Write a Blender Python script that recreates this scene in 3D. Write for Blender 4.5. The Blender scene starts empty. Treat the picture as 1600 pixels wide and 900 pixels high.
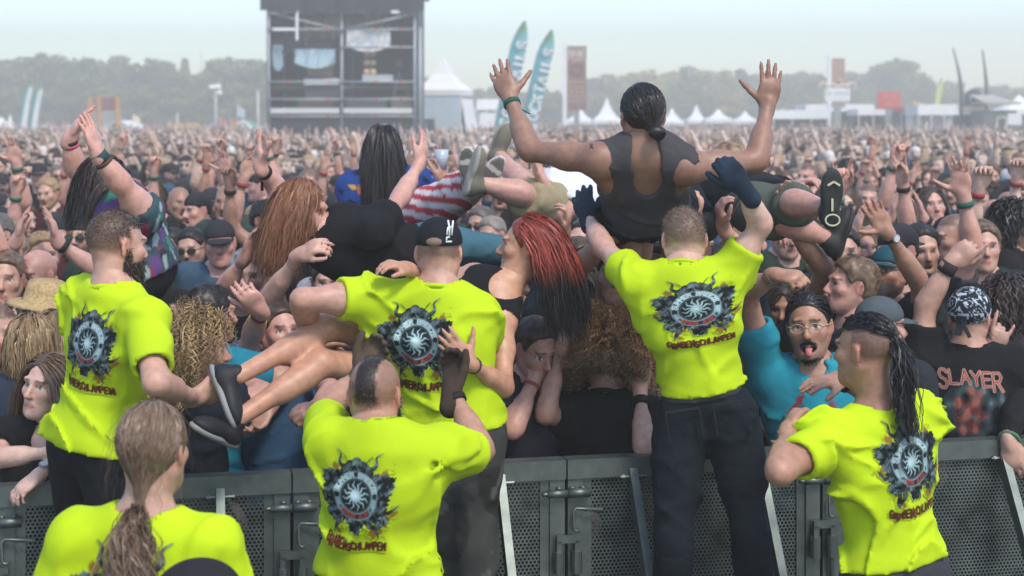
import bpy, math, random
import numpy as np
from mathutils import Vector, Matrix
from mathutils.bvhtree import BVHTree

# ------------------------------------------------------------------ camera, sky, sun, exposure
SC = bpy.context.scene
F, HZ, CH = 2537.0, 185.0, 2.35          # focal length in photo pixels, horizon row, camera height
cam_d = bpy.data.cameras.new('camera'); cam = bpy.data.objects.new('camera', cam_d)
SC.collection.objects.link(cam); SC.camera = cam
cam.location = (0, 0, CH); cam.rotation_euler = (math.radians(90), 0, 0)
cam_d.sensor_width = 36.0; cam_d.lens = 36.0 * F / 1600.0
cam_d.shift_y = -(450.0 - HZ) / 1600.0
cam_d.clip_start = 0.1; cam_d.clip_end = 3000
cam_d.dof.use_dof = True; cam_d.dof.focus_distance = 5.9; cam_d.dof.aperture_fstop = 3.6

SUN_EL, SUN_AZ = 52.0, 148.0             # elevation; azimuth clockwise from +Y (sun stands behind the camera to the right)
sv = Vector((math.sin(math.radians(SUN_AZ)) * math.cos(math.radians(SUN_EL)),
             math.cos(math.radians(SUN_AZ)) * math.cos(math.radians(SUN_EL)), math.sin(math.radians(SUN_EL))))
world = bpy.data.worlds.new('World'); SC.world = world; world.use_nodes = True
nt = world.node_tree
bg = nt.nodes['Background']; sky = nt.nodes.new('ShaderNodeTexSky')
sky.sky_type = 'NISHITA'; sky.sun_disc = False
sky.sun_elevation = math.radians(SUN_EL); sky.sun_rotation = math.radians(SUN_AZ)
sky.air_density = 1.0; sky.dust_density = 0.8; sky.ozone_density = 2.0
nt.links.new(sky.outputs[0], bg.inputs[0]); bg.inputs[1].default_value = 0.15
sun_d = bpy.data.lights.new('sun', 'SUN'); sun = bpy.data.objects.new('sun', sun_d)
SC.collection.objects.link(sun); sun.location = (20, -30, 40)
sun_d.energy = 1.5; sun_d.angle = math.radians(12); sun_d.color = (1.0, 0.89, 0.73)
sun.rotation_euler = sv.to_track_quat('Z', 'Y').to_euler()
SC.view_settings.view_transform = 'Standard'; SC.view_settings.look = 'None'
SC.view_settings.exposure = 1.08; SC.view_settings.gamma = 1.0
SC.cycles.max_bounces = 6; SC.cycles.diffuse_bounces = 3; SC.cycles.glossy_bounces = 2
SC.cycles.transparent_max_bounces = 8; SC.cycles.volume_bounces = 1
SC.cycles.use_denoising = True

COL = SC.collection
rng = np.random.default_rng(11)
random.seed(5)

def P(px, py, d):                        # a point of the place at depth d seen at photo pixel (px, py)
    return np.array([(px - 800) / F * d, d, CH - (py - HZ) / F * d])
V3 = lambda *a: np.array(a, float)
def nrm(v):
    v = np.asarray(v, float); return v / (np.linalg.norm(v) + 1e-12)

# ------------------------------------------------------------------ materials
def srgb(r, g, b):
    f = lambda c: (c / 255 / 12.92) if c / 255 <= 0.04045 else ((c / 255 + 0.055) / 1.055) ** 2.4
    return (f(r), f(g), f(b))
MATS = {}
def mat(name, color=None, rough=0.8, metal=0.0, attr=None, objcol=False, noise=0.0, nscale=20.0, bump=0.0, bscale=60.0,
        spec=0.3, sheen=0.0, emit=None, rand=0.0, sss=0.0, stretch=None, crease=None):
    if name in MATS: return MATS[name]
    m = bpy.data.materials.new(name); m.use_nodes = True; n = m.node_tree.nodes; l = m.node_tree.links
    b = n['Principled BSDF']; b.inputs['Roughness'].default_value = rough; b.inputs['Metallic'].default_value = metal
    b.inputs['Specular IOR Level'].default_value = spec
    if sheen: b.inputs['Sheen Weight'].default_value = sheen
    if sss:
        b.inputs['Subsurface Weight'].default_value = sss; b.inputs['Subsurface Radius'].default_value = (1, .35, .2)
        b.inputs['Subsurface Scale'].default_value = 0.008
    tc = n.new('ShaderNodeTexCoord'); src = None; vec = tc.outputs['Object']
    if stretch:
        mp = n.new('ShaderNodeMapping'); mp.inputs['Scale'].default_value = stretch; l.new(vec, mp.inputs[0]); vec = mp.outputs[0]
    if attr:
        a = n.new('ShaderNodeAttribute'); a.attribute_name = attr; src = a.outputs['Color']
    elif objcol:
        a = n.new('ShaderNodeObjectInfo'); src = a.outputs['Color']
    else:
        rgb = n.new('ShaderNodeRGB'); rgb.outputs[0].default_value = (*color, 1); src = rgb.outputs[0]
    if noise:
        t = n.new('ShaderNodeTexNoise'); t.inputs['Scale'].default_value = nscale; t.inputs['Detail'].default_value = 4
        l.new(vec, t.inputs['Vector'])
        mr = n.new('ShaderNodeMapRange'); mr.inputs[1].default_value = .25; mr.inputs[2].default_value = .75
        mr.inputs[3].default_value = 1 - noise; mr.inputs[4].default_value = 1 + noise
        l.new(t.outputs[0], mr.inputs[0])
        mx = n.new('ShaderNodeVectorMath'); mx.operation = 'SCALE'; l.new(src, mx.inputs[0]); l.new(mr.outputs[0], mx.inputs['Scale'])
        src = mx.outputs[0]
    if rand:
        oi = n.new('ShaderNodeObjectInfo'); mr = n.new('ShaderNodeMapRange')
        mr.inputs[3].default_value = 1 - rand; mr.inputs[4].default_value = 1 + rand; l.new(oi.outputs['Random'], mr.inputs[0])
        mx = n.new('ShaderNodeVectorMath'); mx.operation = 'SCALE'; l.new(src, mx.inputs[0]); l.new(mr.outputs[0], mx.inputs['Scale'])
        src = mx.outputs[0]
    l.new(src, b.inputs['Base Color'])
    if bump:
        t = n.new('ShaderNodeTexNoise'); t.inputs['Scale'].default_value = bscale; t.inputs['Detail'].default_value = 5
        l.new(vec, t.inputs['Vector'])
        bp = n.new('ShaderNodeBump'); bp.inputs['Strength'].default_value = bump; bp.inputs['Distance'].default_value = .01
        l.new(t.outputs[0], bp.inputs['Height']); l.new(bp.outputs[0], b.inputs['Normal'])
    if crease:
        t2 = n.new('ShaderNodeTexNoise'); t2.noise_type = 'RIDGED_MULTIFRACTAL'; t2.inputs['Scale'].default_value = crease[0]; t2.inputs['Detail'].default_value = 4; t2.inputs['Distortion'].default_value = .6
        mp2 = n.new('ShaderNodeMapping'); mp2.inputs['Scale'].default_value = (1, 1, 1.7); mp2.inputs['Rotation'].default_value = (.2, .5, 0); l.new(tc.outputs['Object'], mp2.inputs[0]); l.new(mp2.outputs[0], t2.inputs['Vector'])
        bp2 = n.new('ShaderNodeBump'); bp2.inputs['Strength'].default_value = crease[1]; bp2.inputs['Distance'].default_value = .02; l.new(t2.outputs[0], bp2.inputs['Height'])
        if bump: l.new(bp.outputs[0], bp2.inputs['Normal'])
        l.new(bp2.outputs[0], b.inputs['Normal'])
    if emit:
        b.inputs['Emission Color'].default_value = (*emit[0], 1); b.inputs['Emission Strength'].default_value = emit[1]
    MATS[name] = m
    return m

M_SKIN = mat('skin', attr='Col', rough=.44, noise=.17, nscale=38, bump=.12, bscale=260, spec=.45, sss=.12)
M_HAIR = mat('hair', attr='Col', rough=.42, spec=.4, noise=.15, nscale=60)
M_HAIRO = mat('hair_tone', objcol=True, rough=.5, spec=.35, noise=.3, nscale=90, stretch=(1, 1, .25))
M_CLOTHC = mat('printed_cloth', attr='Col', rough=.85, noise=.08, nscale=30, bump=.12, bscale=130, spec=.15, crease=(7, .3))
M_CLOTHO = mat('crowd_cloth', objcol=True, rough=.9, noise=.15, nscale=25, bump=.15, bscale=70, spec=.15, crease=(7, .35))
M_NEON = mat('neon_cloth', attr='Col', rough=.8, noise=.05, nscale=9, bump=.10, bscale=140, spec=.2, crease=(4.5, 1.0))
M_BLACK = mat('black_cloth', (.008, .0085, .011), rough=.9, noise=.25, nscale=14, bump=.2, bscale=60, spec=.2, crease=(7, .4))
M_DENIM = mat('dark_denim', (.005, .010, .016), rough=.9, noise=.35, nscale=30, bump=.25, bscale=160, spec=.2, crease=(8, .4))
M_PART = mat('painted_part', attr='Col', rough=.6, noise=.06, nscale=40, spec=.3)
M_BAND = mat('band', attr='Col', rough=.75, noise=.2, nscale=200, spec=.25)
M_GLASS = mat('lens', (.03, .035, .03), rough=.08, spec=.6)

# ------------------------------------------------------------------ mesh from arrays
def mesh_arrays(name, verts, quads=None, tris=None, cols=None, smooth=True, material=None, polys=None):
    me = bpy.data.meshes.new(name)
    verts = np.asarray(verts, np.float32)
    nq = 0 if quads is None else len(quads); ntr = 0 if tris is None else len(tris)
    if polys is not None:
        me.from_pydata([tuple(v) for v in verts], [], polys)
    else:
        me.vertices.add(len(verts)); me.vertices.foreach_set('co', verts.ravel())
        idx = []; starts = []
        if nq: idx.append(np.asarray(quads, np.int32).ravel()); starts.append(np.arange(nq, dtype=np.int32) * 4)
        if ntr: idx.append(np.asarray(tris, np.int32).ravel()); starts.append(nq * 4 + np.arange(ntr, dtype=np.int32) * 3)
        idx = np.concatenate(idx); starts = np.concatenate(starts)
        me.loops.add(len(idx)); me.loops.foreach_set('vertex_index', idx)
        me.polygons.add(nq + ntr); me.polygons.foreach_set('loop_start', starts)
        me.update(calc_edges=True); me.validate()
    if cols is not None:
        a = me.color_attributes.new('Col', 'FLOAT_COLOR', 'POINT')
        c = np.ones((len(me.vertices), 4), np.float32); c[:, :3] = np.clip(np.asarray(cols)[:, :3], 0, 1); a.data.foreach_set('color', c.ravel())
    if smooth: me.polygons.foreach_set('use_smooth', np.ones(len(me.polygons), bool))
    if material: me.materials.append(material)
    return me

def obj(name, me, parent=None, loc=None, label=None, cat=None, group=None, kind=None, color=None):
    o = bpy.data.objects.new(name, me); COL.objects.link(o)
    if parent is not None: o.parent = parent
    if loc is not None: o.location = loc
    if color is not None: o.color = (*color, 1)
    tag(o, label, cat, group, kind)
    return o
def tag(o, label=None, cat=None, group=None, kind=None):
    if label: o['label'] = label
    if cat: o['category'] = cat
    if group: o['group'] = group
    if kind: o['kind'] = kind

class MB:                                # collects simple shapes into one mesh
    def __init__(s): s.v = []; s.f = []; s.c = []; s.n = 0
    def add(s, verts, faces, col=(.5, .5, .5)):
        verts = np.asarray(verts, float); s.v.append(verts); s.f += [tuple(i + s.n for i in f) for f in faces]
        c = np.asarray(col, float); s.c.append(np.broadcast_to(c, (len(verts), 3)) if c.ndim == 1 else c); s.n += len(verts)
    def box(s, c, size, rot=None, col=(.5, .5, .5), taper=1.0):
        h = np.asarray(size, float) / 2
        v = np.array([[x * h[0] * (taper if z > 0 else 1), y * h[1] * (taper if z > 0 else 1), z * h[2]] for z in (-1, 1) for y in (-1, 1) for x in (-1, 1)])
        if rot is not None: v = v @ np.asarray(rot).T
        s.add(v + np.asarray(c), [(0, 2, 3, 1), (4, 5, 7, 6), (0, 1, 5, 4), (2, 6, 7, 3), (0, 4, 6, 2), (1, 3, 7, 5)], col)
    def bar(s, a, b, w, t, up=(0, 0, 1), col=(.5, .5, .5)):
        a = np.asarray(a, float); b = np.asarray(b, float); d = nrm(b - a); u = np.asarray(up, float)
        x = nrm(np.cross(d, u)); y = np.cross(x, d)
        s.box((a + b) / 2, (w, t, np.linalg.norm(b - a)), np.stack([x, y, d], 1), col)
    def tube(s, pts, r, n=8, col=(.5, .5, .5), cap=True):
        pts = np.asarray(pts, float); m = len(pts); r = np.broadcast_to(np.asarray(r, float), (m,))
        t = np.gradient(pts, axis=0); t /= np.linalg.norm(t, axis=1)[:, None] + 1e-12
        up = np.array([0, 0, 1.]) if abs(t[0][2]) < .9 else np.array([1., 0, 0])
        vs = []
        for i in range(m):
            x = nrm(np.cross(t[i], up)); y = np.cross(x, t[i]); up = y if i == 0 else nrm(y)
            a = np.arange(n) * 2 * np.pi / n
            vs.append(pts[i] + r[i] * (np.cos(a)[:, None] * x + np.sin(a)[:, None] * y))
        fs = [(i * n + j, i * n + (j + 1) % n, (i + 1) * n + (j + 1) % n, (i + 1) * n + j) for i in range(m - 1) for j in range(n)]
        if cap: fs += [tuple(range(n - 1, -1, -1)), tuple((m - 1) * n + j for j in range(n))]
        s.add(np.concatenate(vs), fs, col)
    def lathe(s, prof, c=(0, 0, 0), n=12, rot=None, col=(.5, .5, .5)):
        a = np.arange(n) * 2 * np.pi / n; vs = []
        for r, z in prof: vs.append(np.stack([r * np.cos(a), r * np.sin(a), np.full(n, z)], 1))
        v = np.concatenate(vs)
        if rot is not None: v = v @ np.asarray(rot).T
        m = len(prof)
        fs = [(i * n + j, i * n + (j + 1) % n, (i + 1) * n + (j + 1) % n, (i + 1) * n + j) for i in range(m - 1) for j in range(n)]
        fs += [tuple(range(n - 1, -1, -1)), tuple((m - 1) * n + j for j in range(n))]
        s.add(v + np.asarray(c), fs, col)
    def mesh(s, name, material, smooth=False):
        return mesh_arrays(name, np.concatenate(s.v), polys=s.f, cols=np.concatenate(s.c), smooth=smooth, material=material)
    def build(s, name, material, parent=None, smooth=False, **k):
        return obj(name, s.mesh(name, material, smooth), parent, **k)
# ------------------------------------------------------------------ implicit surfaces -> meshes
def cap(a, b, ra, rb, k=.02, op='+', clips=None): return dict(t='c', a=np.asarray(a, float), b=np.asarray(b, float), ra=ra, rb=rb, k=k, op=op, clips=clips)
def ell(c, R, r, k=.02, op='+', clips=None): return dict(t='e', c=np.asarray(c, float), R=np.asarray(R, float), r=np.asarray(r, float), k=k, op=op, clips=clips)
def pbox(p, m):
    if p['t'] == 'c':
        R = max(p['ra'], p['rb']) + m
        return np.minimum(p['a'], p['b']) - R, np.maximum(p['a'], p['b']) + R
    ext = np.sqrt(((p['R'] * p['r'][None, :]) ** 2).sum(1)) + m
    return p['c'] - ext, p['c'] + ext
def inflate(p, t, **kw):
    q = dict(p)
    if p['t'] == 'c': q['ra'] = p['ra'] + t; q['rb'] = p['rb'] + t
    else: q['r'] = p['r'] + t
    q.update(kw); return q

def surface(prims, res, folds=None, clips=None):
    los, his = zip(*[pbox(p, 0) for p in prims if p['op'] == '+'])
    lo = np.min(los, 0) - 3 * res; hi = np.max(his, 0) + 3 * res
    n = np.ceil((hi - lo) / res).astype(int) + 1
    f = np.full(n, 9.0, np.float32)
    ax = [(lo[i] + res * np.arange(n[i])).astype(np.float32) for i in range(3)]
    order = [p for p in prims if p['op'] == '+'] + [None] + [p for p in prims if p['op'] == '-']
    for p in order:
        if p is None:
            if folds is not None:
                m = np.abs(f) < .05; I = np.nonzero(m)
                pts = np.stack([ax[j][I[j]] for j in range(3)], 1); f[m] += folds(pts)
            continue
        a, b = pbox(p, p['k'] + 2.5 * res)
        i0 = np.maximum(np.floor((a - lo) / res).astype(int), 0); i1 = np.minimum(np.ceil((b - lo) / res).astype(int) + 1, n)
        if (i1 <= i0).any(): continue
        X = ax[0][i0[0]:i1[0], None, None]; Y = ax[1][None, i0[1]:i1[1], None]; Z = ax[2][None, None, i0[2]:i1[2]]
        if p['t'] == 'c':
            A = p['a']; D = p['b'] - A; dd = D @ D + 1e-12
            x = X - A[0]; y = Y - A[1]; z = Z - A[2]
            t = np.clip((x * D[0] + y * D[1] + z * D[2]) / dd, 0, 1)
            d = np.sqrt((x - t * D[0]) ** 2 + (y - t * D[1]) ** 2 + (z - t * D[2]) ** 2) - (p['ra'] + t * (p['rb'] - p['ra']))
        else:
            C = p['c']; R = p['R']; r = p['r']; x = X - C[0]; y = Y - C[1]; z = Z - C[2]
            k0 = 0; k1 = 0
            for j in range(3):
                q = (x * R[0, j] + y * R[1, j] + z * R[2, j]) / r[j]
                k0 = k0 + q * q; k1 = k1 + (q / r[j]) ** 2
            k0 = np.sqrt(k0); d = k0 * (k0 - 1) / (np.sqrt(k1) + 1e-9)
        for (pt, nn) in (p['clips'] or ()):
            d = np.maximum(d, (X - pt[0]) * nn[0] + (Y - pt[1]) * nn[1] + (Z - pt[2]) * nn[2])
        s = (slice(i0[0], i1[0]), slice(i0[1], i1[1]), slice(i0[2], i1[2])); g = f[s]; k = p['k']
        if p['op'] == '+':
            h = np.maximum(k - np.abs(g - d), 0) / k; f[s] = np.minimum(g, d) - h * h * k * .25
        else:
            d = -d; h = np.maximum(k - np.abs(g - d), 0) / k; f[s] = np.maximum(g, d) + h * h * k * .25
    for (pt, nn) in (clips or ()):
        f = np.maximum(f, (ax[0][:, None, None] - pt[0]) * nn[0] + (ax[1][None, :, None] - pt[1]) * nn[1] + (ax[2][None, None, :] - pt[2]) * nn[2]).astype(np.float32)
    return nets(f, lo, res)

CORN = np.array([[i, j, k] for i in (0, 1) for j in (0, 1) for k in (0, 1)])
EDG = [(a, b) for a in range(8) for b in range(a + 1, 8) if np.abs(CORN[a] - CORN[b]).sum() == 1]
def nets(f, lo, res):
    s = f < 0
    n = np.array(f.shape)
    c = np.zeros(n - 1, np.int8)
    for a in CORN: c += s[a[0]:n[0] - 1 + a[0], a[1]:n[1] - 1 + a[1], a[2]:n[2] - 1 + a[2]]
    act = (c > 0) & (c < 8); I = np.stack(np.nonzero(act), 1)
    vid = np.full(n - 1, -1, np.int32); vid[act] = np.arange(len(I))
    vals = np.stack([f[I[:, 0] + a[0], I[:, 1] + a[1], I[:, 2] + a[2]] for a in CORN], 1)
    acc = np.zeros((len(I), 3)); cnt = np.zeros(len(I))
    for a, b in EDG:
        va, vb = vals[:, a], vals[:, b]; m = (va < 0) != (vb < 0)
        t = np.where(m, va / np.where(m, va - vb, 1), 0)
        acc += m[:, None] * (CORN[a] + t[:, None] * (CORN[b] - CORN[a])); cnt += m
    verts = lo + (I + acc / cnt[:, None]) * res
    quads = []
    for axis in range(3):
        u, v = (axis + 1) % 3, (axis + 2) % 3
        A = [slice(None)] * 3; B = [slice(None)] * 3; A[axis] = slice(0, -1); B[axis] = slice(1, None)
        sa, sb = s[tuple(A)], s[tuple(B)]; m = sa != sb
        E = np.stack(np.nonzero(m), 1); fl = sa[m]
        ok = (E[:, u] > 0) & (E[:, v] > 0) & (E[:, u] < n[u] - 1) & (E[:, v] < n[v] - 1); E = E[ok]; fl = fl[ok]
        def at(du, dv):
            Q = E.copy(); Q[:, u] -= du; Q[:, v] -= dv; return vid[Q[:, 0], Q[:, 1], Q[:, 2]]
        q = np.stack([at(1, 1), at(0, 1), at(0, 0), at(1, 0)], 1)
        q[~fl] = q[~fl][:, ::-1]; quads.append(q)
    return verts, np.concatenate(quads)

def join(parts):                         # [(verts, quads, cols)]
    vs, qs, cs, n = [], [], [], 0
    for v, q, c in parts: vs.append(v); qs.append(q + n); cs.append(c); n += len(v)
    return np.concatenate(vs), np.concatenate(qs), np.concatenate(cs)

class SineNoise:                         # smooth pseudo-random field
    def __init__(s, freq, n=10, seed=0, stretch=(1, 1, 1)):
        r = np.random.default_rng(seed); k = r.normal(size=(n, 3)); k /= np.linalg.norm(k, axis=1)[:, None]
        s.k = k * freq * r.uniform(.6, 1.6, (n, 1)) * np.asarray(stretch); s.p = r.uniform(0, 6.28, n)
    def __call__(s, x): return np.sin(x @ s.k.T + s.p).sum(1) / math.sqrt(len(s.p) / 2)
def make_folds(amp, seed, up=(0, 0, 1), diag=(.5, 0, .8)):
    w = SineNoise(6, 8, seed); w2 = SineNoise(15, 8, seed + 1); g1 = SineNoise(5, 8, seed + 2); g2 = SineNoise(6, 8, seed + 3); up = nrm(up); dg = nrm(diag)
    ds = [(nrm(up + .3 * dg), 26, 0.), (nrm(up - .55 * dg), 19, 1.3), (nrm(.5 * up + dg), 22, .4), (nrm(up + .8 * dg), 46, 2.0)]
    def f(p):
        p = np.asarray(p, float); a = w(p); b = w2(p); q1 = np.clip(.5 + .6 * g1(p), 0, 1); q2 = np.clip(.35 + .6 * g2(p), 0, 1); out = .18 * b
        for (d, fr, ph), gt in zip(ds, (q1, 1 - q1, q2, q1 * q2)):
            r = np.abs(np.sin(p @ d * fr * .75 + 2.3 * a + .6 * b + ph)); out = out - np.exp(-(r / .24) ** 2) * gt * (1.0 if fr < 40 else .45)
        return (amp * (out + .08)).astype(np.float32)
    return f

# ------------------------------------------------------------------ the human figure
def rot_euler(yaw, pitch=0, roll=0):     # columns right, forward, up; yaw 0 faces +Y, 90 faces +X; pitch + looks up; roll + tips to its right
    y, p, r = map(math.radians, (yaw, pitch, roll))
    Rz = np.array([[math.cos(y), math.sin(y), 0], [-math.sin(y), math.cos(y), 0], [0, 0, 1]])
    Rx = np.array([[1, 0, 0], [0, math.cos(p), -math.sin(p)], [0, math.sin(p), math.cos(p)]])
    Ry = np.array([[math.cos(r), 0, math.sin(r)], [0, 1, 0], [-math.sin(r), 0, math.cos(r)]])
    return Rz @ Rx @ Ry

def reach(parent, px, py, L, near=True):
    C = V3(0, 0, CH); d = V3((px - 800) / F, 1, -(py - HZ) / F); o = C - parent
    A = d @ d; B = d @ o; Cc = o @ o - L * L; disc = B * B - A * Cc
    t = -B / A if disc < 0 else (-B - math.sqrt(disc)) / A if near else (-B + math.sqrt(disc)) / A
    return C + t * d

SKINS = dict(fair=(.49, .285, .215), tan=(.38, .205, .14), brown=(.27, .135, .08), pink=(.52, .285, .225), pale=(.57, .365, .29), olive=(.33, .18, .125))
HAND = dict(                              # curl of index..little, spread, thumb out, thumb curl
    open=((.12, .1, .12, .16), .13, .95, .15), flat=((.2, .2, .22, .25), .05, .5, .2), relaxed=((.45, .55, .6, .65), .05, .5, .35),
    fist=((1.35, 1.4, 1.4, 1.4), .0, .35, 1.0), horns=((.1, 1.35, 1.4, .12), .12, .45, 1.1), grip=((.8, .85, .9, .9), .03, .6, .6),
    point=((.08, 1.3, 1.35, 1.35), .0, .4, .9), pinch=((.75, .8, .55, .45), .05, .45, .6), thumb=((1.35, 1.4, 1.4, 1.4), .0, 1.25, .0))

def hand_prims(w, fd, pn, pose, right, s=1.0, fat=1.0):
    x = nrm(fd); z = nrm(pn - (pn @ x) * x); y = np.cross(x, z) if right else np.cross(z, x)
    curls, spread, tout, tcurl = HAND[pose]; R = np.stack([x, y, z], 1)
    L = lambda a, b, c: w + R @ (np.array([a, b, c]) * s)
    ps = [cap(L(-.02, 0, 0), L(.02, 0, 0), .026 * s * fat, .027 * s * fat, .012), ell(L(.05, 0, 0), R, np.array([.054, .043, .017]) * s, .012),
          ell(L(.07, 0, -.002), R, np.array([.03, .042, .014]) * s, .01), ell(L(.035, .026, .008), R, np.array([.033, .018, .016]) * s, .012)]
    for i, (yy, ln) in enumerate(((.031, .074), (.0105, .082), (-.0105, .076), (-.030, .06))):
        base = np.array([.088 - (.004 if i in (0, 2) else .012 if i == 3 else 0), yy, 0]); sp = spread * (1.5 - i) * .75
        d = np.array([math.cos(sp), math.sin(sp), 0]); p0 = base; c = curls[i]; ang = c * .7; r0 = (.0098 if i < 3 else .0085) * fat
        for k, fr in enumerate((.45, .3, .25)):
            dv = d * math.cos(ang) + np.array([0, 0, math.sin(ang)]); p1 = p0 + dv * ln * fr
            ps.append(cap(L(*p0), L(*p1), r0 * s * (1 - .09 * k), r0 * s * (.92 - .1 * k), .005)); p0 = p1; ang += c * (1.0 if k == 0 else .7)
    a = tout; p0 = np.array([.022, .03, .006]); d0 = np.array([math.cos(a), math.sin(a), .25]); d0 /= np.linalg.norm(d0)
    side = np.array([math.cos(a - 1.2), math.sin(a - 1.2), .5]); side /= np.linalg.norm(side)
    for k, (ln, r) in enumerate(((.042, .0135), (.032, .0108), (.026, .0095))):
        cc = tcurl * .5 * k; dv = d0 * math.cos(cc) + side * math.sin(cc); dv /= np.linalg.norm(dv); p1 = p0 + dv * ln
        ps.append(cap(L(*p0), L(*p1), r * s * fat, r * s * fat * .9, .007)); p0 = p1
    return ps, R

def head_prims(c, R, s, o):              # o: nose, jaw, wide, mouth, cheeks
    L = lambda *a: c + R @ (np.array(a) * s)
    E = lambda ce, r, k=.015, op='+': ell(L(*ce), R, np.array(r) * s, k * s, op)
    K = lambda a, b, ra, rb, k=.01, op='+': cap(L(*a), L(*b), ra * s, rb * s, k * s, op)
    w = o.get('wide', 1.0); j = o.get('jaw', 1.0); nz = o.get('nose', 1.0)
    ps = [E((0, -.014, .032), (.075 * w, .095, .086)), E((0, .028, -.03), (.062 * w, .066, .088), .03), E((0, .045, -.085), (.042 * w * j, .044, .033), .03)]
    for x in (-1, 1):
        ps += [K((x * .054 * w, -.008, -.045), (x * .02 * j, .062, -.1), .02, .017, .03), E((x * .043 * w, .056, -.022), (.024, .026, .022), .02)]
    ps += [K((-.036, .083, .024), (.036, .083, .024), .0115, .0115, .012)]
    for x in (-1, 1):
        ps += [E((x * .032, .098, .0), (.019, .017, .0125), .012, '-')]
    ps += [K((0, .087, .012), (0, .104 + .008 * nz, -.03), .0075, .0115 * nz, .012), E((0, .103, -.036), (.017 * nz, .012, .0085), .008)]
    for x in (-1, 1): ps += [E((x * .032, .0735, .0005), (.0145, .0135, .0125), .003)]
    mo = o.get('mouth', 'closed')
    ps += [K((-.018, .086, -.0635), (.018, .086, -.0635), .0075, .0075, .008), K((-.015, .0855, -.0765), (.015, .0855, -.0765), .0085, .0085, .008),
           E((0, .078, -.104), (.018, .019, .015), .015)]
    if mo == 'closed': ps += [K((-.024, .099, -.07), (.024, .099, -.07), .003, .003, .004, '-')]
    else:
        ps += [E((0, .095, -.074), (.030 if mo == 'grin' else .02, .03, .015 if mo == 'grin' else .017 if mo == 'open' else .009), .006, '-')]
    for x in (-1, 1):
        ps += [ell(L(x * .0775 * w, -.012, -.004), R @ rot_euler(-x * 20, 0, 0), np.array([.008, .019, .032]) * s, .006 * s),
               ell(L(x * .0865 * w, -.008, .0), R @ rot_euler(-x * 20, 0, 0), np.array([.006, .010, .018]) * s, .004 * s, '-')]
    return ps

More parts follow.
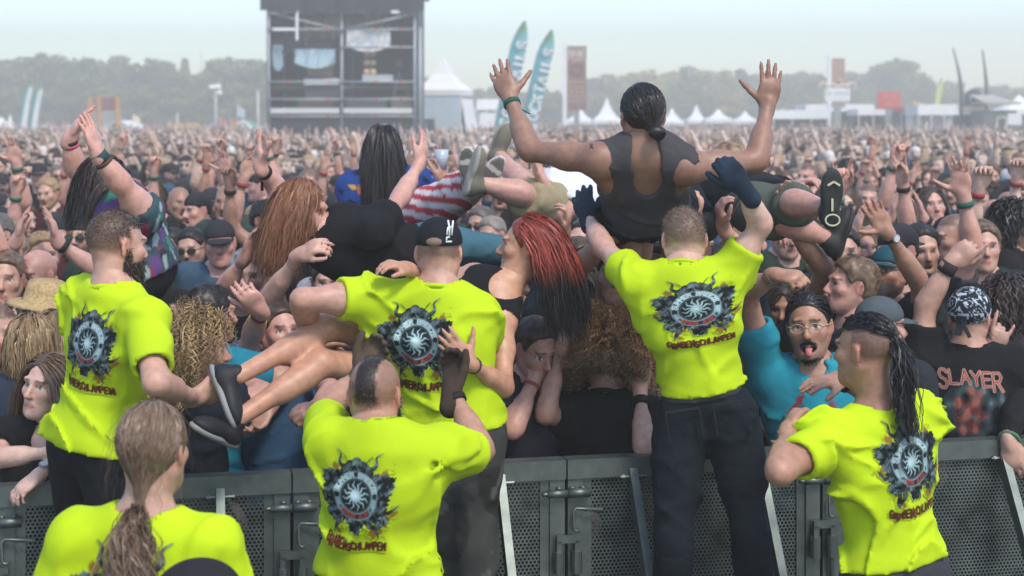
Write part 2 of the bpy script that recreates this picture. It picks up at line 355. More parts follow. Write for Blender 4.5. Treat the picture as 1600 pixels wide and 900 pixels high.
def face_colors(v, c, R, s, o, base, rg):
    q = (v - c) @ R / s; x, y, z = q[:, 0], q[:, 1], q[:, 2]; ax = np.abs(x)
    col = np.tile(base, (len(v), 1)).astype(float)
    def mixin(m, cc): col[:] = col * (1 - m[:, None]) + np.asarray(cc) * m[:, None]
    g = lambda d, w: np.exp(-np.clip(d / w, 0, 9) ** 2)
    red = np.array(base) * (1.08, .78, .72)
    mixin(.5 * g(np.hypot(ax - .04, z + .03), .022) * (y > .04), red); mixin(.5 * g(np.hypot(x, z + .032), .014) * (y > .09), red)
    mixin(.6 * (np.abs(ax - .082) < .02) * (y < .02) * (y > -.05) * (np.abs(z) < .04), red)
    mixin(.45 * g(np.hypot(ax - .032, (z + .012) * 1.6), .016) * (y > .06), np.array(base) * (.72, .6, .58))
    hc = np.array(o.get('hair', (.03, .02, .014)))
    cran = np.clip((z - .062 + .25 * np.clip(y - .045, 0, 1) * 0) / .012, 0, 1) * (y < .083)
    back = np.clip((.012 - y) / .01, 0, 1) * np.clip((z + .045 - np.clip(-y - .02, 0, .05) * .45) / .015, 0, 1)
    scalp = np.clip(np.maximum(cran, back), 0, 1) * (~((ax > .074) & (np.abs(z + .004) < .036) & (np.abs(y + .012) < .022)))
    if 'scalp' in o:
        sm = o['scalp'] if not o.get('stripe') else np.where(ax < .031, .97, .32); fade = np.clip((z + .05) / .10, 0, 1) if o.get('fade') else 1.0
        mixin(scalp * sm * (.45 + .55 * fade), hc)
    bd = o.get('beard', 0)
    if bd:
        bc = np.array(o.get('beard_col', hc))
        m = np.clip((-.045 - z + .5 * np.clip(.05 - ax, 0, .05) * 0) / .012, 0, 1) * (y > -.012) * (z > -.14)
        m = np.maximum(m, np.clip((.016 - np.abs(z + .054)) / .004, 0, 1) * (ax < .03) * (y > .06))
        m = np.maximum(m, (ax > .055) * (np.abs(y - .005) < .016) * (z < .0) * (z > -.08) * .9)
        m *= 1 - np.clip(1.2 - np.hypot(x / .021, (z + .07) / .009), 0, 1) * (y > .06)
        mixin(bd * m * (z < -.03), bc)
    lip = np.array(o.get('lip', np.array(base) * (.95, .56, .55)))
    mixin(.85 * np.clip((1.15 - np.hypot(x / .023, (z + .07) / .0125)) / .2, 0, 1) * (y > .07), lip)
    if o.get('mouth', 'closed') != 'closed':
        mo = o['mouth']; zz = .016 if mo in ('open', 'grin') else .009
        inm = np.clip((1.0 - np.hypot(x / (.030 if mo == 'grin' else .019), (z + .074) / zz)) / .12, 0, 1) * (y < .0925) * (y > .04); mixin(inm, (.04, .01, .01))
        teeth = inm * (z > -.074 + zz * .35); mixin(teeth * .9, (.62, .58, .5))
    else: mixin(.7 * g(np.abs(z + .07), .0028) * (ax < .023) * (y > .07), np.array(base) * .25)
    bw = np.clip(1.25 - np.abs(z - (.0255 - .12 * np.clip(ax - .03, 0, 1))) / .0052, 0, 1) * (ax > .012) * (ax < .052) * (y > .05)
    mixin(.9 * np.clip(bw, 0, 1), hc * .8)
    ex = ax - .032; er = np.hypot(ex / .0145, (z - .0003) / (.0072 * o.get('eye', 1.0)))
    eye = np.clip((1.08 - er) / .15, 0, 1) * (y > .06)
    mixin(np.clip((1.6 - er) / .3, 0, 1) * np.clip(z / .004, 0, 1) * (y > .06) * .55, np.array(base) * .35)
    mixin(eye, (.55, .52, .48)); gx = o.get('gaze', 0.0)
    ir = np.hypot(x - np.sign(x) * .032 - gx, z - .001); mixin(eye * np.clip((.0072 - ir) / .0015, 0, 1), o.get('iris', (.05, .035, .025)))
    mixin(np.clip((.17 - np.abs(er - 1.06)) / .1, 0, 1) * (z > .001) * (y > .06), (.02, .015, .012))
    mixin(.8 * g(np.hypot(ax - .009, z + .043), .0045) * (y > .085), np.array(base) * .2)
    return col

class Fig:
    """One person. neck/pelvis are points; yaw is the body's facing; arms and legs are given joint by joint."""
    def __init__(f, pelvis, neck, yaw, s=1.0, b=1.0, skin='fair', head=None, head_c=None, shoulders=None, seed=0, twist=0, female=False, fwd=None, hs=1.0):
        f.pelvis = np.asarray(pelvis, float); f.neck = np.asarray(neck, float); f.s = s; f.b = b; f.seed = seed; f.rg = np.random.default_rng(seed)
        f.up = nrm(f.neck - f.pelvis); y = math.radians(yaw); fw = V3(math.sin(y), math.cos(y), 0) if fwd is None else np.asarray(fwd, float)
        fw = nrm(fw - (fw @ f.up) * f.up); f.fw = fw; f.rt = np.cross(fw, f.up); f.R = np.stack([f.rt, fw, f.up], 1)
        yp = math.radians(yaw - twist); fp = V3(math.sin(yp), math.cos(yp), 0) if fwd is None else fw; fp = nrm(fp - (fp @ f.up) * f.up); f.Rp = np.stack([np.cross(fp, f.up), fp, f.up], 1)
        hy, hp, hr = head if head else (yaw, 0, 0); f.HR = rot_euler(hy, hp, hr); f.hs = .98 * s ** .5 * hs
        f.skin = np.array(SKINS[skin]) * f.rg.uniform(.93, 1.07)
        f.hc = np.asarray(head_c, float) if head_c is not None else f.neck + f.up * .042 * s + (f.HR @ V3(0, .03, .105)) * f.hs
        w = (.165 if female else .172) * s * (.5 + .5 * b); f.sh = {}
        for k, sg in (('R', 1), ('L', -1)):
            f.sh[k] = f.neck + f.rt * sg * w - f.up * .045 * s
            if shoulders and k in shoulders: f.sh[k] = np.asarray(shoulders[k], float)
        f.el = {}; f.wr = {}; f.hands = {}; f.hip = {}; f.kn = {}; f.an = {}; f.toe = {}
        for k, sg in (('R', 1), ('L', -1)): f.hip[k] = f.pelvis + f.Rp[:, 0] * sg * .09 * s
        f.female = female; f.face = {}; f.root = None; f.kids = []
    def _pt(f, spec, parent, L):
        if isinstance(spec, np.ndarray): return spec
        if len(spec) == 3 and not isinstance(spec[2], str): return P(*spec)
        return reach(parent, spec[0], spec[1], L, spec[2] == 'n')
    def arm(f, k, e, w, pose='relaxed', pn=None, fd=None, glove=None):
        s = f.s; E = f._pt(e, f.sh[k], .295 * s); W = f._pt(w, E, .25 * s)
        f.el[k] = E; f.wr[k] = W; x = nrm(W - E)
        if fd is not None: x = nrm(f._pt(fd, W, .17 * s) - W)
        f.hands[k] = (W, x, np.asarray(pn if pn is not None else -f.fw, float), pose, glove)
        return f
    def leg(f, k, kn, an, toe=None):
        s = f.s; f.kn[k] = f._pt(kn, f.hip[k], .43 * s); f.an[k] = f._pt(an, f.kn[k], .41 * s)
        f.toe[k] = nrm(toe) if toe is not None else f.Rp[:, 1]
        return f
    def stand(f, z=0.0, spread=.03):
        for k, sg in (('R', 1), ('L', -1)):
            h = f.hip[k]; fp = nrm(V3(f.Rp[0, 1], f.Rp[1, 1], 0)); rp = V3(fp[1], -fp[0], 0)
            A = V3(h[0], h[1], z + .09 * f.s) + rp * sg * spread; K = (h + A) / 2 + fp * .03 + rp * sg * .01
            f.kn[k] = K; f.an[k] = A; f.toe[k] = nrm(fp + rp * sg * .25)
        return f
    # ---- primitives by region
    def torso(f):
        s, b, R = f.s, f.b, f.R; n, p = f.neck, f.pelvis; L = np.linalg.norm(n - p); ps = []
        at = lambda t, x=0, y=0: p + f.up * L * t + f.rt * x * s + f.fw * y * s
        cw = (.135 if f.female else .155) * s * b
        ps += [ell(at(.68, 0, .005), R, (cw, .105 * s * b, .19 * s), .05), ell(at(.87), R, (cw * .98, .075 * s * b, .085 * s), .05),
               ell(at(.36, 0, .01 + .03 * (b - 1)), R, ((.118 if f.female else .14) * s * b, .095 * s * b ** 1.4, .16 * s), .06),
               ell(at(.06, 0, -.01), f.Rp, ((.158 if f.female else .15) * s * b, .108 * s * b, .13 * s), .06)]
        if f.female:
            for x in (-1, 1): ps.append(ell(at(.64, x * .068, .085), R, V3(.062, .058, .062) * s, .03))
        for k in 'RL':
            sh = f.sh[k]; e = f.el.get(k, sh - f.up * .2)
            ps += [cap(n + f.up * .0 * s, sh + (f.neck - sh) * .15, .055 * s, .05 * s * b, .05), cap(at(.62, (.09 if k == 'R' else -.09), -.01), sh + (e - sh) * .12, .075 * s * b, .052 * s * b, .05)]
        return ps
    def neckp(f):
        return [cap(f.neck - f.up * .03 * f.s, f.hc + f.HR @ V3(0, -.022, -.05) * f.hs, .066 * f.s * (.5 + .5 * f.b) * (.88 if f.female else 1), .054 * f.s * (.5 + .5 * f.b) * (.9 if f.female else 1), .03)]
    def upper_arm(f, k):
        s = f.s * (.86 if f.female else 1) * (.45 + .55 * f.b); a, e = f.sh[k], f.el[k]
        return [cap(a, e, .052 * s, .039 * s, .03), ell(a + (e - a) * .45, np.eye(3), (.046 * s,) * 3, .05), ell(a, np.eye(3), (.058 * s,) * 3, .04)]
    def fore_arm(f, k):
        s = f.s * (.86 if f.female else 1) * (.5 + .5 * f.b); e, w = f.el[k], f.wr[k]
        return [cap(e, w, .039 * s, .026 * s, .02), cap(e + (w - e) * .12, e + (w - e) * .45, .042 * s, .038 * s, .03)]
    def legp(f, k):
        s = f.s * (.5 + .5 * f.b) * (.87 if f.female else 1); h, n, a = f.hip[k], f.kn[k], f.an[k]; back = nrm(np.cross(np.cross(n - h, a - n), a - n)) if np.linalg.norm(np.cross(n - h, a - n)) > .01 else -f.Rp[:, 1]
        back = -f.Rp[:, 1] if back @ f.Rp[:, 1] > 0 and abs(f.up[2]) > .8 else back
        th = [cap(h, n, .083 * s, .054 * s, .04), cap(h + (n - h) * .1, h + (n - h) * .5, .086 * s, .074 * s, .05)]
        sk = [cap(n, a, .052 * s, .035 * s, .03), cap(n + (a - n) * .2 + back * .018 * s, n + (a - n) * .45 + back * .012 * s, .05 * s, .043 * s, .04)]
        return th, sk
    # ---- meshes
    def _obj(f, name, v, q, c, m, parent=True, color=None, label=None):
        me = mesh_arrays(name, v - f.base, quads=q, cols=c, material=m)
        return obj(name, me, f.root if parent else None, label=label, color=color) if parent else obj(name, me, loc=tuple(f.base), color=color)
    def body(f, label, cat='person', group=None, res=.018, hres=.0063, hdres=.0072, legs='none', arms=True, base_z=None, face=None, name='person'):
        f.base = V3(f.pelvis[0], f.pelvis[1], base_z if base_z is not None else (min(f.an['R'][2], f.an['L'][2]) - .09 if f.an else 0.0))
        f.face = dict(face or {}); parts = []
        ps = f.torso() + f.neckp()
        for k in f.el: ps += f.upper_arm(k) + f.fore_arm(k)
        if legs != 'none':
            for k in f.kn:
                th, sk = f.legp(k); ps += th + sk
        v, q = surface(ps, res); nz = SineNoise(22, 10, f.seed)(v)[:, None]
        col = f.skin * (1 + .05 * nz * (.6, 1.2, 1.2))
        for k in f.el:
            d = np.linalg.norm(v - f.el[k], axis=1)[:, None]; col = col * (1 - np.exp(-(d / .045) ** 2) * (0, .14, .16))
        f.bv = (v, q); parts.append((v, q, col))
        hp = head_prims(f.hc, f.HR, f.hs, f.face) + [inflate(p, -.0006) for p in f.neckp()]
        v, q = surface(hp, hres); parts.append((v, q, face_colors(v, f.hc, f.HR, f.hs, f.face, f.skin, f.rg)))
        f.hv = (v, q)
        for k, (W, x, pn, pose, glove) in f.hands.items():
            hpz, HRm = hand_prims(W, x, pn, pose, k == 'R', f.s * (.9 if f.female else 1.02), 1.0 if not glove else 1.14)
            fo = [inflate(f.fore_arm(k)[0], -.0008, a=f.el[k] + (W - f.el[k]) * .8)]; fo[0]['ra'] = fo[0]['rb'] * 1.1
            if glove is None:
                v, q = surface(hpz + fo, hdres); t = (v - W) @ nrm(x)
                c = f.skin * (1 - np.clip((t - .11) / .08, 0, 1)[:, None] * (.03, .16, .16)) * (1 + .04 * SineNoise(40, 8, f.seed)(v)[:, None])
                parts.append((v, q, c))
            else: f.kids.append(('glove', k, [inflate(p, .0015) for p in hpz] + [cap(W - x * .055, W, .035 * f.s, .031 * f.s, .01)], glove))
        v, q, c = join(parts)
        f.root = f._obj(name, v, q, c, M_SKIN, parent=False); tag(f.root, label, cat, group)
        for (nm, k, ps, gc) in f.kids:
            v, q = surface(ps, hdres); f._obj(nm, v, q, np.tile(gc, (len(v), 1)) * (1 + .15 * SineNoise(60, 8, 3)(v)[:, None]), M_CLOTHC)
        return f
    def shirt(f, col, m=None, res=.012, sleeve=.62, hem=.0, fold=.011, loose=.014, name='shirt', vneck=0.0, tank=False, long_sleeve=False, colfn=None, neck_r=.074, collar=True, hem_tilt=(0, 0), objcolor=None, sl=None, label=None):
        s = f.s; L = np.linalg.norm(f.neck - f.pelvis); ps = []
        hp = f.pelvis + f.up * (L * hem); hn = nrm(-f.up + f.rt * hem_tilt[0] + f.fw * hem_tilt[1])
        for i, p in enumerate(f.torso()):
            t = loose + (.006 if i == 2 else .013 if i == 3 else 0)
            ps.append(inflate(p, t))
        ps.append(cap(f.pelvis + f.up * (L * hem + .02), f.pelvis + f.up * L * .45, .1 * s * f.b, .1 * s * f.b, .05))
        if hem < .2 and f.up[2] > .7:
            for k in f.kn: ps += [inflate(p, loose + .012) for p in f.legp(k)[0]]
        for k in f.el:
            if tank: continue
            a, e = f.sh[k], f.el[k]; ua = f.upper_arm(k); slv = (sl or {}).get(k, sleeve)
            if long_sleeve:
                ps += [inflate(p, loose * .9) for p in ua]; w = f.wr[k]; fa = f.fore_arm(k)
                ps += [inflate(p, loose * .8, clips=[(e + (w - e) * .93, nrm(w - e))]) for p in fa]
            else:
                d = nrm(e - a); cl = [(a + (e - a) * slv, d)]
                ps += [inflate(p, loose * .95, clips=cl) for p in ua]
                r = (.052 + (.039 - .052) * slv) * s * (.86 if f.female else 1) * (.45 + .55 * f.b)
                ps.append(cap(a + (e - a) * .15, a + (e - a) * (slv + .2), r + loose, r + loose + .016, .03, clips=cl))
                ps.append(cap(a + (e - a) * (slv - .05), a + (e - a) * (slv + .3), r + .007, r + .013, .004, '-'))
        nk = f.neck; nd = nrm(f.hc - nk)
        if tank:
            for k, sg in (('R', 1), ('L', -1)):
                a = f.sh[k]; ps.append(ell(a + f.rt * sg * .035 * s - f.up * .07 * s, f.R, V3(.078, .16, .12) * s, .01, '-'))
            for k in f.el: ps.append(cap(f.sh[k] + (f.el[k] - f.sh[k]) * .3, f.el[k], .085 * s, .07 * s, .01, '-'))
            ps.append(ell(nk + f.up * .02 * s, f.R, V3(.068, .13, .075) * s, .01, '-')); ps.append(ell(nk - f.fw * .09 * s - f.up * .05 * s, f.R, V3(.052, .08, .085) * s, .01, '-'))
        else:
            ps.append(cap(nk + nd * .012 * s, nk + nd * .2, neck_r * s * (.6 + .4 * f.b), neck_r * 1.1 * s, .006, '-'))
            ps.append(ell(nk + f.fw * .05 * s - f.up * (.0 + vneck) * s, f.R, V3(.055, .075, .03 + vneck) * s, .008, '-'))
        mf = make_folds(fold, f.seed + 7, f.up, f.rt) if fold else None
        def att(p):
            w = np.clip((np.linalg.norm(p - nk, axis=1) - .10) / .12, 0, 1)
            for k in f.el:
                if tank or long_sleeve: continue
                a_ = f.sh[k]; dv = f.el[k] - a_; ln = np.linalg.norm(dv); dv = dv / ln; q_ = p - a_; t = q_ @ dv; rad = np.linalg.norm(q_ - t[:, None] * dv, axis=1); e_ = (sl or {}).get(k, sleeve) * ln
                w = np.where((rad < .13) & (t > 0), w * np.clip((e_ - .01 - t) / .07, .06, 1), w)
            return w.astype(np.float32)
        v, q = surface(ps, res, (lambda p: mf(p) * att(p)) if fold else None, clips=[(hp, hn)])
        f.sv = (v, q)
        c = np.tile(col, (len(v), 1)).astype(float) if colfn is None else colfn(f, v)
        o = f._obj(name, v, q, c, m or M_CLOTHC, color=objcolor, label=label); f.shirt_o = o
        if collar and not tank:
            rr = (neck_r + .004) * s * (.6 + .4 * f.b); a = np.linspace(0, 2 * np.pi, 29); u2 = nrm(f.fw - (f.fw @ nd) * nd); r2 = np.cross(u2, nd); fr = .5 + .5 * np.sin(a)
            ring = [nk + nd * (.016 - (.042 + vneck) * fr_ ** 1.5) * s + r2 * rr * math.cos(t) + u2 * (rr * math.sin(t) + .012 * fr_) for t, fr_ in zip(a, fr)]; mb = MB(); mb.tube(np.array(ring) - f.base, .0095 * s, 6, np.mean(c, 0) * .97, cap=False); obj('collar', mb.mesh('collar', m or M_CLOTHC, True), o)
        return f
    def trousers(f, col=None, m=None, res=.015, fold=.007, loose=.012, length=1.0, colfn=None, name='trousers', waist=.24, belt=None, only=None):
        s = f.s; L = np.linalg.norm(f.neck - f.pelvis); ps = []; wp = f.pelvis + f.up * L * waist
        for i in (2, 3): ps.append(inflate(f.torso()[i], loose * .8, clips=[(wp, f.up)]))
        for k in f.kn:
            th, sk = f.legp(k); h, n, a = f.hip[k], f.kn[k], f.an[k]
            if length >= .6:
                ps += [inflate(p, loose) for p in th]; e = n + (a - n) * min(1, (length - .5) * 2)
                ps += [inflate(p, loose * 1.2, clips=[(e, nrm(a - n))]) for p in sk]
            else:
                e = h + (n - h) * length * 2; ps += [inflate(p, loose * 1.6, clips=[(e, nrm(n - h))]) for p in th]
                ps.append(cap(h + (n - h) * .3, e, .09 * s, .078 * s, .03, clips=[(e, nrm(n - h))]))
        v, q = surface(ps, res, make_folds(fold, f.seed + 19, nrm(f.up), f.rt) if fold else None)
        c = np.tile(col if col is not None else (.02, .02, .02), (len(v), 1)) if colfn is None else colfn(f, v)
        o = f._obj(name, v, q, c, m or M_CLOTHC)
        if belt is not None:
            bp = f.pelvis + f.up * L * (waist - .012)
            bps = [inflate(p, loose * .8 + .006, clips=[(bp, f.up), (bp - f.up * .036, -f.up)]) for p in f.torso()[2:4]]
            v, q = surface(bps, .009); f._obj('belt', v, q, np.tile(belt, (len(v), 1)), M_PART)
        return f
    def shoe(f, k, col=(.02, .02, .02), sole=(.6, .6, .58), down=None, sole_pat=None):
        s = f.s; a = f.an[k]; x = f.toe[k]; u = nrm(f.kn[k] - a) if down is None else -nrm(down); x = nrm(x - (x @ u) * u); y = np.cross(u, x); R = np.stack([x, y, u], 1)
        L = lambda *c: a + R @ (np.array(c) * s)
        s = s * .92; up = [cap(L(-.012, 0, -.005), L(-.015, 0, -.05), .037 * s, .042 * s, .03), ell(L(.05, 0, -.05), R, V3(.09, .038, .032) * s, .03), ell(L(.11, 0, -.06), R, V3(.065, .042, .022) * s, .03),
              ell(L(-.03, 0, -.055), R, V3(.045, .038, .04) * s, .02)]
        so = [ell(L(.085, 0, -.078), R, V3(.098, .05, .02) * s, .02, clips=[(L(0, 0, -.092), -u)]), ell(L(-.03, 0, -.078), R, V3(.055, .04, .02) * s, .02, clips=[(L(0, 0, -.092), -u)])]
        v, q = surface([dict(p, clips=[(L(0, 0, -.07), -u)]) for p in up], .007); o = f._obj('shoe', v, q, np.tile(col, (len(v), 1)), M_PART)
        v, q = surface(so, .007); c = np.tile(sole, (len(v), 1)).astype(float)
        if sole_pat is not None:
            z = (v - a) @ u / s; t = (v - a) @ x / s; c[z < -.088] = sole_pat; c[(z < -.088) & (np.abs(t - .1) < .012)] = sole
        so_o = obj('sole', mesh_arrays('sole', v - f.base, quads=q, cols=c, material=M_PART), o)
        return f
    def band(f, k, t, col, w=.02, name='wristband', dr=.004, tail=None):
        e, wv = f.el[k], f.wr[k]; d = nrm(wv - e); c = e + (wv - e) * t; s = f.s * (.86 if f.female else 1) * (.5 + .5 * f.b); r = (.039 + (.026 - .039) * t) * s + dr
        x = nrm(np.cross(d, V3(.3, .2, .9))); y = np.cross(d, x); R = np.stack([x, y, d], 1); mb = MB()
        mb.lathe([(r - .003, -w / 2), (r + .002, -w / 2), (r + .003, 0), (r + .002, w / 2), (r - .003, w / 2)], c - f.base, 14, R, col)
        if tail is not None: mb.bar(c - f.base + x * r * .5, c - f.base + np.asarray(tail), .012, .004, col=col)
        mb.build(name, M_BAND, f.root, smooth=True); return f
    def watch(f, k, t, out):
        f.band(k, t, (.015, .015, .017), .02, 'watch_strap'); e, wv = f.el[k], f.wr[k]; c = e + (wv - e) * t; n = nrm(out); d = nrm(wv - e); n = nrm(n - (n @ d) * d); x = np.cross(d, n)
        r = .036 * f.s; mb = MB(); R = np.stack([x, d, n], 1)
        mb.lathe([(.018, 0), (.019, .006), (.016, .008)], c + n * (r - .004) - f.base, 14, R, (.25, .25, .25)); mb.lathe([(.014, 0), (.014, .0015)], c + n * (r + .0045) - f.base, 14, R, (.6, .62, .6))
        mb.build('watch', M_PART, f.root, smooth=False); return f
    def glasses(f, frame=(.3, .28, .25), dark=False):
        mb = MB(); H = lambda *a: f.hc + f.HR @ (np.array(a) * f.hs) - f.base; lens = MB()
        for x in (-1, 1):
            a = np.linspace(0, 2 * np.pi, 17); pts = [H(x * .033 + .024 * np.cos(t), .104 - .012 * abs(np.cos(t) * .5 + x * .5) ** 2, -.002 + .016 * np.sin(t)) for t in a]
            mb.tube(pts, .0016 if not dark else .0025, 5, frame); mb.tube([H(x * .057, .096, .004), H(x * .08, .0, .004), H(x * .08, -.02, -.006)], .0018, 5, frame)
            lens.add([H(x * .033, .103, -.002)] + pts[:-1], [(0, i + 1, (i + 1) % 16 + 1) for i in range(16)], (.02, .02, .02))
        mb.tube([H(-.01, .106, .0), H(0, .108, .003), H(.01, .106, .0)], .0016, 5, frame)
        o = mb.build('glasses', M_PART, f.root, smooth=True)
        if dark: lens.build('lenses', M_GLASS, o)
        return f
    def cap(f, col, brim='front', col_fn=None, panel=None, name='cap', brimcol=None):
        L = lambda *a: f.hc + f.HR @ (np.array(a) * f.hs); hs = f.hs; sg = 1 if brim == 'front' else -1
        v, q = surface([ell(L(0, -.014, .043), f.HR, V3(.085, .106, .088) * hs, .01, clips=[(L(0, -.014, .03), f.HR @ nrm((0, .12, -1)))])], .008)
        c = np.tile(col, (len(v), 1)).astype(float); o = f._obj(name, v, q, c, M_CLOTHC)
        if brim:
            nx, ny = 13, 6; vs = []
            for j in range(ny):
                for i in range(nx):
                    th = math.pi * (i / (nx - 1)); r = j / (ny - 1)
                    x = .078 * math.cos(th) * (1 - .06 * r); y = sg * (.02 + .072 * math.sin(th) + r * .075 * math.sin(th) ** .8); z = .036 - .02 * r * math.sin(th) - 2.2 * x * x - .03 * sg * 0
                    vs.append(L(x, y - .014 * (sg < 0), z))
            vs = np.array(vs); qd = [[j * nx + i, j * nx + i + 1, (j + 1) * nx + i + 1, (j + 1) * nx + i] for j in range(ny - 1) for i in range(nx - 1)]
            top = vs + f.HR[:, 2] * .004; vv = np.concatenate([top, vs]); m = len(vs); qq = qd + [[b + m for b in a[::-1]] for a in qd]
            rim = [(ny - 1) * nx + i for i in range(nx)]
            qq += [[rim[i], rim[i + 1], rim[i + 1] + m, rim[i] + m] for i in range(nx - 1)]
            bo = obj('brim', mesh_arrays('brim', vv - f.base, quads=np.array(qq), cols=np.tile(brimcol or col, (len(vv), 1)), material=M_CLOTHC), o)
        return o
    # ---- hair
    def hair_shell(f, col, thick=.010, low=-.04, line=.064, res=.0075, name='hair', noise=.004, m=None, objcolor=None, sideburn=False, vol=(1, 1, 1), parent=None):
        L = lambda *a: f.hc + f.HR @ (np.array(a) * f.hs); hs = f.hs; U = f.HR[:, 2]; Fw = f.HR[:, 1]
        c0 = ell(L(0, -.014, .034), f.HR, (V3(.075, .095, .086) + thick) * hs * np.array(vol), .012)
        c1 = ell(L(0, -.045, -.01), f.HR, (V3(.064, .06, .07) + thick * .8) * hs * np.array(vol), .02, clips=[(L(0, 0, low), -U)])
        c0['clips'] = [(L(0, .03, line - .05), nrm(f.HR @ V3(0, .85, -.52)))]
        ear = [ell(L(x * .085, .0, -.008), f.HR, V3(.03, .03, .04) * hs, .008, '-') for x in (-1, 1)]
        fr = ell(L(0, .11, .01), f.HR, V3(.085, .06, line + .006) * hs, .01, '-')
        nz = SineNoise(120, 12, f.seed + 3); nz2 = SineNoise(45, 10, f.seed + 4)
        v, q = surface([c0, c1] + ear + [fr], res, (lambda p: (noise * (nz(p) * .5 + nz2(p) * .6)).astype(np.float32)) if noise else None)
        cc = np.array(col) * (1 + .25 * SineNoise(150, 10, f.seed)(v)[:, None])
        return f._obj(name, v, q, cc, m or M_HAIR, color=objcolor)
    def roots(f, n, low=-.03, rg=None, maxy=.07, thick=.0):
        rg = rg or f.rg; out = []
        while len(out) < n:
            d = rg.normal(size=(n * 3, 3)); d /= np.linalg.norm(d, axis=1)[:, None]; q = V3(0, -.014, .034) + d * (V3(.076, .096, .087) + thick)
            z, y, x = q[:, 2], q[:, 1], np.abs(q[:, 0])
            ok = ((z > .062) & (y < maxy)) | ((y < .012 - .25 * np.clip(.02 - z, 0, 1)) & (z > low))
            out = list(out) + list(np.concatenate([q[ok], d[ok]], 1))
        out = np.array(out[:n]); return out[:, :3], out[:, 3:]
    def w(f, q): return f.hc + (q * f.hs) @ f.HR.T
    def colliders(f, grow=.012):
        s = f.s
        return [(f.w(V3(0, -.014, .034)), f.HR, (V3(.076, .096, .088) + .004) * f.hs), (f.w(V3(0, .02, -.04)), f.HR, V3(.062, .068, .085) * f.hs),
                (f.pelvis + f.up * np.linalg.norm(f.neck - f.pelvis) * .68, f.R, V3(.165, .115, .215) * s * f.b + grow), (f.neck - f.up * .04, f.R, V3(.19, .085, .06) * s + grow), (f.neck + f.up * .06, f.R, V3(.062, .062, .09) * s)]
    def long_hair(f, col, n=900, length=.4, steps=12, wave=.004, width=.0024, puff=.3, part=0.0, back=.5, tip=None, name='hair', grav=(0, 0, -1), spread=.3, curl=0.0, stiff=.72, vol=.0, col_fn=None, lvar=.25, shell=True, low=-.03, maxy=.07, m=None, objcolor=None):
        rg = f.rg; q, d = f.roots(n, low, rg, maxy); p = f.w(q); nn = d @ f.HR.T
        side = np.sign(q[:, :1] - part + 1e-6) * f.HR[:, 0]; g = nrm(grav)
        dr = nn * (puff + vol) + side * spread * (q[:, 2:3] > .03) - f.HR[:, 1] * back * rg.uniform(.6, 1.2, (n, 1)) + g * .3
        dr /= np.linalg.norm(dr, axis=1)[:, None]; ln = length * rg.uniform(1 - lvar, 1 + lvar * .3, n); ds = (ln / steps)[:, None]
        pts = [p.copy()]; cl = f.colliders(); ph = rg.uniform(0, 6.28, n); off = rg.uniform(.002, .012 + vol * .05, n)
        for i in range(steps):
            dr = dr * stiff + g * (1 - stiff) + rg.normal(size=(n, 3)) * .05; dr /= np.linalg.norm(dr, axis=1)[:, None]; p = p + dr * ds
            for c, R, r in cl:
                qq = (p - c) @ R / (r + off[:, None]); l = np.linalg.norm(qq, axis=1); m_ = l < 1
                if m_.any():
                    qn = qq[m_] / l[m_][:, None]; pn = c + (qn * (r + off[m_][:, None])) @ R.T; mv = pn - p[m_]; p[m_] = pn; dr[m_] = dr[m_] + mv / ds[m_] * .5
                    dr[m_] /= np.linalg.norm(dr[m_], axis=1)[:, None]
            pts.append(p.copy())
        A = np.stack(pts, 1)
        return f._ribbons(A, nn, col, width, wave, curl, ph, tip, name, shell, col_fn, m, objcolor)
    def _ribbons(f, A, nn, col, width, wave, curl, ph, tip, name, shell, col_fn=None, m=None, objcolor=None, shell_thick=.004):
        n, k, _ = A.shape; rg = f.rg; T = np.gradient(A, axis=1); T /= np.linalg.norm(T, axis=2)[:, :, None] + 1e-9
        out = A - (f.hc + f.HR @ V3(0, -.014, .0)); out -= (out * T).sum(2)[:, :, None] * T; out /= np.linalg.norm(out, axis=2)[:, :, None] + 1e-9
        W = np.cross(T, out); tt = np.linspace(0, 1, k)[None, :, None]
        if wave or curl:
            fr = (rg.uniform(14, 20, (n, 1, 1)) if not curl else rg.uniform(26, 40, (n, 1, 1))); a = ph[:, None, None] + fr * tt * (1 if not curl else 1.6)
            amp = (curl or wave) * np.clip(tt * 3, 0, 1); A = A + W * np.cos(a) * amp + out * np.sin(a) * amp * (1 if curl else .4)
        ang = rg.uniform(-.9, .9, (n, 1, 1)); wd = W * np.cos(ang) + out * np.sin(ang)
        ww = width * rg.uniform(.6, 1.4, (n, 1, 1)) * np.clip(1.15 - tt ** 3, .15, 1)
        vs = np.stack([A - wd * ww, A + wd * ww], 2).reshape(-1, 3)
        b = (np.arange(n)[:, None] * k + np.arange(k - 1)[None, :]).ravel() * 2; q = np.stack([b, b + 1, b + 3, b + 2], 1)
        base = np.array(col) * rg.uniform(.6, 1.5, (n, 1, 1)) * np.ones((n, k, 1))
        if tip is not None: base = base * (1 - np.clip(tt * 1.2 - .2, 0, 1)) + np.array(tip) * rg.uniform(.6, 1.4, (n, 1, 1)) * np.clip(tt * 1.2 - .2, 0, 1)
        if col_fn is not None: base = col_fn(A, rg)
        cc = np.repeat(base.reshape(-1, 3), 2, 0)
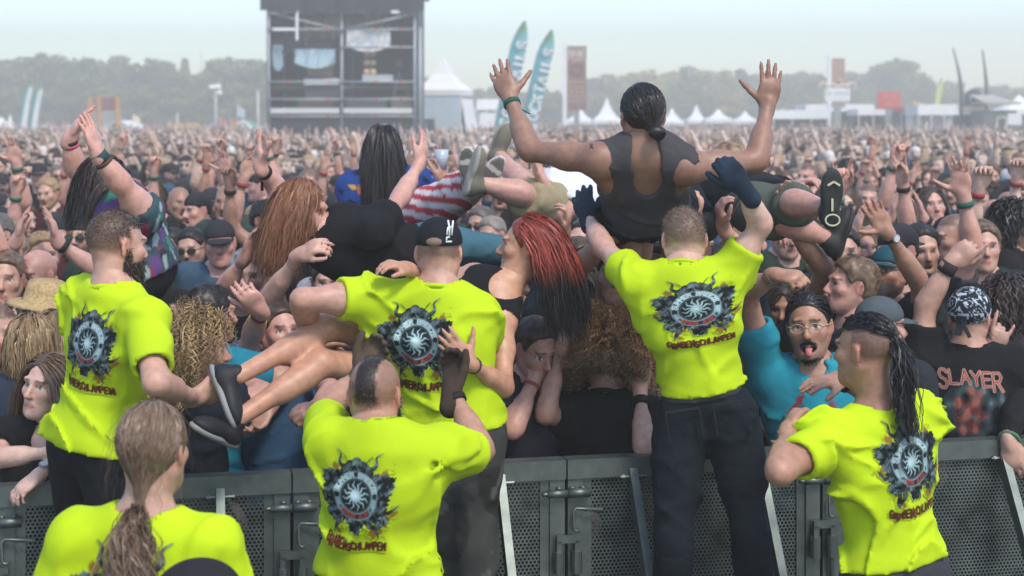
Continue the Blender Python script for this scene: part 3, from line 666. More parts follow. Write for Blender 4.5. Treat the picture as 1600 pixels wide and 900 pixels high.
        if shell:
            L = f.w; v, sq = surface([ell(L(V3(0, -.014, .034)), f.HR, (V3(.076, .096, .087) + shell_thick) * f.hs, .01, clips=[(L(V3(0, .03, .016)), nrm(f.HR @ V3(0, .85, -.52)))]),
                                      ell(L(V3(0, -.04, -.0)), f.HR, V3(.066, .066, .07) * f.hs, .02, clips=[(L(V3(0, 0, -.045)), -f.HR[:, 2]), (L(V3(0, -.005, 0)), f.HR[:, 1])])], .009)
            sc = np.tile(np.array(col) * .7, (len(v), 1)) if col_fn is None else col_fn(v[:, None, :], rg).reshape(-1, 3) * .7
            q = np.concatenate([q, sq + len(vs)]); vs = np.concatenate([vs, v]); cc = np.concatenate([cc, sc])
        return f._obj(name, vs, q, cc, m or M_HAIR, color=objcolor)
    def tied_hair(f, col, tie, n=420, steps=9, width=.003, low=-.035, name='hair', shell=True, mask=None, maxy=.075):
        q, d = f.roots(n, low, maxy=maxy)
        if mask is not None: keep = mask(q); q, d = q[keep], d[keep]
        n = len(q); t = np.array(tie); C = V3(0, -.014, .034); td = nrm((t - C) / V3(.076, .096, .087)); pts = []
        for i in range(steps):
            a = i / (steps - 1) * .98; dd = d * (1 - a) + td * a; dd /= np.linalg.norm(dd, axis=1)[:, None]; r = V3(.078, .098, .089) + .004 * math.sin(a * 3) + f.rg.uniform(0, .004, (n, 1))
            if i == steps - 1: pp = np.tile(t, (n, 1)) + f.rg.normal(size=(n, 3)) * .006
            else:
                w_ = np.clip((a - .55) / .43, 0, 1) ** 1.3; pp = (C + dd * r) * (1 - w_) + (t + d * .012) * w_
            pts.append(f.w(pp))
        return f._ribbons(np.stack(pts, 1), d, col, width, 0, 0, np.zeros(n), None, name, shell)
    def tail(f, col, tie, n=160, length=.3, steps=14, wave=.008, width=.0035, dir0=(0, -.8, -.3), tip=None, name='ponytail', rad=.02, grav=(0, 0, -1)):
        rg = f.rg; t = f.w(np.array(tie)); p = t + rg.normal(size=(n, 3)) * .008; dr = np.tile(f.HR @ nrm(dir0), (n, 1)) + rg.normal(size=(n, 3)) * rad * 12; dr /= np.linalg.norm(dr, axis=1)[:, None]
        ln = length * rg.uniform(.6, 1.1, n); ds = (ln / steps)[:, None]; pts = [p.copy()]; off = rg.uniform(.003, .03, n); cl = f.colliders(.016)
        for i in range(steps):
            dr = dr * .7 + nrm(grav) * .3 + rg.normal(size=(n, 3)) * .04; dr /= np.linalg.norm(dr, axis=1)[:, None]; p = p + dr * ds
            for c, R, r in cl[2:]:
                qq = (p - c) @ R / (r + off[:, None]); l = np.linalg.norm(qq, axis=1); m_ = l < 1
                if m_.any(): p[m_] = c + (qq[m_] / l[m_][:, None] * (r + off[m_][:, None])) @ R.T
            pts.append(p.copy())
        f._ribbons(np.stack(pts, 1), None, col, width, wave, 0, rg.uniform(0, 6.28, n), tip, name, False)
        mb = MB(); mb.lathe([(.016, -.008), (.019, 0), (.016, .008)], t - f.base, 12, f.HR @ rot_euler(0, -70, 0), (.01, .01, .01)); mb.build('hair_tie', M_PART, f.root, smooth=True)
    def fuzz(f, col, n=2500, ln=.008, low=-.04, lift=.6, name='hair_stubble', mask=None, thick=.0, w=.0009, lenfn=None, var=.5, m=None):
        q, d = f.roots(n, low, thick=thick)
        if mask is not None: k = mask(q); q, d = q[k], d[k]
        n = len(q); p = f.w(q) - (d @ f.HR.T) * .001; nn = d @ f.HR.T; dr = nn * lift - f.HR[:, 2] * .35 + f.HR[:, 1] * .25 + f.rg.normal(size=(n, 3)) * .3
        l = ln * f.rg.uniform(.5, 1.2, n) * (lenfn(q) if lenfn else 1); s = np.cross(nn, f.rg.normal(size=(n, 3))); s /= np.linalg.norm(s, axis=1)[:, None]
        vs = np.stack([p - s * w, p + s * w, p + dr * l[:, None]], 1).reshape(-1, 3); t = np.arange(n * 3).reshape(-1, 3)
        cc = np.repeat(np.array(col) * f.rg.uniform(1 - var, 1 + var, (n, 1)), 3, 0)
        return obj(name, mesh_arrays(name, vs - f.base, tris=t, cols=cc, material=m or M_HAIR), f.root)
    def beard_mesh(f, col, n=900, ln=.018):
        rg = f.rg; v = f.hv[0]; q = (v - f.hc) @ f.HR / f.hs; x, y, z = np.abs(q[:, 0]), q[:, 1], q[:, 2]
        m = ((z < -.05) & (z > -.125) & (y > .0) | (x > .05) & (np.abs(y - .005) < .016) & (z < 0) & (z > -.06)) & (np.hypot(q[:, 0] / .023, (z + .07) / .012) > 1)
        m |= (np.abs(z + .053) < .007) & (x < .028) & (y > .07); idx = rg.choice(np.nonzero(m)[0], n); p = v[idx] + rg.normal(size=(n, 3)) * .002
        nn = p - (f.hc + f.HR @ V3(0, .02, -.05)); nn /= np.linalg.norm(nn, axis=1)[:, None]; dr = nn * .6 - f.HR[:, 2] * .6 + rg.normal(size=(n, 3)) * .25
        s = np.cross(nn, rg.normal(size=(n, 3))); s /= np.linalg.norm(s, axis=1)[:, None]; l = ln * rg.uniform(.4, 1.2, (n, 1))
        vs = np.stack([p - s * .0016, p + s * .0016, p + dr * l], 1).reshape(-1, 3)
        obj('beard', mesh_arrays('beard', vs - f.base, tris=np.arange(n * 3).reshape(-1, 3), cols=np.repeat(np.array(col) * rg.uniform(.5, 1.5, (n, 1)), 3, 0), material=M_HAIR), f.root)
# ------------------------------------------------------------------ stroke lettering, raster prints
GL = {'#': [[(.1, .35), (.5, .35)], [(.1, .65), (.5, .65)]], 'A': [[(0, 0), (.3, 1), (.6, 0)], [(.1, .35), (.5, .35)]], 'B': [[(0, 0), (0, 1), (.4, 1), (.55, .78), (.4, .55), (0, .55)], [(.4, .55), (.6, .28), (.42, 0), (0, 0)]],
      'C': [[(.58, .85), (.4, 1), (.15, 1), (0, .75), (0, .25), (.15, 0), (.4, 0), (.58, .15)]], 'D': [[(0, 0), (0, 1), (.35, 1), (.58, .7), (.58, .3), (.35, 0), (0, 0)]], 'E': [[(.55, 1), (0, 1), (0, 0), (.55, 0)], [(0, .52), (.45, .52)]],
      'F': [[(.55, 1), (0, 1), (0, 0)], [(0, .52), (.45, .52)]], 'G': [[(.58, .85), (.4, 1), (.15, 1), (0, .75), (0, .25), (.15, 0), (.45, 0), (.58, .2), (.58, .45), (.35, .45)]], 'H': [[(0, 0), (0, 1)], [(.58, 0), (.58, 1)], [(0, .5), (.58, .5)]],
      'I': [[(.3, 0), (.3, 1)]], 'K': [[(0, 0), (0, 1)], [(.55, 1), (0, .45)], [(.15, .58), (.58, 0)]], 'L': [[(0, 1), (0, 0), (.52, 0)]], 'M': [[(0, 0), (.04, 1), (.32, .4), (.6, 1), (.64, 0)]],
      'N': [[(0, 0), (0, 1), (.58, 0), (.58, 1)]], 'O': [[(.3, 1), (.08, .85), (0, .5), (.08, .15), (.3, 0), (.52, .15), (.6, .5), (.52, .85), (.3, 1)]], 'P': [[(0, 0), (0, 1), (.42, 1), (.58, .75), (.42, .48), (0, .48)]],
      'R': [[(0, 0), (0, 1), (.42, 1), (.57, .76), (.42, .52), (0, .52)], [(.25, .52), (.6, 0)]], 'S': [[(.56, .85), (.4, 1), (.15, 1), (.02, .78), (.15, .56), (.42, .46), (.57, .24), (.42, 0), (.15, 0), (0, .15)]],
      'T': [[(0, 1), (.6, 1)], [(.3, 1), (.3, 0)]], 'U': [[(0, 1), (0, .25), (.15, 0), (.42, 0), (.58, .25), (.58, 1)]], 'Y': [[(0, 1), (.3, .5), (.6, 1)], [(.3, .5), (.3, 0)]],
      'Z': [[(.02, 1), (.56, 1), (0, 0), (.58, 0)]], '!': [[(.3, 1), (.3, .3)], [(.3, .08), (.3, 0)]], ' ': [], '2': [[(.02, .8), (.2, 1), (.45, 1), (.57, .75), (0, 0), (.58, 0)]], '0': [[(.3, 1), (.06, .8), (.06, .2), (.3, 0), (.54, .2), (.54, .8), (.3, 1)]]}
def segdist(U, V, a, b):
    a = np.asarray(a, float); d = np.asarray(b, float) - a; x = U - a[0]; y = V - a[1]; t = np.clip((x * d[0] + y * d[1]) / (d @ d + 1e-12), 0, 1)
    return np.hypot(x - t * d[0], y - t * d[1])
def text_dist(U, V, text, place, h):     # place(i, gx, gy) -> point; distance to all strokes
    D = np.full(U.shape, 9.0)
    for i, ch in enumerate(text):
        for pl in GL[ch]:
            pp = [place(i, x, y) for x, y in pl]
            for a, b in zip(pp[:-1], pp[1:]):
                lo = np.minimum(a, b) - h * .5; hi = np.maximum(a, b) + h * .5
                m = (U > lo[0]) & (U < hi[0]) & (V > lo[1]) & (V < hi[1])
                if m.any(): D[m] = np.minimum(D[m], segdist(U[m], V[m], a, b))
    return D
def stroke_taper(U, V, pts, w0, w1):     # coverage distance of a tapering curve, negative inside
    pts = np.asarray(pts, float); D = np.full(U.shape, 9.0); n = len(pts) - 1
    for i in range(n):
        D = np.minimum(D, segdist(U, V, pts[i], pts[i + 1]) - (w0 + (w1 - w0) * (i + .5) / n))
    return D
def smooth_pts(ctrl, n=14):
    c = np.asarray(ctrl, float); t = np.linspace(0, len(c) - 1, n); k = np.minimum(t.astype(int), len(c) - 2); u = t - k
    g = lambda i: c[np.clip(i, 0, len(c) - 1)]
    p0, p1, p2, p3 = g(k - 1), g(k), g(k + 1), g(k + 2); u = u[:, None]
    return .5 * (2 * p1 + (p2 - p0) * u + (2 * p0 - 5 * p1 + 4 * p2 - p3) * u ** 2 + (3 * p1 - 3 * p2 + p3 - p0) * u ** 3)

NEON = np.array((.45, .62, .008))
def emblem(U, V, px):                    # shirt print: horned ring with sun, wings and lettering; U, V in emblem radii
    sh = U.shape; p3 = np.stack([U.ravel(), V.ravel(), 0 * U.ravel()], 1)
    n1 = SineNoise(9, 14, 1)(p3).reshape(sh); n2 = SineNoise(28, 16, 2)(p3).reshape(sh); n3 = SineNoise(60, 16, 4)(p3).reshape(sh)
    rgb = np.tile(NEON, sh + (1,)).astype(float); A = np.zeros(sh)
    def put(d, c, soft=1.2, op=1.0):
        m = np.clip(.5 - d / (px * soft), 0, 1)[..., None] * op; c = np.asarray(c, float); rgb[:] = rgb * (1 - m) + c * m; np.maximum(A, m[..., 0], out=A)
    for cx, cy, r in ((-.55, .55, .17), (.68, .5, .22), (.85, -.35, .14), (-.45, -.75, .22), (.35, -.78, .25), (-.85, -.05, .12)):
        d = np.hypot(U - cx, V - cy) - r * (.45 + .3 * n1 + .35 * n2 + .25 * n3); put(d, (.15, .022, .008), 7, .8); put(d + .05, (.30, .08, .01), 5, .2)
    th = np.arctan2(U, V); r = np.hypot(U, V)
    lob = .66 + .10 * np.cos(2 * th + 3.14) * np.abs(np.sin(th)) + .24 * np.exp(-((np.abs(th) - 1.12) / .26) ** 2) + .1 * np.exp(-((np.abs(th) - 2.25) / .22) ** 2) + .18 * np.exp(-((np.abs(th) - 3.05) / .16) ** 2)
    saw = .07 * np.abs(((th * 7.3 + .6 * np.sin(th * 3)) % 1) - .5) * 2 + .045 * np.abs(((th * 17.1) % 1) - .5) * 2
    sil = r - (lob + saw - .02)
    tone = np.clip(.045 + .05 * n2 + .045 * n3 + .05 * np.sin(40 * r + 6 * n1) * (np.sin(th * 9 + n1 * 2)), .006, .3)
    teal = np.stack([tone * .62, tone * .95, tone * 1.05], -1)
    put(sil, teal)
    H = [[(-.16, .72), (-.32, .62), (-.45, .70), (-.42, .88), (-.52, .98)], [(.16, .72), (.34, .62), (.47, .72), (.46, .88), (.6, .98)], [(.55, -.22), (.75, -.3), (.88, -.24), (1.02, -.12)],
         [(-.6, -.15), (-.78, -.22), (-.86, -.12), (-.93, -.02)], [(-.42, -.62), (-.52, -.78), (-.56, -.92)], [(.38, -.62), (.52, -.74), (.55, -.92)]]
    for c in H: put(stroke_taper(U, V, smooth_pts(c, 22), .075, .008), np.clip(teal * .8 + .008, 0, 1))
    for sx in (-1, 1):
        for k in range(3): put(stroke_taper(U, V, [(sx * (.2 + .04 * k), .70 + .06 * k), (sx * (.27 + .05 * k), .80 + .05 * k)], .015, .003), (.012, .02, .022))
    def skull(cx, cy, s, rot=0, lum=.2):
        x = (U - cx) * math.cos(rot) + (V - cy) * math.sin(rot); y = -(U - cx) * math.sin(rot) + (V - cy) * math.cos(rot); x = x / s; y = y / s
        d = np.minimum(np.hypot(x / .85, y - .1) - .85, np.maximum(np.abs(x) - .5, np.abs(y + .75) - .4)) * s
        sh_ = lum * (.75 + .35 * n3 + .3 * (.4 - x * .4)); put(d, np.stack([sh_ * .62, sh_ * .92, sh_], -1)); put(np.abs(d) - .012, (.01, .016, .018))
        for e in (-1, 1): put((np.hypot((x - e * .36) / 1.25, y + .02 + e * x * .3) - .2) * s, (.004, .006, .007))
        put((np.hypot(x, (y + .38) / 1.5) - .12) * s, (.005, .007, .008)); put((np.abs(y + .82) - .05) * s + 9 * (np.abs(x) > .45), (.008, .012, .013))
    skull(0, .66, .2, 0, .16); skull(-.62, -.47, .15, .7, .17); skull(.64, -.5, .16, -.7, .19)
    put(r - .545, (.012, .018, .020)); put(np.abs(r - .54) - .012, (.16, .24, .26)); put(r - .40, (.010, .016, .018)); put(np.abs(r - .40) - .014, (.20, .29, .31)); put(np.abs(r - .36) - .006, (.07, .11, .12))
    for sgn, c in ((-1, 2.05), (1, 1.95)):
        a = np.abs(th * sgn - c) - .33; put(np.maximum(a * .47, np.abs(r - .47) - .055), (.24, .36, .38)); put(np.maximum(np.maximum((np.abs(th * sgn - c - .17) - .1) * .47, np.abs(r - .47) - .032), -9), (.05, .08, .085))
    def ring(i, x, y, txt, a0, da, top=True):
        a = a0 + (i + x / .62 - .5) * da; rr = (.425 + .095 * y) if top else (.515 - .095 * y); return np.array([rr * math.sin(a), rr * math.cos(a)])
    T = 'SUMMER BREEZE'; put(text_dist(U, V, T, lambda i, x, y: ring(i, x * .8, y, T, -1.30, .217), .1) - .016, (.42, .58, .60))
    T2 = 'OPEN AIR'; put(text_dist(U, V, T2, lambda i, x, y: ring(i, x * .8, y, T2, 3.14 + .72, -.205, False), .1) - .015, (.30, .05, .04))
    wob = th + .10 * np.sin(r * 34); ray = np.abs(((wob * 12 / (2 * np.pi)) % 1) - .5) * 2; tipr = np.clip((.345 - r) / .215, 0, 1)
    put((ray - .62 * tipr) * .12 + 9 * (r > .345), (.28, .43, .45)); put(r - .13, np.stack([.34 + 0 * r, .50 + 0 * r, .52 + 0 * r], -1) * (1 + .25 * n1)[..., None]); put(r - .06 - .02 * n1, (.62, .78, .78), 8)
    rs = np.random.default_rng(4); T3 = 'GRABENSCHLAMPEN'; jit = rs.uniform(-.03, .03, (20, 3))
    def base(i, x, y):
        X = (i - 7) * .098 + x * .115 - .035; return np.array([X, -1.19 + .10 * X * X + jit[i, 0] + y * (.155 + jit[i, 1]) + jit[i, 2] * x])
    d = text_dist(U, V, T3, base, .12); put(d - .030, (.030, .004, .003)); put(d - .012, (.11, .010, .008), 1.4)
    return rgb, A

def decal(f, center, S, draw, name, m, parent=None, asp=1.0, cell=.0026, half=(1.1, 1.3), outward=None, up=None, lift=.0018, side=-1):
    """print laid onto the shirt's own surface"""
    v, q = f.sv; bvh = BVHTree.FromPolygons([tuple(a) for a in v], [tuple(int(i) for i in a) for a in q])
    out = nrm(outward if outward is not None else side * f.fw); upv = nrm((up if up is not None else f.up)); upv = nrm(upv - (upv @ out) * out); rt = np.cross(upv, out)
    nx = int(2 * half[0] * S / cell); ny = int(2 * half[1] * S / cell); us = np.linspace(-half[0], half[0], nx); vs = np.linspace(-half[1], half[1], ny)
    U, W = np.meshgrid(us, vs); rgb, A = draw(U, W, cell / S); pts = np.zeros((ny, nx, 3)); ok = np.zeros((ny, nx), bool)
    need = A > .01; need = need | np.roll(need, 1, 0) | np.roll(need, -1, 0) | np.roll(need, 1, 1) | np.roll(need, -1, 1)
    O = np.asarray(center, float); dv = Vector(-out)
    for j in range(ny):
        for i in range(nx):
            if not need[j, i]: continue
            o = O + rt * U[j, i] * S + upv * W[j, i] * S * asp + out * .35; h = bvh.ray_cast(Vector(o), dv, .6)
            if h[0] is not None:
                nn = h[1] if h[1].dot(dv) < 0 else -h[1]
                pts[j, i] = np.array(h[0]) + out * lift + np.array(nn) * lift; ok[j, i] = True
    dz = (pts @ out); idx = np.arange(nx * ny).reshape(ny, nx); a = ok[:-1, :-1] & ok[1:, :-1] & ok[:-1, 1:] & ok[1:, 1:]; z4 = np.stack([dz[:-1, :-1], dz[1:, :-1], dz[:-1, 1:], dz[1:, 1:]]); a &= (z4.max(0) - z4.min(0)) < .035
    A4 = np.maximum.reduce([A[:-1, :-1], A[1:, :-1], A[:-1, 1:], A[1:, 1:]]); a &= A4 > .02
    Q = np.stack([idx[:-1, :-1][a], idx[:-1, 1:][a], idx[1:, 1:][a], idx[1:, :-1][a]], 1); used = np.unique(Q); re = np.full(nx * ny, -1); re[used] = np.arange(len(used))
    me = mesh_arrays(name, pts.reshape(-1, 3)[used] - f.base, quads=re[Q], cols=rgb.reshape(-1, 3)[used], material=m)
    return obj(name, me, parent or f.shirt_o)

# ------------------------------------------------------------------ ground
gm = mat('trodden_field', (.085, .07, .045), rough=.95, noise=.5, nscale=.8, bump=.4, bscale=6)
mb = MB(); mb.add([(-900, -60, 0), (900, -60, 0), (900, 1500, 0), (-900, 1500, 0)], [(0, 1, 2, 3)]); mb.build('ground', gm, kind='structure')

def empty(name, loc=(0, 0, 0), **k):
    o = bpy.data.objects.new(name, None); COL.objects.link(o); o.location = loc; tag(o, **k); return o

# ------------------------------------------------------------------ crowd barrier
BA = np.array([-1.75, 5.54]); BB = np.array([2.0, 6.38]); bdir = (BB - BA) / np.linalg.norm(BB - BA); bang = math.atan2(bdir[1], bdir[0])
def perforated():
    m = bpy.data.materials.new('perforated_steel'); m.use_nodes = True; n = m.node_tree.nodes; l = m.node_tree.links; b = n['Principled BSDF']; out = n['Material Output']
    b.inputs['Metallic'].default_value = .85; b.inputs['Roughness'].default_value = .5
    tc = n.new('ShaderNodeTexCoord'); sp = n.new('ShaderNodeSeparateXYZ'); l.new(tc.outputs['Object'], sp.inputs[0]); a = .0150
    def M(op, x, y=None):
        k = n.new('ShaderNodeMath'); k.operation = op
        for i, s in enumerate((x, y)):
            if s is None: continue
            if isinstance(s, (int, float)): k.inputs[i].default_value = s
            else: l.new(s, k.inputs[i])
        return k.outputs[0]
    ds = []
    for off in (0.0, .5):
        u = M('MULTIPLY', M('SUBTRACT', M('FRACT', M('ADD', M('DIVIDE', sp.outputs['X'], a), off)), .5), a)
        v = M('MULTIPLY', M('SUBTRACT', M('FRACT', M('ADD', M('DIVIDE', sp.outputs['Z'], a * 1.732), off)), .5), a * 1.732)
        ds.append(M('SQRT', M('ADD', M('MULTIPLY', u, u), M('MULTIPLY', v, v))))
    hole = M('LESS_THAN', M('MINIMUM', ds[0], ds[1]), .0049)
    t = n.new('ShaderNodeTexNoise'); t.inputs['Scale'].default_value = 9; t.inputs['Detail'].default_value = 8; l.new(tc.outputs['Object'], t.inputs['Vector'])
    cr = n.new('ShaderNodeValToRGB'); cr.color_ramp.elements[0].position = .3; cr.color_ramp.elements[0].color = (.07, .09, .085, 1); cr.color_ramp.elements[1].position = .75; cr.color_ramp.elements[1].color = (.22, .26, .245, 1)
    l.new(t.outputs[0], cr.inputs[0]); l.new(cr.outputs[0], b.inputs['Base Color'])
    tr = n.new('ShaderNodeBsdfTransparent'); mx = n.new('ShaderNodeMixShader'); l.new(hole, mx.inputs[0]); l.new(b.outputs[0], mx.inputs[1]); l.new(tr.outputs[0], mx.inputs[2]); l.new(mx.outputs[0], out.inputs[0])
    return m
M_PERF = perforated()
M_STEEL = mat('galvanised_steel', (.15, .18, .17), rough=.5, metal=.85, noise=.25, nscale=14, bump=.08, bscale=90)
M_STEEL2 = mat('bright_steel', (.15, .18, .17), rough=.5, metal=.85, noise=.2, nscale=20, bump=.06, bscale=120)
bnames = ['steel barrier panel at the left edge, under the folded arms', 'steel barrier panel behind the long-haired and kneeling guards, left of the camouflage trousers', 'steel barrier panel between the camouflage trousers and the dark jeans',
          'steel barrier panel behind the dark jeans', 'steel barrier panel at the right edge, under the hanging hand', 'steel barrier panel outside the frame on the far right']
def barrier(i):
    s = (.193 - BA[0]) / bdir[0] + (i - 2) * 1.0; o = BA + bdir * s
    r = empty('barrier_panel', (o[0], o[1], 0), label=bnames[i], cat='barrier', group='crowd barrier panels'); r.rotation_euler = (0, 0, bang)
    T = 1.1
    m = MB(); m.box((.5, 0, T - .022), (.994, .075, .044)); m.box((.5, -.035, T - .055), (.994, .006, .03)); m.build('top_rail', M_STEEL2, r)
    m = MB(); m.add([(.06, -.012, .12), (.94, -.012, .12), (.94, -.012, T - .05), (.06, -.012, T - .05)], [(0, 1, 2, 3)]); m.build('perforated_sheet', M_PERF, r)
    for x in (.034, .966):
        m = MB(); m.box((x, -.014, (T - .045) / 2 + .03), (.056, .028, T - .105)); m.box((x + (.045 if x < .5 else -.045), -.016, (T - .045) / 2 + .03), (.036, .006, T - .11))
        for z in np.arange(.2, 1.0, .075): m.lathe([(.0035, 0), (.003, .002)], (x + (.05 if x < .5 else -.05), -.0195, z), 6, rot_euler(0, 90, 0))
        m.build('side_post', M_STEEL, r)
    for x in (.25, .75):
        m = MB(); m.bar((x, -.03, T - .05), (x, -.62, .05), .05, .03, up=(1, 0, 0)); br = m.build('brace', M_STEEL2, r)
        m = MB(); m.tube([(x - .05, -.045, T - .07), (x + .05, -.045, T - .07)], .006, 6); m.lathe([(.011, 0), (.011, .012)], (x - .045, -.045, T - .07), 6, rot_euler(90, -90, 0)); m.build('bolt', M_STEEL2, br)
    m = MB(); m.box((.5, -.26, .36), (.98, .36, .03)); m.build('step', M_STEEL, r)
    m = MB(); m.box((.5, .5, .012), (.98, 1.2, .02)); m.box((.5, -.35, .016), (.98, .6, .03)); m.build('foot_plate', M_STEEL, r)
    m = MB(); m.tube([(-.075, -.045, .98), (.0, -.045, .98)], .014, 10); m.tube([(.004, -.045, .98), (.085, -.045, .98)], .017, 10); m.tube([(-.095, -.045, .98), (-.07, -.045, .98)], .008, 8)
    for x in (-.03, .02, .06): m.box((x, -.03, .998), (.018, .03, .008))
    m.build('hinge_pin', M_STEEL2, r, smooth=True)
    m = MB(); m.tube([(.13, -.05, .915), (.03, -.05, .925), (.022, -.05, .915), (.022, -.05, .85), (.03, -.05, .842), (.045, -.05, .842)], .006, 8)
    for k in range(9): m.lathe([(.0085, 0), (.0085, .004)], (.06 + k * .008, -.05, .921 - k * .0008), 8, rot_euler(90, -90, 0))
    m.build('latch_hook', M_STEEL2, r, smooth=True)
    m = MB(); m.box((0, -.05, .815), (.085, .02, .028)); m.box((-.034, -.05, .785), (.018, .02, .05)); m.box((.034, -.05, .785), (.018, .02, .05)); m.tube([(-.034, -.05, .77), (-.034, -.05, .69)], .02, 10); m.tube([(.034, -.05, .77), (.034, -.05, .69)], .02, 10); m.tube([(.034, -.05, .69), (.034, -.05, .58)], .007, 8)
    for k in range(10): m.lathe([(.011, 0), (.011, .004)], (.034, -.05, .60 + k * .009), 8)
    m.build('lock_bracket', M_STEEL, r)
for i in range(5): barrier(i)

# ------------------------------------------------------------------ far buildings, tents, signs
def pz(py, d): return CH - (py - HZ) / F * d
def pxx(px, d): return (px - 800) / F * d
W_TENT = mat('tent_white', (.8, .8, .78), rough=.7, noise=.05, nscale=1.5)
W_BEIGE = mat('tent_beige', (.62, .56, .44), rough=.75, noise=.06, nscale=1.5)
def paint(name, c, **k): return mat(name, c, rough=.65, noise=.08, nscale=3, **k)
def pagoda(px, peak_y, eave_y, wpx, d, label, color=None, rot=0.0, body=True):
    x = pxx(px, d); w = wpx / F * d; ze = pz(eave_y, d); zp = pz(peak_y, d); r = empty('pagoda_tent', (x, d, 0), label=label, cat='tent', group='white tents along the field edge'); r.rotation_euler = (0, 0, rot)
    prof = [(1.0, 0), (.62, .22), (.34, .48), (.15, .78), (.02, 1.0)]; m = MB(); vs = []; h = w / 2
    for s, t in prof: vs += [(sx * h * s, sy * h * s, ze + (zp - ze) * t) for sx, sy in ((-1, -1), (1, -1), (1, 1), (-1, 1))]
    fs = [(i * 4 + j, i * 4 + (j + 1) % 4, i * 4 + 4 + (j + 1) % 4, i * 4 + 4 + j) for i in range(4) for j in range(4)]; m.add(vs, fs); m.build('roof', color or W_TENT, r)
    for sx, sy in ((-1, -1), (1, -1), (1, 1), (-1, 1)): m = MB(); m.box((sx * h * .96, sy * h * .96, ze / 2), (.08, .08, ze)); m.build('pole', color or W_TENT, r)
    for c_, s_ in (((0, -h, ze - .15), (w, .02, .3)), ((h, 0, ze - .15), (.02, w * .98, .3)), ((-h, 0, ze - .15), (.02, w * .98, .3))): m = MB(); m.box(c_, s_); m.build('valance', color or W_TENT, r)
    if body:
        for c_, s_ in (((0, h * .9, ze / 2 - .05), (w * .96, .03, ze - .3)), ((h * .9, 0, ze / 2 - .05), (.03, w * .8, ze - .3))): m = MB(); m.box(c_, s_); m.build('side_wall', color or W_TENT, r)
    return r
for a in ((906, 168, 189, 46, 135, 'small white pagoda tent right of the tall brown banner'), (948, 153, 188, 44, 132, 'white pagoda tent with tall sharp peak left of the ponytailed crowd surfer'), (1050, 168, 190, 34, 136, 'white pagoda tent just right of the ponytailed surfer head'),
          (1088, 163, 188, 30, 140, 'white pagoda tent with a small second peak, second right of the surfer head'), (1122, 170, 187, 44, 134, 'low white tent third right of the ponytailed surfer head'), (1164, 173, 188, 36, 134, 'low white tent left of the surfer right forearm'),
          (1222, 170, 184, 34, 140, 'low white tent just right of the surfer raised forearm'), (1245, 169, 184, 30, 142, 'low white tent beside the long white stall roof'), (2, 183, 206, 60, 125, 'white tent cut by the left edge of the picture'),
          (16, 178, 206, 22, 130, 'narrow white pagoda peak near the left edge'), (1592, 148, 172, 70, 110, 'large white tent cut by the right edge of the picture')):
    pagoda(*a)
# big tent beside the tower
r = pagoda(693, 88, 141, 76, 84, 'tall white pagoda tent with shade coloured into its front wall right of the scaffold tower', rot=math.radians(-12))
m = MB(); w = 76 / F * 84; m.box((0, -w * .49, 1.75), (w * .96, .04, 3.4)); m.build('front_wall', paint('wall_shade_blue', (.50, .60, .66)), r)  # white front wall; its bluish shade is put into the base colour
m = MB(); m.box((w * .60, 0, 1.7), (.04, w * .96, 3.3), rot_euler(0, 0, -9)); m.build('flared_side_wall', W_TENT, r)
m = MB(); m.box((-w * .22, -w * .5 - .03, 1.95), (.85, .04, .75)); wi = m.build('window', paint('window_dark', (.05, .09, .12)), r); m = MB(); m.box((-w * .42, -w * .5 - .035, 1.95), (.18, .05, .95)); m.build('red_panel', paint('red_panel', (.5, .06, .07)), r)

def gable(px0, px1, ridge_y, eave_y, d, depth, label, roofm, name='market_stall', wallm=None, cat='stall'):
    x0, x1 = pxx(px0, d), pxx(px1, d); w = x1 - x0; ze = pz(eave_y, d); zr = pz(ridge_y, d); r = empty(name, ((x0 + x1) / 2, d, 0), label=label, cat=cat); h = w / 2
    m = MB(); m.add([(-h, 0, ze), (h, 0, ze), (0, 0, zr), (-h, depth, ze), (h, depth, ze), (0, depth, zr), ], [(0, 2, 5, 3), (1, 4, 5, 2)]); m.build('roof', roofm, r)
    m = MB(); m.bar((-h, -.02, ze), (0, -.02, zr), .12, .18, (0, 1, 0)); m.bar((h, -.02, ze), (0, -.02, zr), .12, .18, (0, 1, 0)); m.box((0, 0, (ze + zr) / 2), (.1, .05, zr - ze)); m.build('gable_trim', W_TENT, r)
    m = MB(); m.box((0, depth, ze / 2), (w, .1, ze)); m.build('wall', wallm or W_BEIGE, r)
    for x in (-1, 1): m = MB(); m.box((x * h * .96, 0, ze / 2), (.1, .1, ze)); m.build('post', W_TENT, r)
    return r
def flat_stall(px0, px1, y0, y1, d, depth, label, roofm, bodym, cat='stall'):
    x0, x1 = pxx(px0, d), pxx(px1, d); w = x1 - x0; zt, zb = pz(y0, d), pz(y1, d); r = empty('market_stall', ((x0 + x1) / 2, d, 0), label=label, cat=cat)
    m = MB(); m.box((0, depth / 2, (zt + zb) / 2), (w, depth, zt - zb), taper=.96); m.build('awning', roofm, r); m = MB(); m.box((0, depth * .7, zb / 2), (w * .94, depth * .5, zb)); m.build('booth', bodym, r)
    for x in np.linspace(-w * .47, w * .47, 4): m = MB(); m.box((x, .05, zb / 2), (.07, .07, zb)); m.build('post', W_TENT, r)
    return r
dkb = paint('booth_dark', (.10, .09, .08)); redm = paint('roof_red', (.5, .07, .06)); yel = paint('sign_yellow', (.75, .45, .04)); bei = W_BEIGE
gable(152, 218, 188, 206, 122, 5, 'white gabled market stall with open truss front left of the tower', W_TENT)
flat_stall(168, 234, 206, 220, 112, 3, 'low stall with a red awning under the white gable', redm, dkb); flat_stall(236, 330, 206, 216, 125, 3, 'long white stall awning below the yellow sign', W_TENT, dkb)
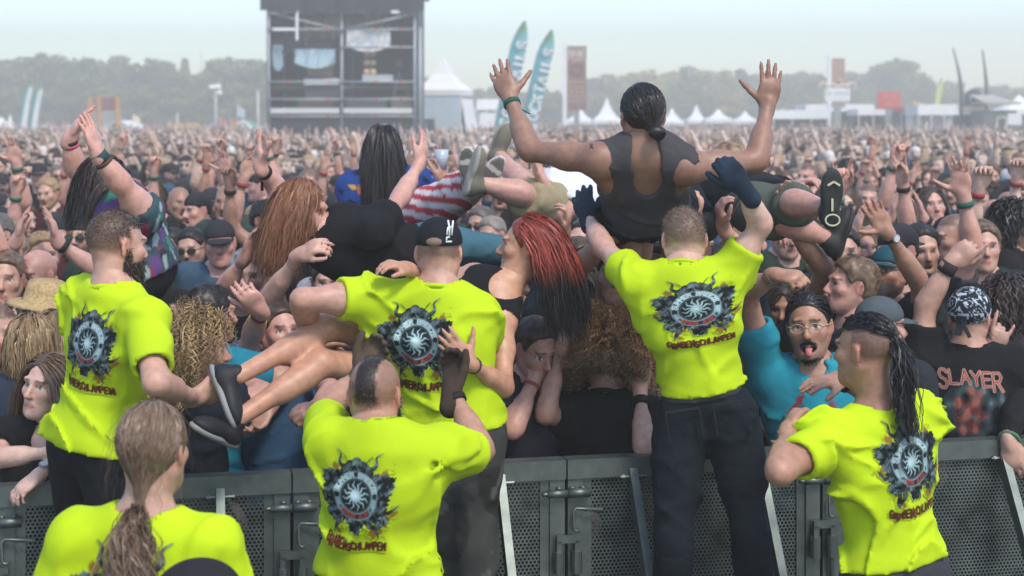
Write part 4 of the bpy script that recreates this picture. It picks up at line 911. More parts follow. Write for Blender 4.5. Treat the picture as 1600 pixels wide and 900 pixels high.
gable(60, 150, 196, 214, 118, 4, 'low beige gabled tent left of the raised clapping hands', bei, 'stall_tent', cat='tent'); flat_stall(20, 76, 197, 212, 126, 3, 'cream stall under the twin teal banners', bei, dkb); flat_stall(362, 394, 200, 208, 128, 3, 'small white stall with flags left of the tower', W_TENT, dkb)
gable(362, 396, 188, 201, 130, 4, 'small green roofed tent left of the tower', paint('roof_green', (.12, .35, .2)), 'stall_tent', cat='tent')
flat_stall(744, 790, 155, 172, 105, 4, 'white vendor stall with a green stripe behind the shoe soles', W_TENT, W_TENT); flat_stall(748, 832, 176, 200, 100, 4, 'broad white vendor stall below the cocktail flags', W_TENT, dkb)
flat_stall(1258, 1368, 163, 174, 128, 5, 'long white stall roof under the ornate white signboard', W_TENT, dkb); flat_stall(1340, 1412, 171, 180, 120, 4, 'long low white stall in front of the red sign', W_TENT, dkb); flat_stall(1206, 1300, 172, 186, 118, 4, 'low white awning right of the raised forearm', W_TENT, dkb)
flat_stall(1408, 1434, 168, 176, 116, 3, 'small stall with brick red awning right of the red sign', redm, dkb); flat_stall(1434, 1498, 163, 180, 112, 4, 'plain white box stall below the yellow feather flag', W_TENT, W_TENT); flat_stall(1426, 1440, 160, 170, 125, 3, 'tiny yellow awning beside the white box stall', yel, dkb)
# dark arched stall and grey hut at the right
r = empty('arched_stall', (pxx(1520, 108), 108, 0), label='dark stall with round arched emblem board between two black curved flagpoles', cat='stall'); w = 36 / F * 108
m = MB(); m.box((0, 1, 1.3), (w, 2, 2.6)); m.build('booth', paint('booth_black', (.03, .035, .04)), r); m = MB(); m.lathe([(w * .36, -.08), (w * .36, .08)], (0, -.1, pz(152, 108)), 22, rot_euler(0, 90, 0)); m.box((0, -.1, pz(160, 108)), (w, .16, .7)); bo = m.build('emblem_board', paint('board_blue', (.045, .075, .11)), r)
m = MB(); m.lathe([(w * .2, -.01), (w * .2, .01)], (0, -.2, pz(154, 108)), 16, rot_euler(0, 90, 0)); m.box((0, -.2, pz(158, 108)), (.34, .02, .5)); m.build('emblem', paint('emblem_grey', (.35, .4, .42)), bo)
for i in range(-4, 5):
    if abs(i) > 1: m = MB(); m.bar((i * w * .075, -.08, pz(156, 108)), (i * w * .115, -.08, pz(146 - 2 * (4 - abs(i)), 108)), .03, .03); m.build('wing_strut', paint('wing_grey', (.35, .35, .36)), bo)
m = MB(); m.box((0, -.15, pz(169, 108)), (w * 1.05, .2, .22)); m.build('counter_board', paint('counter_wood', (.45, .38, .30)), r)
r = empty('grey_hut', (pxx(1562, 104), 104, 0), label='grey wooden hut with cream door frame near the right edge', cat='hut'); w = 52 / F * 104
m = MB(); m.box((0, 1.4, 1.3), (w, 2.8, pz(165, 104) - .05)); m.build('wall', paint('hut_grey', (.13, .13, .13)), r)
m = MB(); m.box((.1, 1.2, pz(161, 104)), (w * 1.08, 3.2, .16)); m.add([(-w * .5, 0, pz(160, 104)), (w * .5, 0, pz(160, 104)), (-w * .5, 3, pz(147, 104)), (w * .2, 3, pz(147, 104))], [(0, 1, 3, 2)]); m.build('roof', paint('hut_roof', (.45, .42, .36)), r)
m = MB()
for x in (-.18, .42): m.box((x, -.04, 1.25), (.1, .06, 2.4))
m.box((.12, -.04, 2.42), (.7, .06, .1)); d_ = m.build('door_frame', paint('frame_cream', (.66, .6, .48)), r); m = MB(); m.box((.12, -.02, 2.0), (.5, .03, .75)); m.build('window', paint('pane_dark', (.06, .07, .09)), r); m = MB(); m.box((.95, -.05, 2.3), (.9, .05, .75)); m.build('menu_board', W_TENT, r)

def letters(text, w, h, vertical=False, t=.12):   # flat raised letters as strokes; x right, z up, centred
    m = MB(); n = len(text); adv = w / n
    for i, ch in enumerate(text):
        for pl in GL[ch]:
            for a, b in zip(pl[:-1], pl[1:]):
                A = V3((i + .15 + a[0] * 1.1) * adv - w / 2, 0, (a[1] - .5) * h); B = V3((i + .15 + b[0] * 1.1) * adv - w / 2, 0, (b[1] - .5) * h)
                if np.linalg.norm(A - B) > 1e-4: m.bar(A, B + nrm(B - A) * h * t * .4, h * t * 1.3, .012, (0, 1, 0))
    return m
def board(px0, px1, y0, y1, d, label, cols, pole='left', texts=(), name='banner_board'):
    x0, x1 = pxx(px0, d), pxx(px1, d); zt, zb = pz(y0, d), pz(y1, d); w = x1 - x0; r = empty(name, ((x0 + x1) / 2, d, 0), label=label, cat='banner')
    m = MB(); m.box((0, 0, (zt + zb) / 2), (w, .08, zt - zb)); pn = m.build('panel', cols[0], r)
    if pole: m = MB(); m.box((-w / 2 - .16, 0, (zt + .25) / 2), (.28, .28, zt + .25)); m.build('white_pole', W_TENT, r)
    if zb > .5: m = MB(); m.box((0, .05, zb / 2), (w * .3, .1, zb)); m.build('stand', paint('stand_grey', (.3, .3, .3)), r)
    for (txt, yy, wf, hh, c) in texts:
        L = letters(txt, w * wf, hh); L.v = [a + V3(0, -.055, zb + (zt - zb) * yy) for a in L.v]; L.build('lettering', c, pn)
    return r, pn, w, zt, zb
brn = paint('banner_brown', (.23, .10, .065)); crm = paint('letter_cream', (.72, .58, .40)); wht = paint('letter_white', (.8, .8, .78))
r, pn, w, zt, zb = board(886, 916, 72, 172, 112, 'tall brown banner with cream lettering and a round emblem right of the cocktail flags', (brn,), texts=(('####', .95, .86, .34, crm), ('POINT', .885, .86, .34, wht), ('PLUS', .82, .86, .38, crm), ('####', .44, .86, .2, wht), ('####', .36, .86, .3, crm), ('###', .29, .8, .3, crm), ('####', .22, .86, .3, crm), ('#####', .15, .86, .2, wht)))
a = np.linspace(0, 2 * np.pi, 21); m = MB(); m.tube([(.36 * math.cos(t), -.06, zb + (zt - zb) * .63 + .36 * math.sin(t)) for t in a], .07, 6); m.build('round_emblem', paint('emblem_brown', (.10, .05, .04)), pn)
r, pn, w, zt, zb = board(1299, 1320, 91, 168, 122, 'narrow faded brown banner behind the ornate white signboard', (paint('banner_tan', (.38, .22, .16)),), texts=(('####', .9, .8, .2, crm), ('###', .82, .7, .2, crm)))
m = MB(); m.bar((-.3, -.06, zb + 1.0), (.25, -.06, zb + 2.2), .25, .02, (0, 1, 0)); m.bar((.3, -.06, zb + 1.2), (0, -.06, zb + 2.0), .2, .02, (0, 1, 0)); m.build('figure_print', paint('print_tan', (.55, .38, .28)), pn)
r, pn, w, zt, zb = board(1289, 1328, 137, 158, 116, 'ornate white signboard with scroll ends above the long white stall', (W_TENT,), None, texts=(('## #####', .55, .9, .32, paint('letter_blue', (.12, .16, .22))),), name='sign_board')
for sx in (-1, 1):
    a = np.linspace(-.4, 3.9, 14); m = MB(); m.tube([(sx * (w / 2 + .1) - sx * .28 * math.cos(t) , 0, zt + .05 + .26 * math.sin(t)) for t in a], np.linspace(.12, .07, 14), 8); m.build('scroll', crm, pn, smooth=True)
m = MB(); m.tube([(x, 0, zt + .08 + .14 * abs(math.sin(x * 4.2))) for x in np.linspace(-w * .35, w * .35, 22)], .1, 8); m.build('carved_crest', crm, pn, smooth=True)
board(1371, 1407, 143, 170, 118, 'red signboard with pale lettering above the low white stalls', (paint('sign_red', (.55, .07, .05)),), None, texts=(('######', .72, .6, .26, crm), ('###', .3, .3, .3, crm)), name='sign_board')
r, pn, w, zt, zb = board(262, 312, 193, 208, 120, 'yellow stall signboard left of the floodlight mast', (yel,), None, texts=(), name='sign_board')
def feather(x_base, top, d, wpx, label, tilt, cloth, text=None, col2=None, h0=198):
    """feather flag: mast plus curved cloth"""
    b = P(x_base, h0, d); b[2] = 0; t = P(top[0], top[1], d); r = empty('feather_flag', tuple(b), label=label, cat='flag'); L = t - b; w = wpx / F * d; x = V3(1, 0, 0); n = 20; u = np.linspace(0, 1, n)
    mast = np.array([b + L * k + x * (-.55 * w * (1 - k) - .5 * w + (.5 * w) * max(0, (k - .82) / .18) ** 2) * (k > .0) for k in u]) - b; m = MB(); m.tube(mast, .035, 6); m.build('mast', paint('mast_grey', (.3, .32, .33)), r)
    k0 = 6; vs = []; cs = []; rows = mast[k0:]; m = MB(); k = len(rows)
    for i, p in enumerate(rows):
        ww = w * (1.0 if i < k - 4 else (1, .85, .55, .12)[i - k + 4])
        for j in range(5): vs.append(p + V3(ww * j / 4, .06 * math.sin(j * 1.7 + i * .5), 0)); cs.append(col2 if i > k - 3 and col2 else (cloth[0] if j < 1 or cloth[1] is None else cloth[1] if j > 1 else cloth[0]))
    fs = [(i * 5 + j, i * 5 + j + 1, i * 5 + j + 6, i * 5 + j + 5) for i in range(k - 1) for j in range(4)]; m.add(vs, fs, np.array(cs)); fl = m.build('cloth', M_PART, r, smooth=True)
    if text:
        d0 = nrm(rows[-3] - rows[1]); q = nrm(x - (x @ d0) * d0); q = -q; lm = MB(); n_ = len(text); span = np.linalg.norm(rows[-3] - rows[0]) * .97; adv = span / n_
        for i, ch in enumerate(text):
            for pl in GL[ch]:
                pp = [rows[0] + x * w * .62 + V3(0, -.09, 0) + d0 * ((i + .12 + a * 1.25) * adv) + q * ((c - .5) * w * .62) for a, c in pl]
                for A, B in zip(pp[:-1], pp[1:]):
                    if np.linalg.norm(A - B) > 1e-3: lm.bar(A, B, adv * .25, .012, (0, 1, 0))
        lm.build('lettering', wht, fl)
    return r
teal = (.10, .34, .38); grn = (.16, .36, .20)
feather(783, (819, 33), 66, 25, 'teal feather flag behind the surfer left hand, the further left of the two cocktail flags', 0, (teal, (.22, .45, .48)), 'COCKTAILS', grn); feather(820, (861, 47), 66, 25, 'teal feather flag with white cocktails lettering nearer the tall brown banner', 0, (teal, (.22, .45, .48)), 'COCKTAILS', grn)
feather(34, (47, 128), 115, 13, 'slim teal and white flag, left of the twin pair at far left', 0, ((.03, .3, .28), (.75, .78, .76)), None, grn, 194); feather(50, (63, 131), 115, 13, 'slim teal and white flag, right of the twin pair at far left', 0, ((.03, .3, .28), (.75, .78, .76)), None, grn, 194)
feather(1457, (1471, 122), 118, 9, 'pale yellow green feather flag over the white box stall', 0, ((.62, .66, .25), None), None, None, 165)
for k, (xb, xt, yt, lb) in enumerate(((1502, 1489, 75, 'bent black flagpole left of the dark arched stall'), (1541, 1535, 78, 'bent black flagpole right of the dark arched stall'))):
    b = P(xb, 185, 107); b[2] = 0; t = P(xt, yt, 107) - b; zz = np.linspace(0, 1, 14); m = MB(); m.tube([(t[0] * max(0, (z - .45) / .55) ** 2, 0, t[2] * z) for z in zz], np.linspace(.13, .05, 14), 8); o = m.build('flagpole', paint('pole_black', (.05, .06, .07)), smooth=True, label=lb, cat='flagpole'); o.location = b
    m = MB(); rows = [(t[0] * max(0, (z - .45) / .55) ** 2, t[2] * z) for z in np.linspace(.5, 1, 9)]; vs = []
    for i, (x, z) in enumerate(rows): vs += [(x, 0, z), (x + .22 * (1 - i / 9) + .05, .05, z - .08)]
    m.add(vs, [(2 * i, 2 * i + 1, 2 * i + 3, 2 * i + 2) for i in range(8)]); m.build('furled_flag', paint('flag_dark', (.12, .16, .18)), o)
for (px, y0, d, col, lb) in ((343, 181, 120, (.6, .25, .22), 'faded red feather flag left of the tower'), (371, 164, 124, (.55, .62, .7), 'white and blue flag drooping left of the tower'), (360, 183, 122, (.6, .25, .05), 'small black red gold flag left of the tower'), (208, 178, 126, (.75, .6, .4), 'small cream flagpole banner right of the white gable'), (225, 192, 124, (.65, .3, .3), 'small pink flag right of the white gable')):
    b = P(px, 200, d); b[2] = 0; z = pz(y0, d); m = MB(); m.tube([(0, 0, 0), (0, 0, z)], .04, 6); o = m.build('flagpole', paint('pole_pale', (.5, .5, .48)), label=lb, cat='flag'); o.location = b
    m = MB(); vs = [(.03 + .5 * i / 5, .05 * math.sin(i * 1.4), z - .06 - j * .75 - .25 * i / 5) for i in range(6) for j in (0, 1)]; cs = np.array([col] * 12); m.add(vs, [(2 * i, 2 * i + 1, 2 * i + 3, 2 * i + 2) for i in range(5)], cs); m.build('flag_cloth', M_PART, o)
def mast(px, y0, d, label, lamps=0):
    b = P(px, 200, d); b[2] = 0; z = pz(y0, d); m = MB(); m.tube([(0, 0, 0), (0, 0, z)], [.11, .07], 8); o = m.build('floodlight_mast' if lamps else 'thin_mast', paint('mast_pale', (.55, .54, .5)), label=label, cat='mast', smooth=True); o.location = b
    for i in range(lamps):
        x, dz = ((-.28, .05), (.22, .1), (.28, -.35), (0, .05))[i]; m = MB(); m.lathe([(.13, .1), (.22, -.02), (.2, -.05)], (x, -.12, z + dz), 14, rot_euler(0, 90, 0)); m.build('lamp_head', paint('lamp_white', (.85, .85, .8)), o, smooth=True)
mast(337, 138, 118, 'floodlight mast with round lamps left of the tower', 4); mast(314, 80, 240, 'thin pale mast rising over the left tree line'); mast(403, 142, 100, 'pale wooden pole just left of the scaffold tower'); mast(277, 176, 126, 'short wooden post left of the yellow sign')
# wooden gate tower at left
d = 116; r = empty('wooden_gate', (pxx(163, d), d, 0), label='wooden gate tower with orange posts and dark red panel at left', cat='gate'); m0 = pxx(163, d)
for px, y0 in ((141, 152), (155, 150), (184, 152)): m = MB(); m.box((pxx(px, d) - m0, 0, pz(y0, d) / 2), (.24, .24, pz(y0, d))); m.build('post', paint('post_orange', (.58, .27, .07)), r)
m = MB(); m.box((pxx(171, d) - m0, .15, (pz(152, d) + pz(172, d)) / 2), (1.35, .1, pz(152, d) - pz(172, d))); m.build('red_panel', paint('panel_darkred', (.24, .09, .08)), r)
for k, y in enumerate((176, 180, 184, 188, 192)): m = MB(); m.box((pxx(166, d) - m0, .15, pz(y, d)), (2.1, .06, .1)); m.build('slat', paint('slat_grey', (.45, .47, .48)), r)
m = MB(); m.box((pxx(148, d) - m0, .25, pz(165, d)), (.8, .06, .9)); m.build('side_panel', paint('panel_grey', (.3, .27, .27)), r)

# ------------------------------------------------------------------ scaffold tower (mixing position)
def tower():
    d = 74.0; X0, X1, XM = pxx(420, d), pxx(648, d), pxx(534, d); r = empty('scaffold_tower', (XM, d, 0), label='tall black draped scaffold tower with mixing desk rising from the crowd', cat='tower')
    gal = mat('scaffold_tube', (.36, .39, .41), rough=.5, metal=.4, noise=.1, nscale=4); blk = paint('drape_black', (.022, .024, .028)); wd = paint('board_pale', (.62, .62, .60)); z = lambda y: pz(y, d); dp = 5.0
    xs = [X0 - XM, 0, X1 - XM]
    for x in xs:
        for y in (0, dp): m = MB(); m.tube([(x, y, 0), (x, y, z(2))], .06, 8); m.build('upright', gal, r, smooth=True)
    m = MB(); m.tube([(pxx(655, d) - XM, .6, 0), (pxx(655, d) - XM, .6, z(42))], .09, 8); m.build('upright', gal, r, smooth=True)
    for y, a, b in ((20, 0, 2), (46, 0, 2), (74, 1, 2), (128, 0, 2), (155, 0, 2), (182, 0, 2)):
        for i in range(a, b):
            m = MB(); m.tube([(xs[i], -.1, z(y)), (xs[i + 1], -.1, z(y))], .045, 8); lg = m.build('ledger', gal, r, smooth=True)
            for x in (xs[i] + .9 + .7 * i, xs[i + 1] - .6): m = MB(); m.box((x, -.14, z(y)), (.1, .08, .12)); m.build('red_clamp', paint('clamp_red', (.6, .08, .07)), lg)
    for i, (ya, yb) in enumerate(((20, 47), (47, 22))): m = MB(); m.tube([(xs[i], -.14, z(ya)), (xs[i + 1], -.14, z(yb))], .045, 8); m.build('diagonal', gal, r, smooth=True)
    for i in (0, 1): m = MB(); m.box(((xs[i] + xs[i + 1]) / 2, -.12, z(173)), (xs[i + 1] - xs[i] - .2, .06, .24)); m.build('toe_board', wd, r)
    for zz, nm in ((z(178), 'deck'), (z(132), 'upper_deck')): m = MB(); m.box((0, dp / 2, zz - .1), (xs[2] - xs[0], dp - .2 if nm == 'deck' else 2.4, .12)); m.build(nm, paint('deck_brown', (.14, .11, .08)), r)
    m = MB(); m.box((0, dp, 4.6), (xs[2] - xs[0] + .3, .06, 9.2)); m.build('back_drape', blk, r)
    for s, x in ((0, xs[0] - .12), (1, xs[2] + .12)): m = MB(); m.box((x, dp / 2 + .3, 4.4), (.05, dp, 8.8)); m.build('side_drape', paint('drape_bluegrey', (.07, .10, .12)) if s else blk, r)
    m = MB(); m.box((0, .05, z(183) / 2), (xs[2] - xs[0], .05, z(183))); m.build('skirt', blk, r)
    # draped roof: sagging black cloth
    n = 26; vs = []; k = 9; g = np.random.default_rng(3)
    for j in range(k):
        for i in range(n):
            u, t = i / (n - 1), j / (k - 1); vs.append((xs[0] - .35 + u * (xs[2] - xs[0] + .8), -.3 + t * .5 * 0 + .1 * math.sin(i * 1.3), z(-14) - t * (z(-14) - z(17)) - .12 * abs(math.sin(u * 6.28)) * t + .04 * g.normal()))
    m = MB(); m.add(vs, [(j * n + i, j * n + i + 1, (j + 1) * n + i + 1, (j + 1) * n + i) for j in range(k - 1) for i in range(n - 1)]); m.build('roof_valance', blk, r, smooth=True)
    m = MB(); m.box((0, dp / 2, z(-14)), (xs[2] - xs[0] + .8, dp + .6, .2)); m.build('roof', blk, r)
    def cloth(x0, x1, y0, y1, yy, nm, mt, seed, amp=.16):
        n, k = 22, 14; g = SineNoise(3.5, 8, seed); vs = []
        for j in range(k):
            for i in range(n):
                u, t = i / (n - 1), j / (k - 1); p = V3(pxx(x0 + u * (x1 - x0), d) - XM, yy, z(y0 + t * (y1 - y0))); w_ = g(np.array([[p[0] * 1.2, 0, p[2] * .6]]))[0]; vs.append((p[0], p[1] + amp * math.sin(i * 1.1 + w_ * 2 + j * .25), p[2] - .25 * abs(math.sin(u * 3.1)) * t))
        m = MB(); m.add(vs, [(j * n + i, j * n + i + 1, (j + 1) * n + i + 1, (j + 1) * n + i) for j in range(k - 1) for i in range(n - 1)]); m.build(nm, mt, r, smooth=True)
    gold = paint('drape_warm_lit', (.20, .16, .10)); cloth(466, 532, 18, 70, 1.0, 'warm_lit_drape', gold, 1, .22); cloth(537, 606, 18, 46, 1.0, 'warm_lit_drape', gold, 2, .2); cloth(424, 470, 20, 50, 1.6, 'black_curtain', blk, 3); cloth(540, 609, 46, 72, .3, 'white_sheet', W_TENT, 4, .08)  # black drape folds; the warm light on them is put into the tan colour
    lb = paint('sheet_paleblue', (.45, .6, .66)); cloth(458, 522, 76, 98, .5, 'blue_sheet', lb, 5, .1); cloth(424, 440, 70, 102, .5, 'blue_sheet', lb, 6, .08); cloth(424, 530, 58, 78, .7, 'black_curtain', blk, 8, .15); cloth(610, 646, 20, 44, 1.2, 'black_curtain', blk, 9, .15)
    for (x0, x1, y) in ((427, 464, 19), (606, 640, 19), (427, 462, 46)): m = MB(); m.box((pxx((x0 + x1) / 2, d) - XM, -.2, z(y)), (pxx(x1, d) - pxx(x0, d), .06, .13)); m.build('white_batten', W_TENT, r)
    m = MB(); m.box((pxx(465, d) - XM, -.2, z(40)), (.12, .06, 1.35)); m.build('white_batten', W_TENT, r)
    return r, d, XM, z
TW, td, TXM, tz = tower()
def at_tower(px, y, dy=1.2): return (pxx(px, td), td + dy, tz(y))
r = empty('mixing_desk', at_tower(498, 133), label='pale mixing desk on the left bay of the scaffold tower', cat='mixing desk'); m = MB(); m.box((0, 0, .2), (1.6, .7, .22), rot_euler(0, 8, 0)); m.build('console', W_TENT, r)
m = MB(); m.box((0, .1, -.4), (1.5, .5, .9)); m.build('case', paint('case_dark', (.06, .06, .07)), r); m = MB(); m.box((-.1, .3, .75), (1.2, .08, .6)); m.build('screen', paint('screen_tan', (.22, .17, .11)), r)
r = empty('camera_tripod', at_tower(621, 150, .8), label='camera on a black tripod in the right bay of the scaffold tower', cat='camera')
for a in (0, 2.1, 4.2): m = MB(); m.tube([(0, 0, 1.1), (.45 * math.cos(a), .45 * math.sin(a), 0)], .03, 6); m.build('leg', paint('tripod', (.10, .12, .13)), r)
m = MB(); m.box((0, 0, 1.5), (.28, .5, .3)); m.tube([(0, -.2, 1.5), (0, -.5, 1.5)], .1, 8); m.tube([(0, 0, 1.1), (0, 0, 1.4)], .06, 6); m.build('camera_body', paint('cam_dark', (.05, .05, .055)), r)
r = empty('lamp_column', at_tower(575, 118, .9), label='column of amber lamps in the right bay of the scaffold tower', cat='lamps')
for k in range(6): m = MB(); m.lathe([(.1, .06), (.15, -.02), (.13, -.05)], ((k % 2) * .3 - .15, 0, .2 + (k // 2) * .42), 12, rot_euler(0, 90, 0)); m.build('lamp', paint('lamp_amber', (.75, .5, .25)), r, smooth=True)
m = MB(); m.box((0, .1, .6), (.1, .1, 1.7)); m.build('stand', paint('tripod', (.10, .12, .13)), r)
for k, (px, y, w_, h_, c, lb) in enumerate(((588, 128, 1.4, .35, (.55, .57, .58), 'pale equipment table in the right bay of the tower'), (490, 155, 1.6, .55, (.10, .07, .06), 'dark flight case on the lower left deck of the tower'), (570, 155, 1.8, .6, (.08, .09, .10), 'dark flight case on the lower right deck of the tower'), (625, 158, .9, .8, (.16, .14, .12), 'brown equipment crate at the right of the lower tower deck'))):
    m = MB(); m.box((0, 0, h_ / 2), (w_, .6, h_)); m.box((0, -.31, h_ * .8), (w_ * .9, .02, h_ * .1), col=(.6, .6, .6)); o = m.build('equipment_case', paint('case_%d' % k, c), label=lb, cat='case'); o.location = at_tower(px, y + 20 if k else y, 1.0)

# ------------------------------------------------------------------ trees
LEAF = [mat('foliage_a', (.20, .20, .03), rough=.7, noise=.45, nscale=.7, rand=.22), mat('foliage_b', (.38, .30, .04), rough=.7, noise=.4, nscale=.7, rand=.2), mat('foliage_c', (.15, .165, .035), rough=.7, noise=.45, nscale=.7, rand=.22)]
BARK = mat('bark', (.09, .065, .045), rough=.9, noise=.3, nscale=6)
def tree_mesh(seed, kind):
    g = np.random.default_rng(seed); m = MB(); H = 12.0; top = H * (.9 if kind == 'pine' else .55)
    m.tube([(0, 0, 0), (.1, .05, top * .5), (.0, .1, top)], [.28, .2, .06], 7); lobes = []
    if kind == 'pine':
        for k in range(9): z = H * (.25 + .08 * k); lobes.append(((g.normal() * .3, g.normal() * .3, z), (2.2 * (1 - k / 10) + .3, 2.2 * (1 - k / 10) + .3, .7)))
    else:
        for k in range(13):
            a = g.uniform(0, 6.28); rr = g.uniform(.4, 2.7); z = H * g.uniform(.28, .86); sc = g.uniform(1.1, 1.9) * (1.1 - .35 * abs(z / H - .55)); c = (rr * math.cos(a) * (1.15 - z / H * .6), rr * math.sin(a) * (1.15 - z / H * .6), z); lobes.append((c, (sc, sc, sc * .85)))
            if k < 7: m.tube([(0, 0, min(z * .55, top)), (c[0] * .5, c[1] * .5, z * .8), c], [.11, .07, .03], 5)
        lobes.append(((0, 0, H * .9), (1.3, 1.3, 1.2)))
    tr = m.mesh('trunk', BARK, True); n = 2600; pick = g.integers(0, len(lobes), n); d = g.normal(size=(n, 3)); d /= np.linalg.norm(d, axis=1)[:, None]; rad = g.uniform(.35, 1.0, n) ** .5 * g.uniform(.85, 1.2, n)
    C = np.array([lobes[i][0] for i in pick]) + d * rad[:, None] * np.array([lobes[i][1] for i in pick]); nn = d + g.normal(size=(n, 3)) * .7; nn /= np.linalg.norm(nn, axis=1)[:, None]; x = np.cross(nn, g.normal(size=(n, 3))); x /= np.linalg.norm(x, axis=1)[:, None]; y = np.cross(nn, x); s = g.uniform(.16, .42, (n, 1))
    V = np.stack([C - x * s, C + y * s * .6, C + x * s, C - y * s * .6], 1).reshape(-1, 3)
    return tr, (V, np.arange(n * 4).reshape(-1, 4))
TREES = [tree_mesh(i, 'pine' if i in (3, 6) else 'leaf') for i in range(7)]
CROWN = {}
def tree(px, top_y, d, k, tone, label, wide=1.0):
    tr, (V, Q) = TREES[k]
    if (k, tone) not in CROWN: CROWN[(k, tone)] = mesh_arrays('crown', V, quads=Q, material=LEAF[tone], smooth=False)
    h = pz(top_y, d) / 12.3; r = empty('tree', (pxx(px, d), d, 0), label=label, cat='tree', group='tree line beyond the field'); r.scale = (h * wide, h * wide, h); r.rotation_euler = (0, 0, random.uniform(0, 6.28))
    obj('trunk', tr, r); obj('crown', CROWN[(k, tone)], r)
ORD = ['first', 'second', 'third', 'fourth', 'fifth', 'sixth', 'seventh', 'eighth', 'ninth', 'tenth', 'eleventh', 'twelfth', 'thirteenth', 'fourteenth', 'fifteenth', 'sixteenth', 'seventeenth', 'eighteenth', 'nineteenth', 'twentieth', 'twenty-first', 'twenty-second', 'twenty-third', 'twenty-fourth', 'twenty-fifth', 'twenty-sixth', 'twenty-seventh', 'twenty-eighth', 'twenty-ninth', 'thirtieth', 'thirty-first', 'thirty-second', 'thirty-third', 'thirty-fourth', 'thirty-fifth', 'thirty-sixth', 'thirty-seventh', 'thirty-eighth', 'thirty-ninth', 'fortieth']
ll = [(-12, 92), (12, 90), (38, 84), (62, 80), (88, 82), (112, 92), (136, 86), (160, 92), (186, 82), (212, 96), (238, 88), (258, 92), (276, 106), (292, 82), (312, 112), (338, 88), (356, 86), (378, 90), (398, 88), (418, 92)]
for i, (x, y) in enumerate(ll): tree(x, y, 215 + (i % 3) * 12, [0, 1, 2, 4, 5, 1, 0, 4, 2, 5, 1, 0, 4, 6, 2, 0, 5, 1, 2, 4][i], (0, 2, 0, 0, 2)[i % 5], 'green tree, %s from the left in the left distant tree line' % ORD[i], 1.25 if i != 13 else .7)
for i, x in enumerate(range(-5, 430, 29)): tree(x, 128 + (i * 7) % 13, 200, (0, 4, 2, 5, 1)[i % 5], 0, 'low green tree, %s from the left in front of the left tree line' % ORD[i], 1.5)
rl = [(664, 118), (748, 136), (772, 132), (850, 136), (868, 140), (930, 118), (950, 112), (975, 114), (986, 106), (1012, 106), (1036, 112), (1052, 108), (1075, 100), (1102, 106), (1128, 108), (1143, 102), (1158, 100), (1182, 112), (1206, 120), (1234, 112), (1252, 108), (1275, 112), (1296, 120), (1326, 108), (1345, 112), (1362, 106), (1380, 96), (1400, 88), (1420, 92), (1438, 116), (1452, 122), (1480, 124), (1500, 122), (1528, 130), (1552, 132), (1568, 130), (1590, 134), (1608, 132)]
for i, (x, y) in enumerate(rl): tree(x, y, 250 + (i % 3) * 14, (0, 5, 2, 1, 4, 0, 2, 1, 3, 4, 5, 0, 1, 2, 5, 6, 3)[i % 17], 1 if 940 < x < 1190 and i % 4 else (0 if x > 1190 else 2) if i % 3 else 0, 'tree, %s from the left in the right distant tree line' % ORD[i], 1.35)
for i, x in enumerate(range(660, 1620, 40)): tree(x, 142 + (i * 5) % 10, 235, (0, 4, 2, 5, 1)[i % 5], (1, 0, 0)[i % 3] if 940 < x < 1190 else 0, 'low tree, %s from the left in front of the right tree line' % ORD[i], 1.9)

# ------------------------------------------------------------------ dusty air
hm = bpy.data.materials.new('dusty_air'); hm.use_nodes = True; n = hm.node_tree.nodes; n.remove(n['Principled BSDF']); pv = n.new('ShaderNodeVolumePrincipled'); pv.inputs['Color'].default_value = (1.0, .94, .83, 1); pv.inputs['Density'].default_value = 0.0048; pv.inputs['Anisotropy'].default_value = .25
hm.node_tree.links.new(pv.outputs[0], n['Material Output'].inputs['Volume'])
mb = MB(); mb.box((0, 130, 9.5), (520, 400, 21)); hz = mb.build('haze', hm, kind='stuff')
# ------------------------------------------------------------------ the people in front
BK = (.012, .012, .014); DBR = (.045, .028, .018); neonfn = lambda f, v: np.tile(NEON, (len(v), 1)) * (1 + .04 * SineNoise(6, 8, 5)(v)[:, None])
def emblem_on(f, t, x, S=.165, half=(1.1, 1.32), asp=1.0):
    L = np.linalg.norm(f.neck - f.pelvis); decal(f, f.pelvis + f.up * L * t + f.rt * x, S, emblem, 'emblem_print', M_NEON, half=half, asp=asp)
def camo(f, v):
    a = SineNoise(22, 12, 31)(v); b = SineNoise(30, 12, 33)(v); c = np.tile((.045, .047, .044), (len(v), 1)); c[a > .35] = (.022, .023, .022); c[b > .75] = (.085, .085, .078); return c
GUARDS = 'security guards in neon yellow shirts'
# guard at the left, back three quarters
f = Fig(P(150, 692, 5.38), P(180, 460, 5.36), 42, s=1.02, b=1.0, skin='fair', head=(46, -4, 0), head_c=P(182, 384, 5.40), seed=21)
f.arm('R', (243, 598, 'n'), P(303, 622, 5.45), 'grip', pn=V3(.2, .7, .4), fd=P(345, 612, 5.5)).arm('L', P(150, 560, 5.75), P(235, 520, 5.95), 'relaxed').stand(.37)
f.body('security guard in neon shirt at left gripping the lifted black sneakers', group=GUARDS, face=dict(hair=DBR, scalp=.85, fade=1, beard=.95, beard_col=(.03, .018, .012)))
f.shirt(NEON, M_NEON, res=.0102, colfn=neonfn, hem=.0, fold=.019, loose=.010, sl={'R': .75, 'L': .7}); f.trousers(BK, M_BLACK, waist=.08); f.fuzz((.05, .034, .024), 4500, .012, lenfn=lambda q: np.clip((q[:, 2] + .03) / .06, .25, 1.6)); f.beard_mesh((.03, .018, .012), 1400, .026); emblem_on(f, .70, .045, .128)
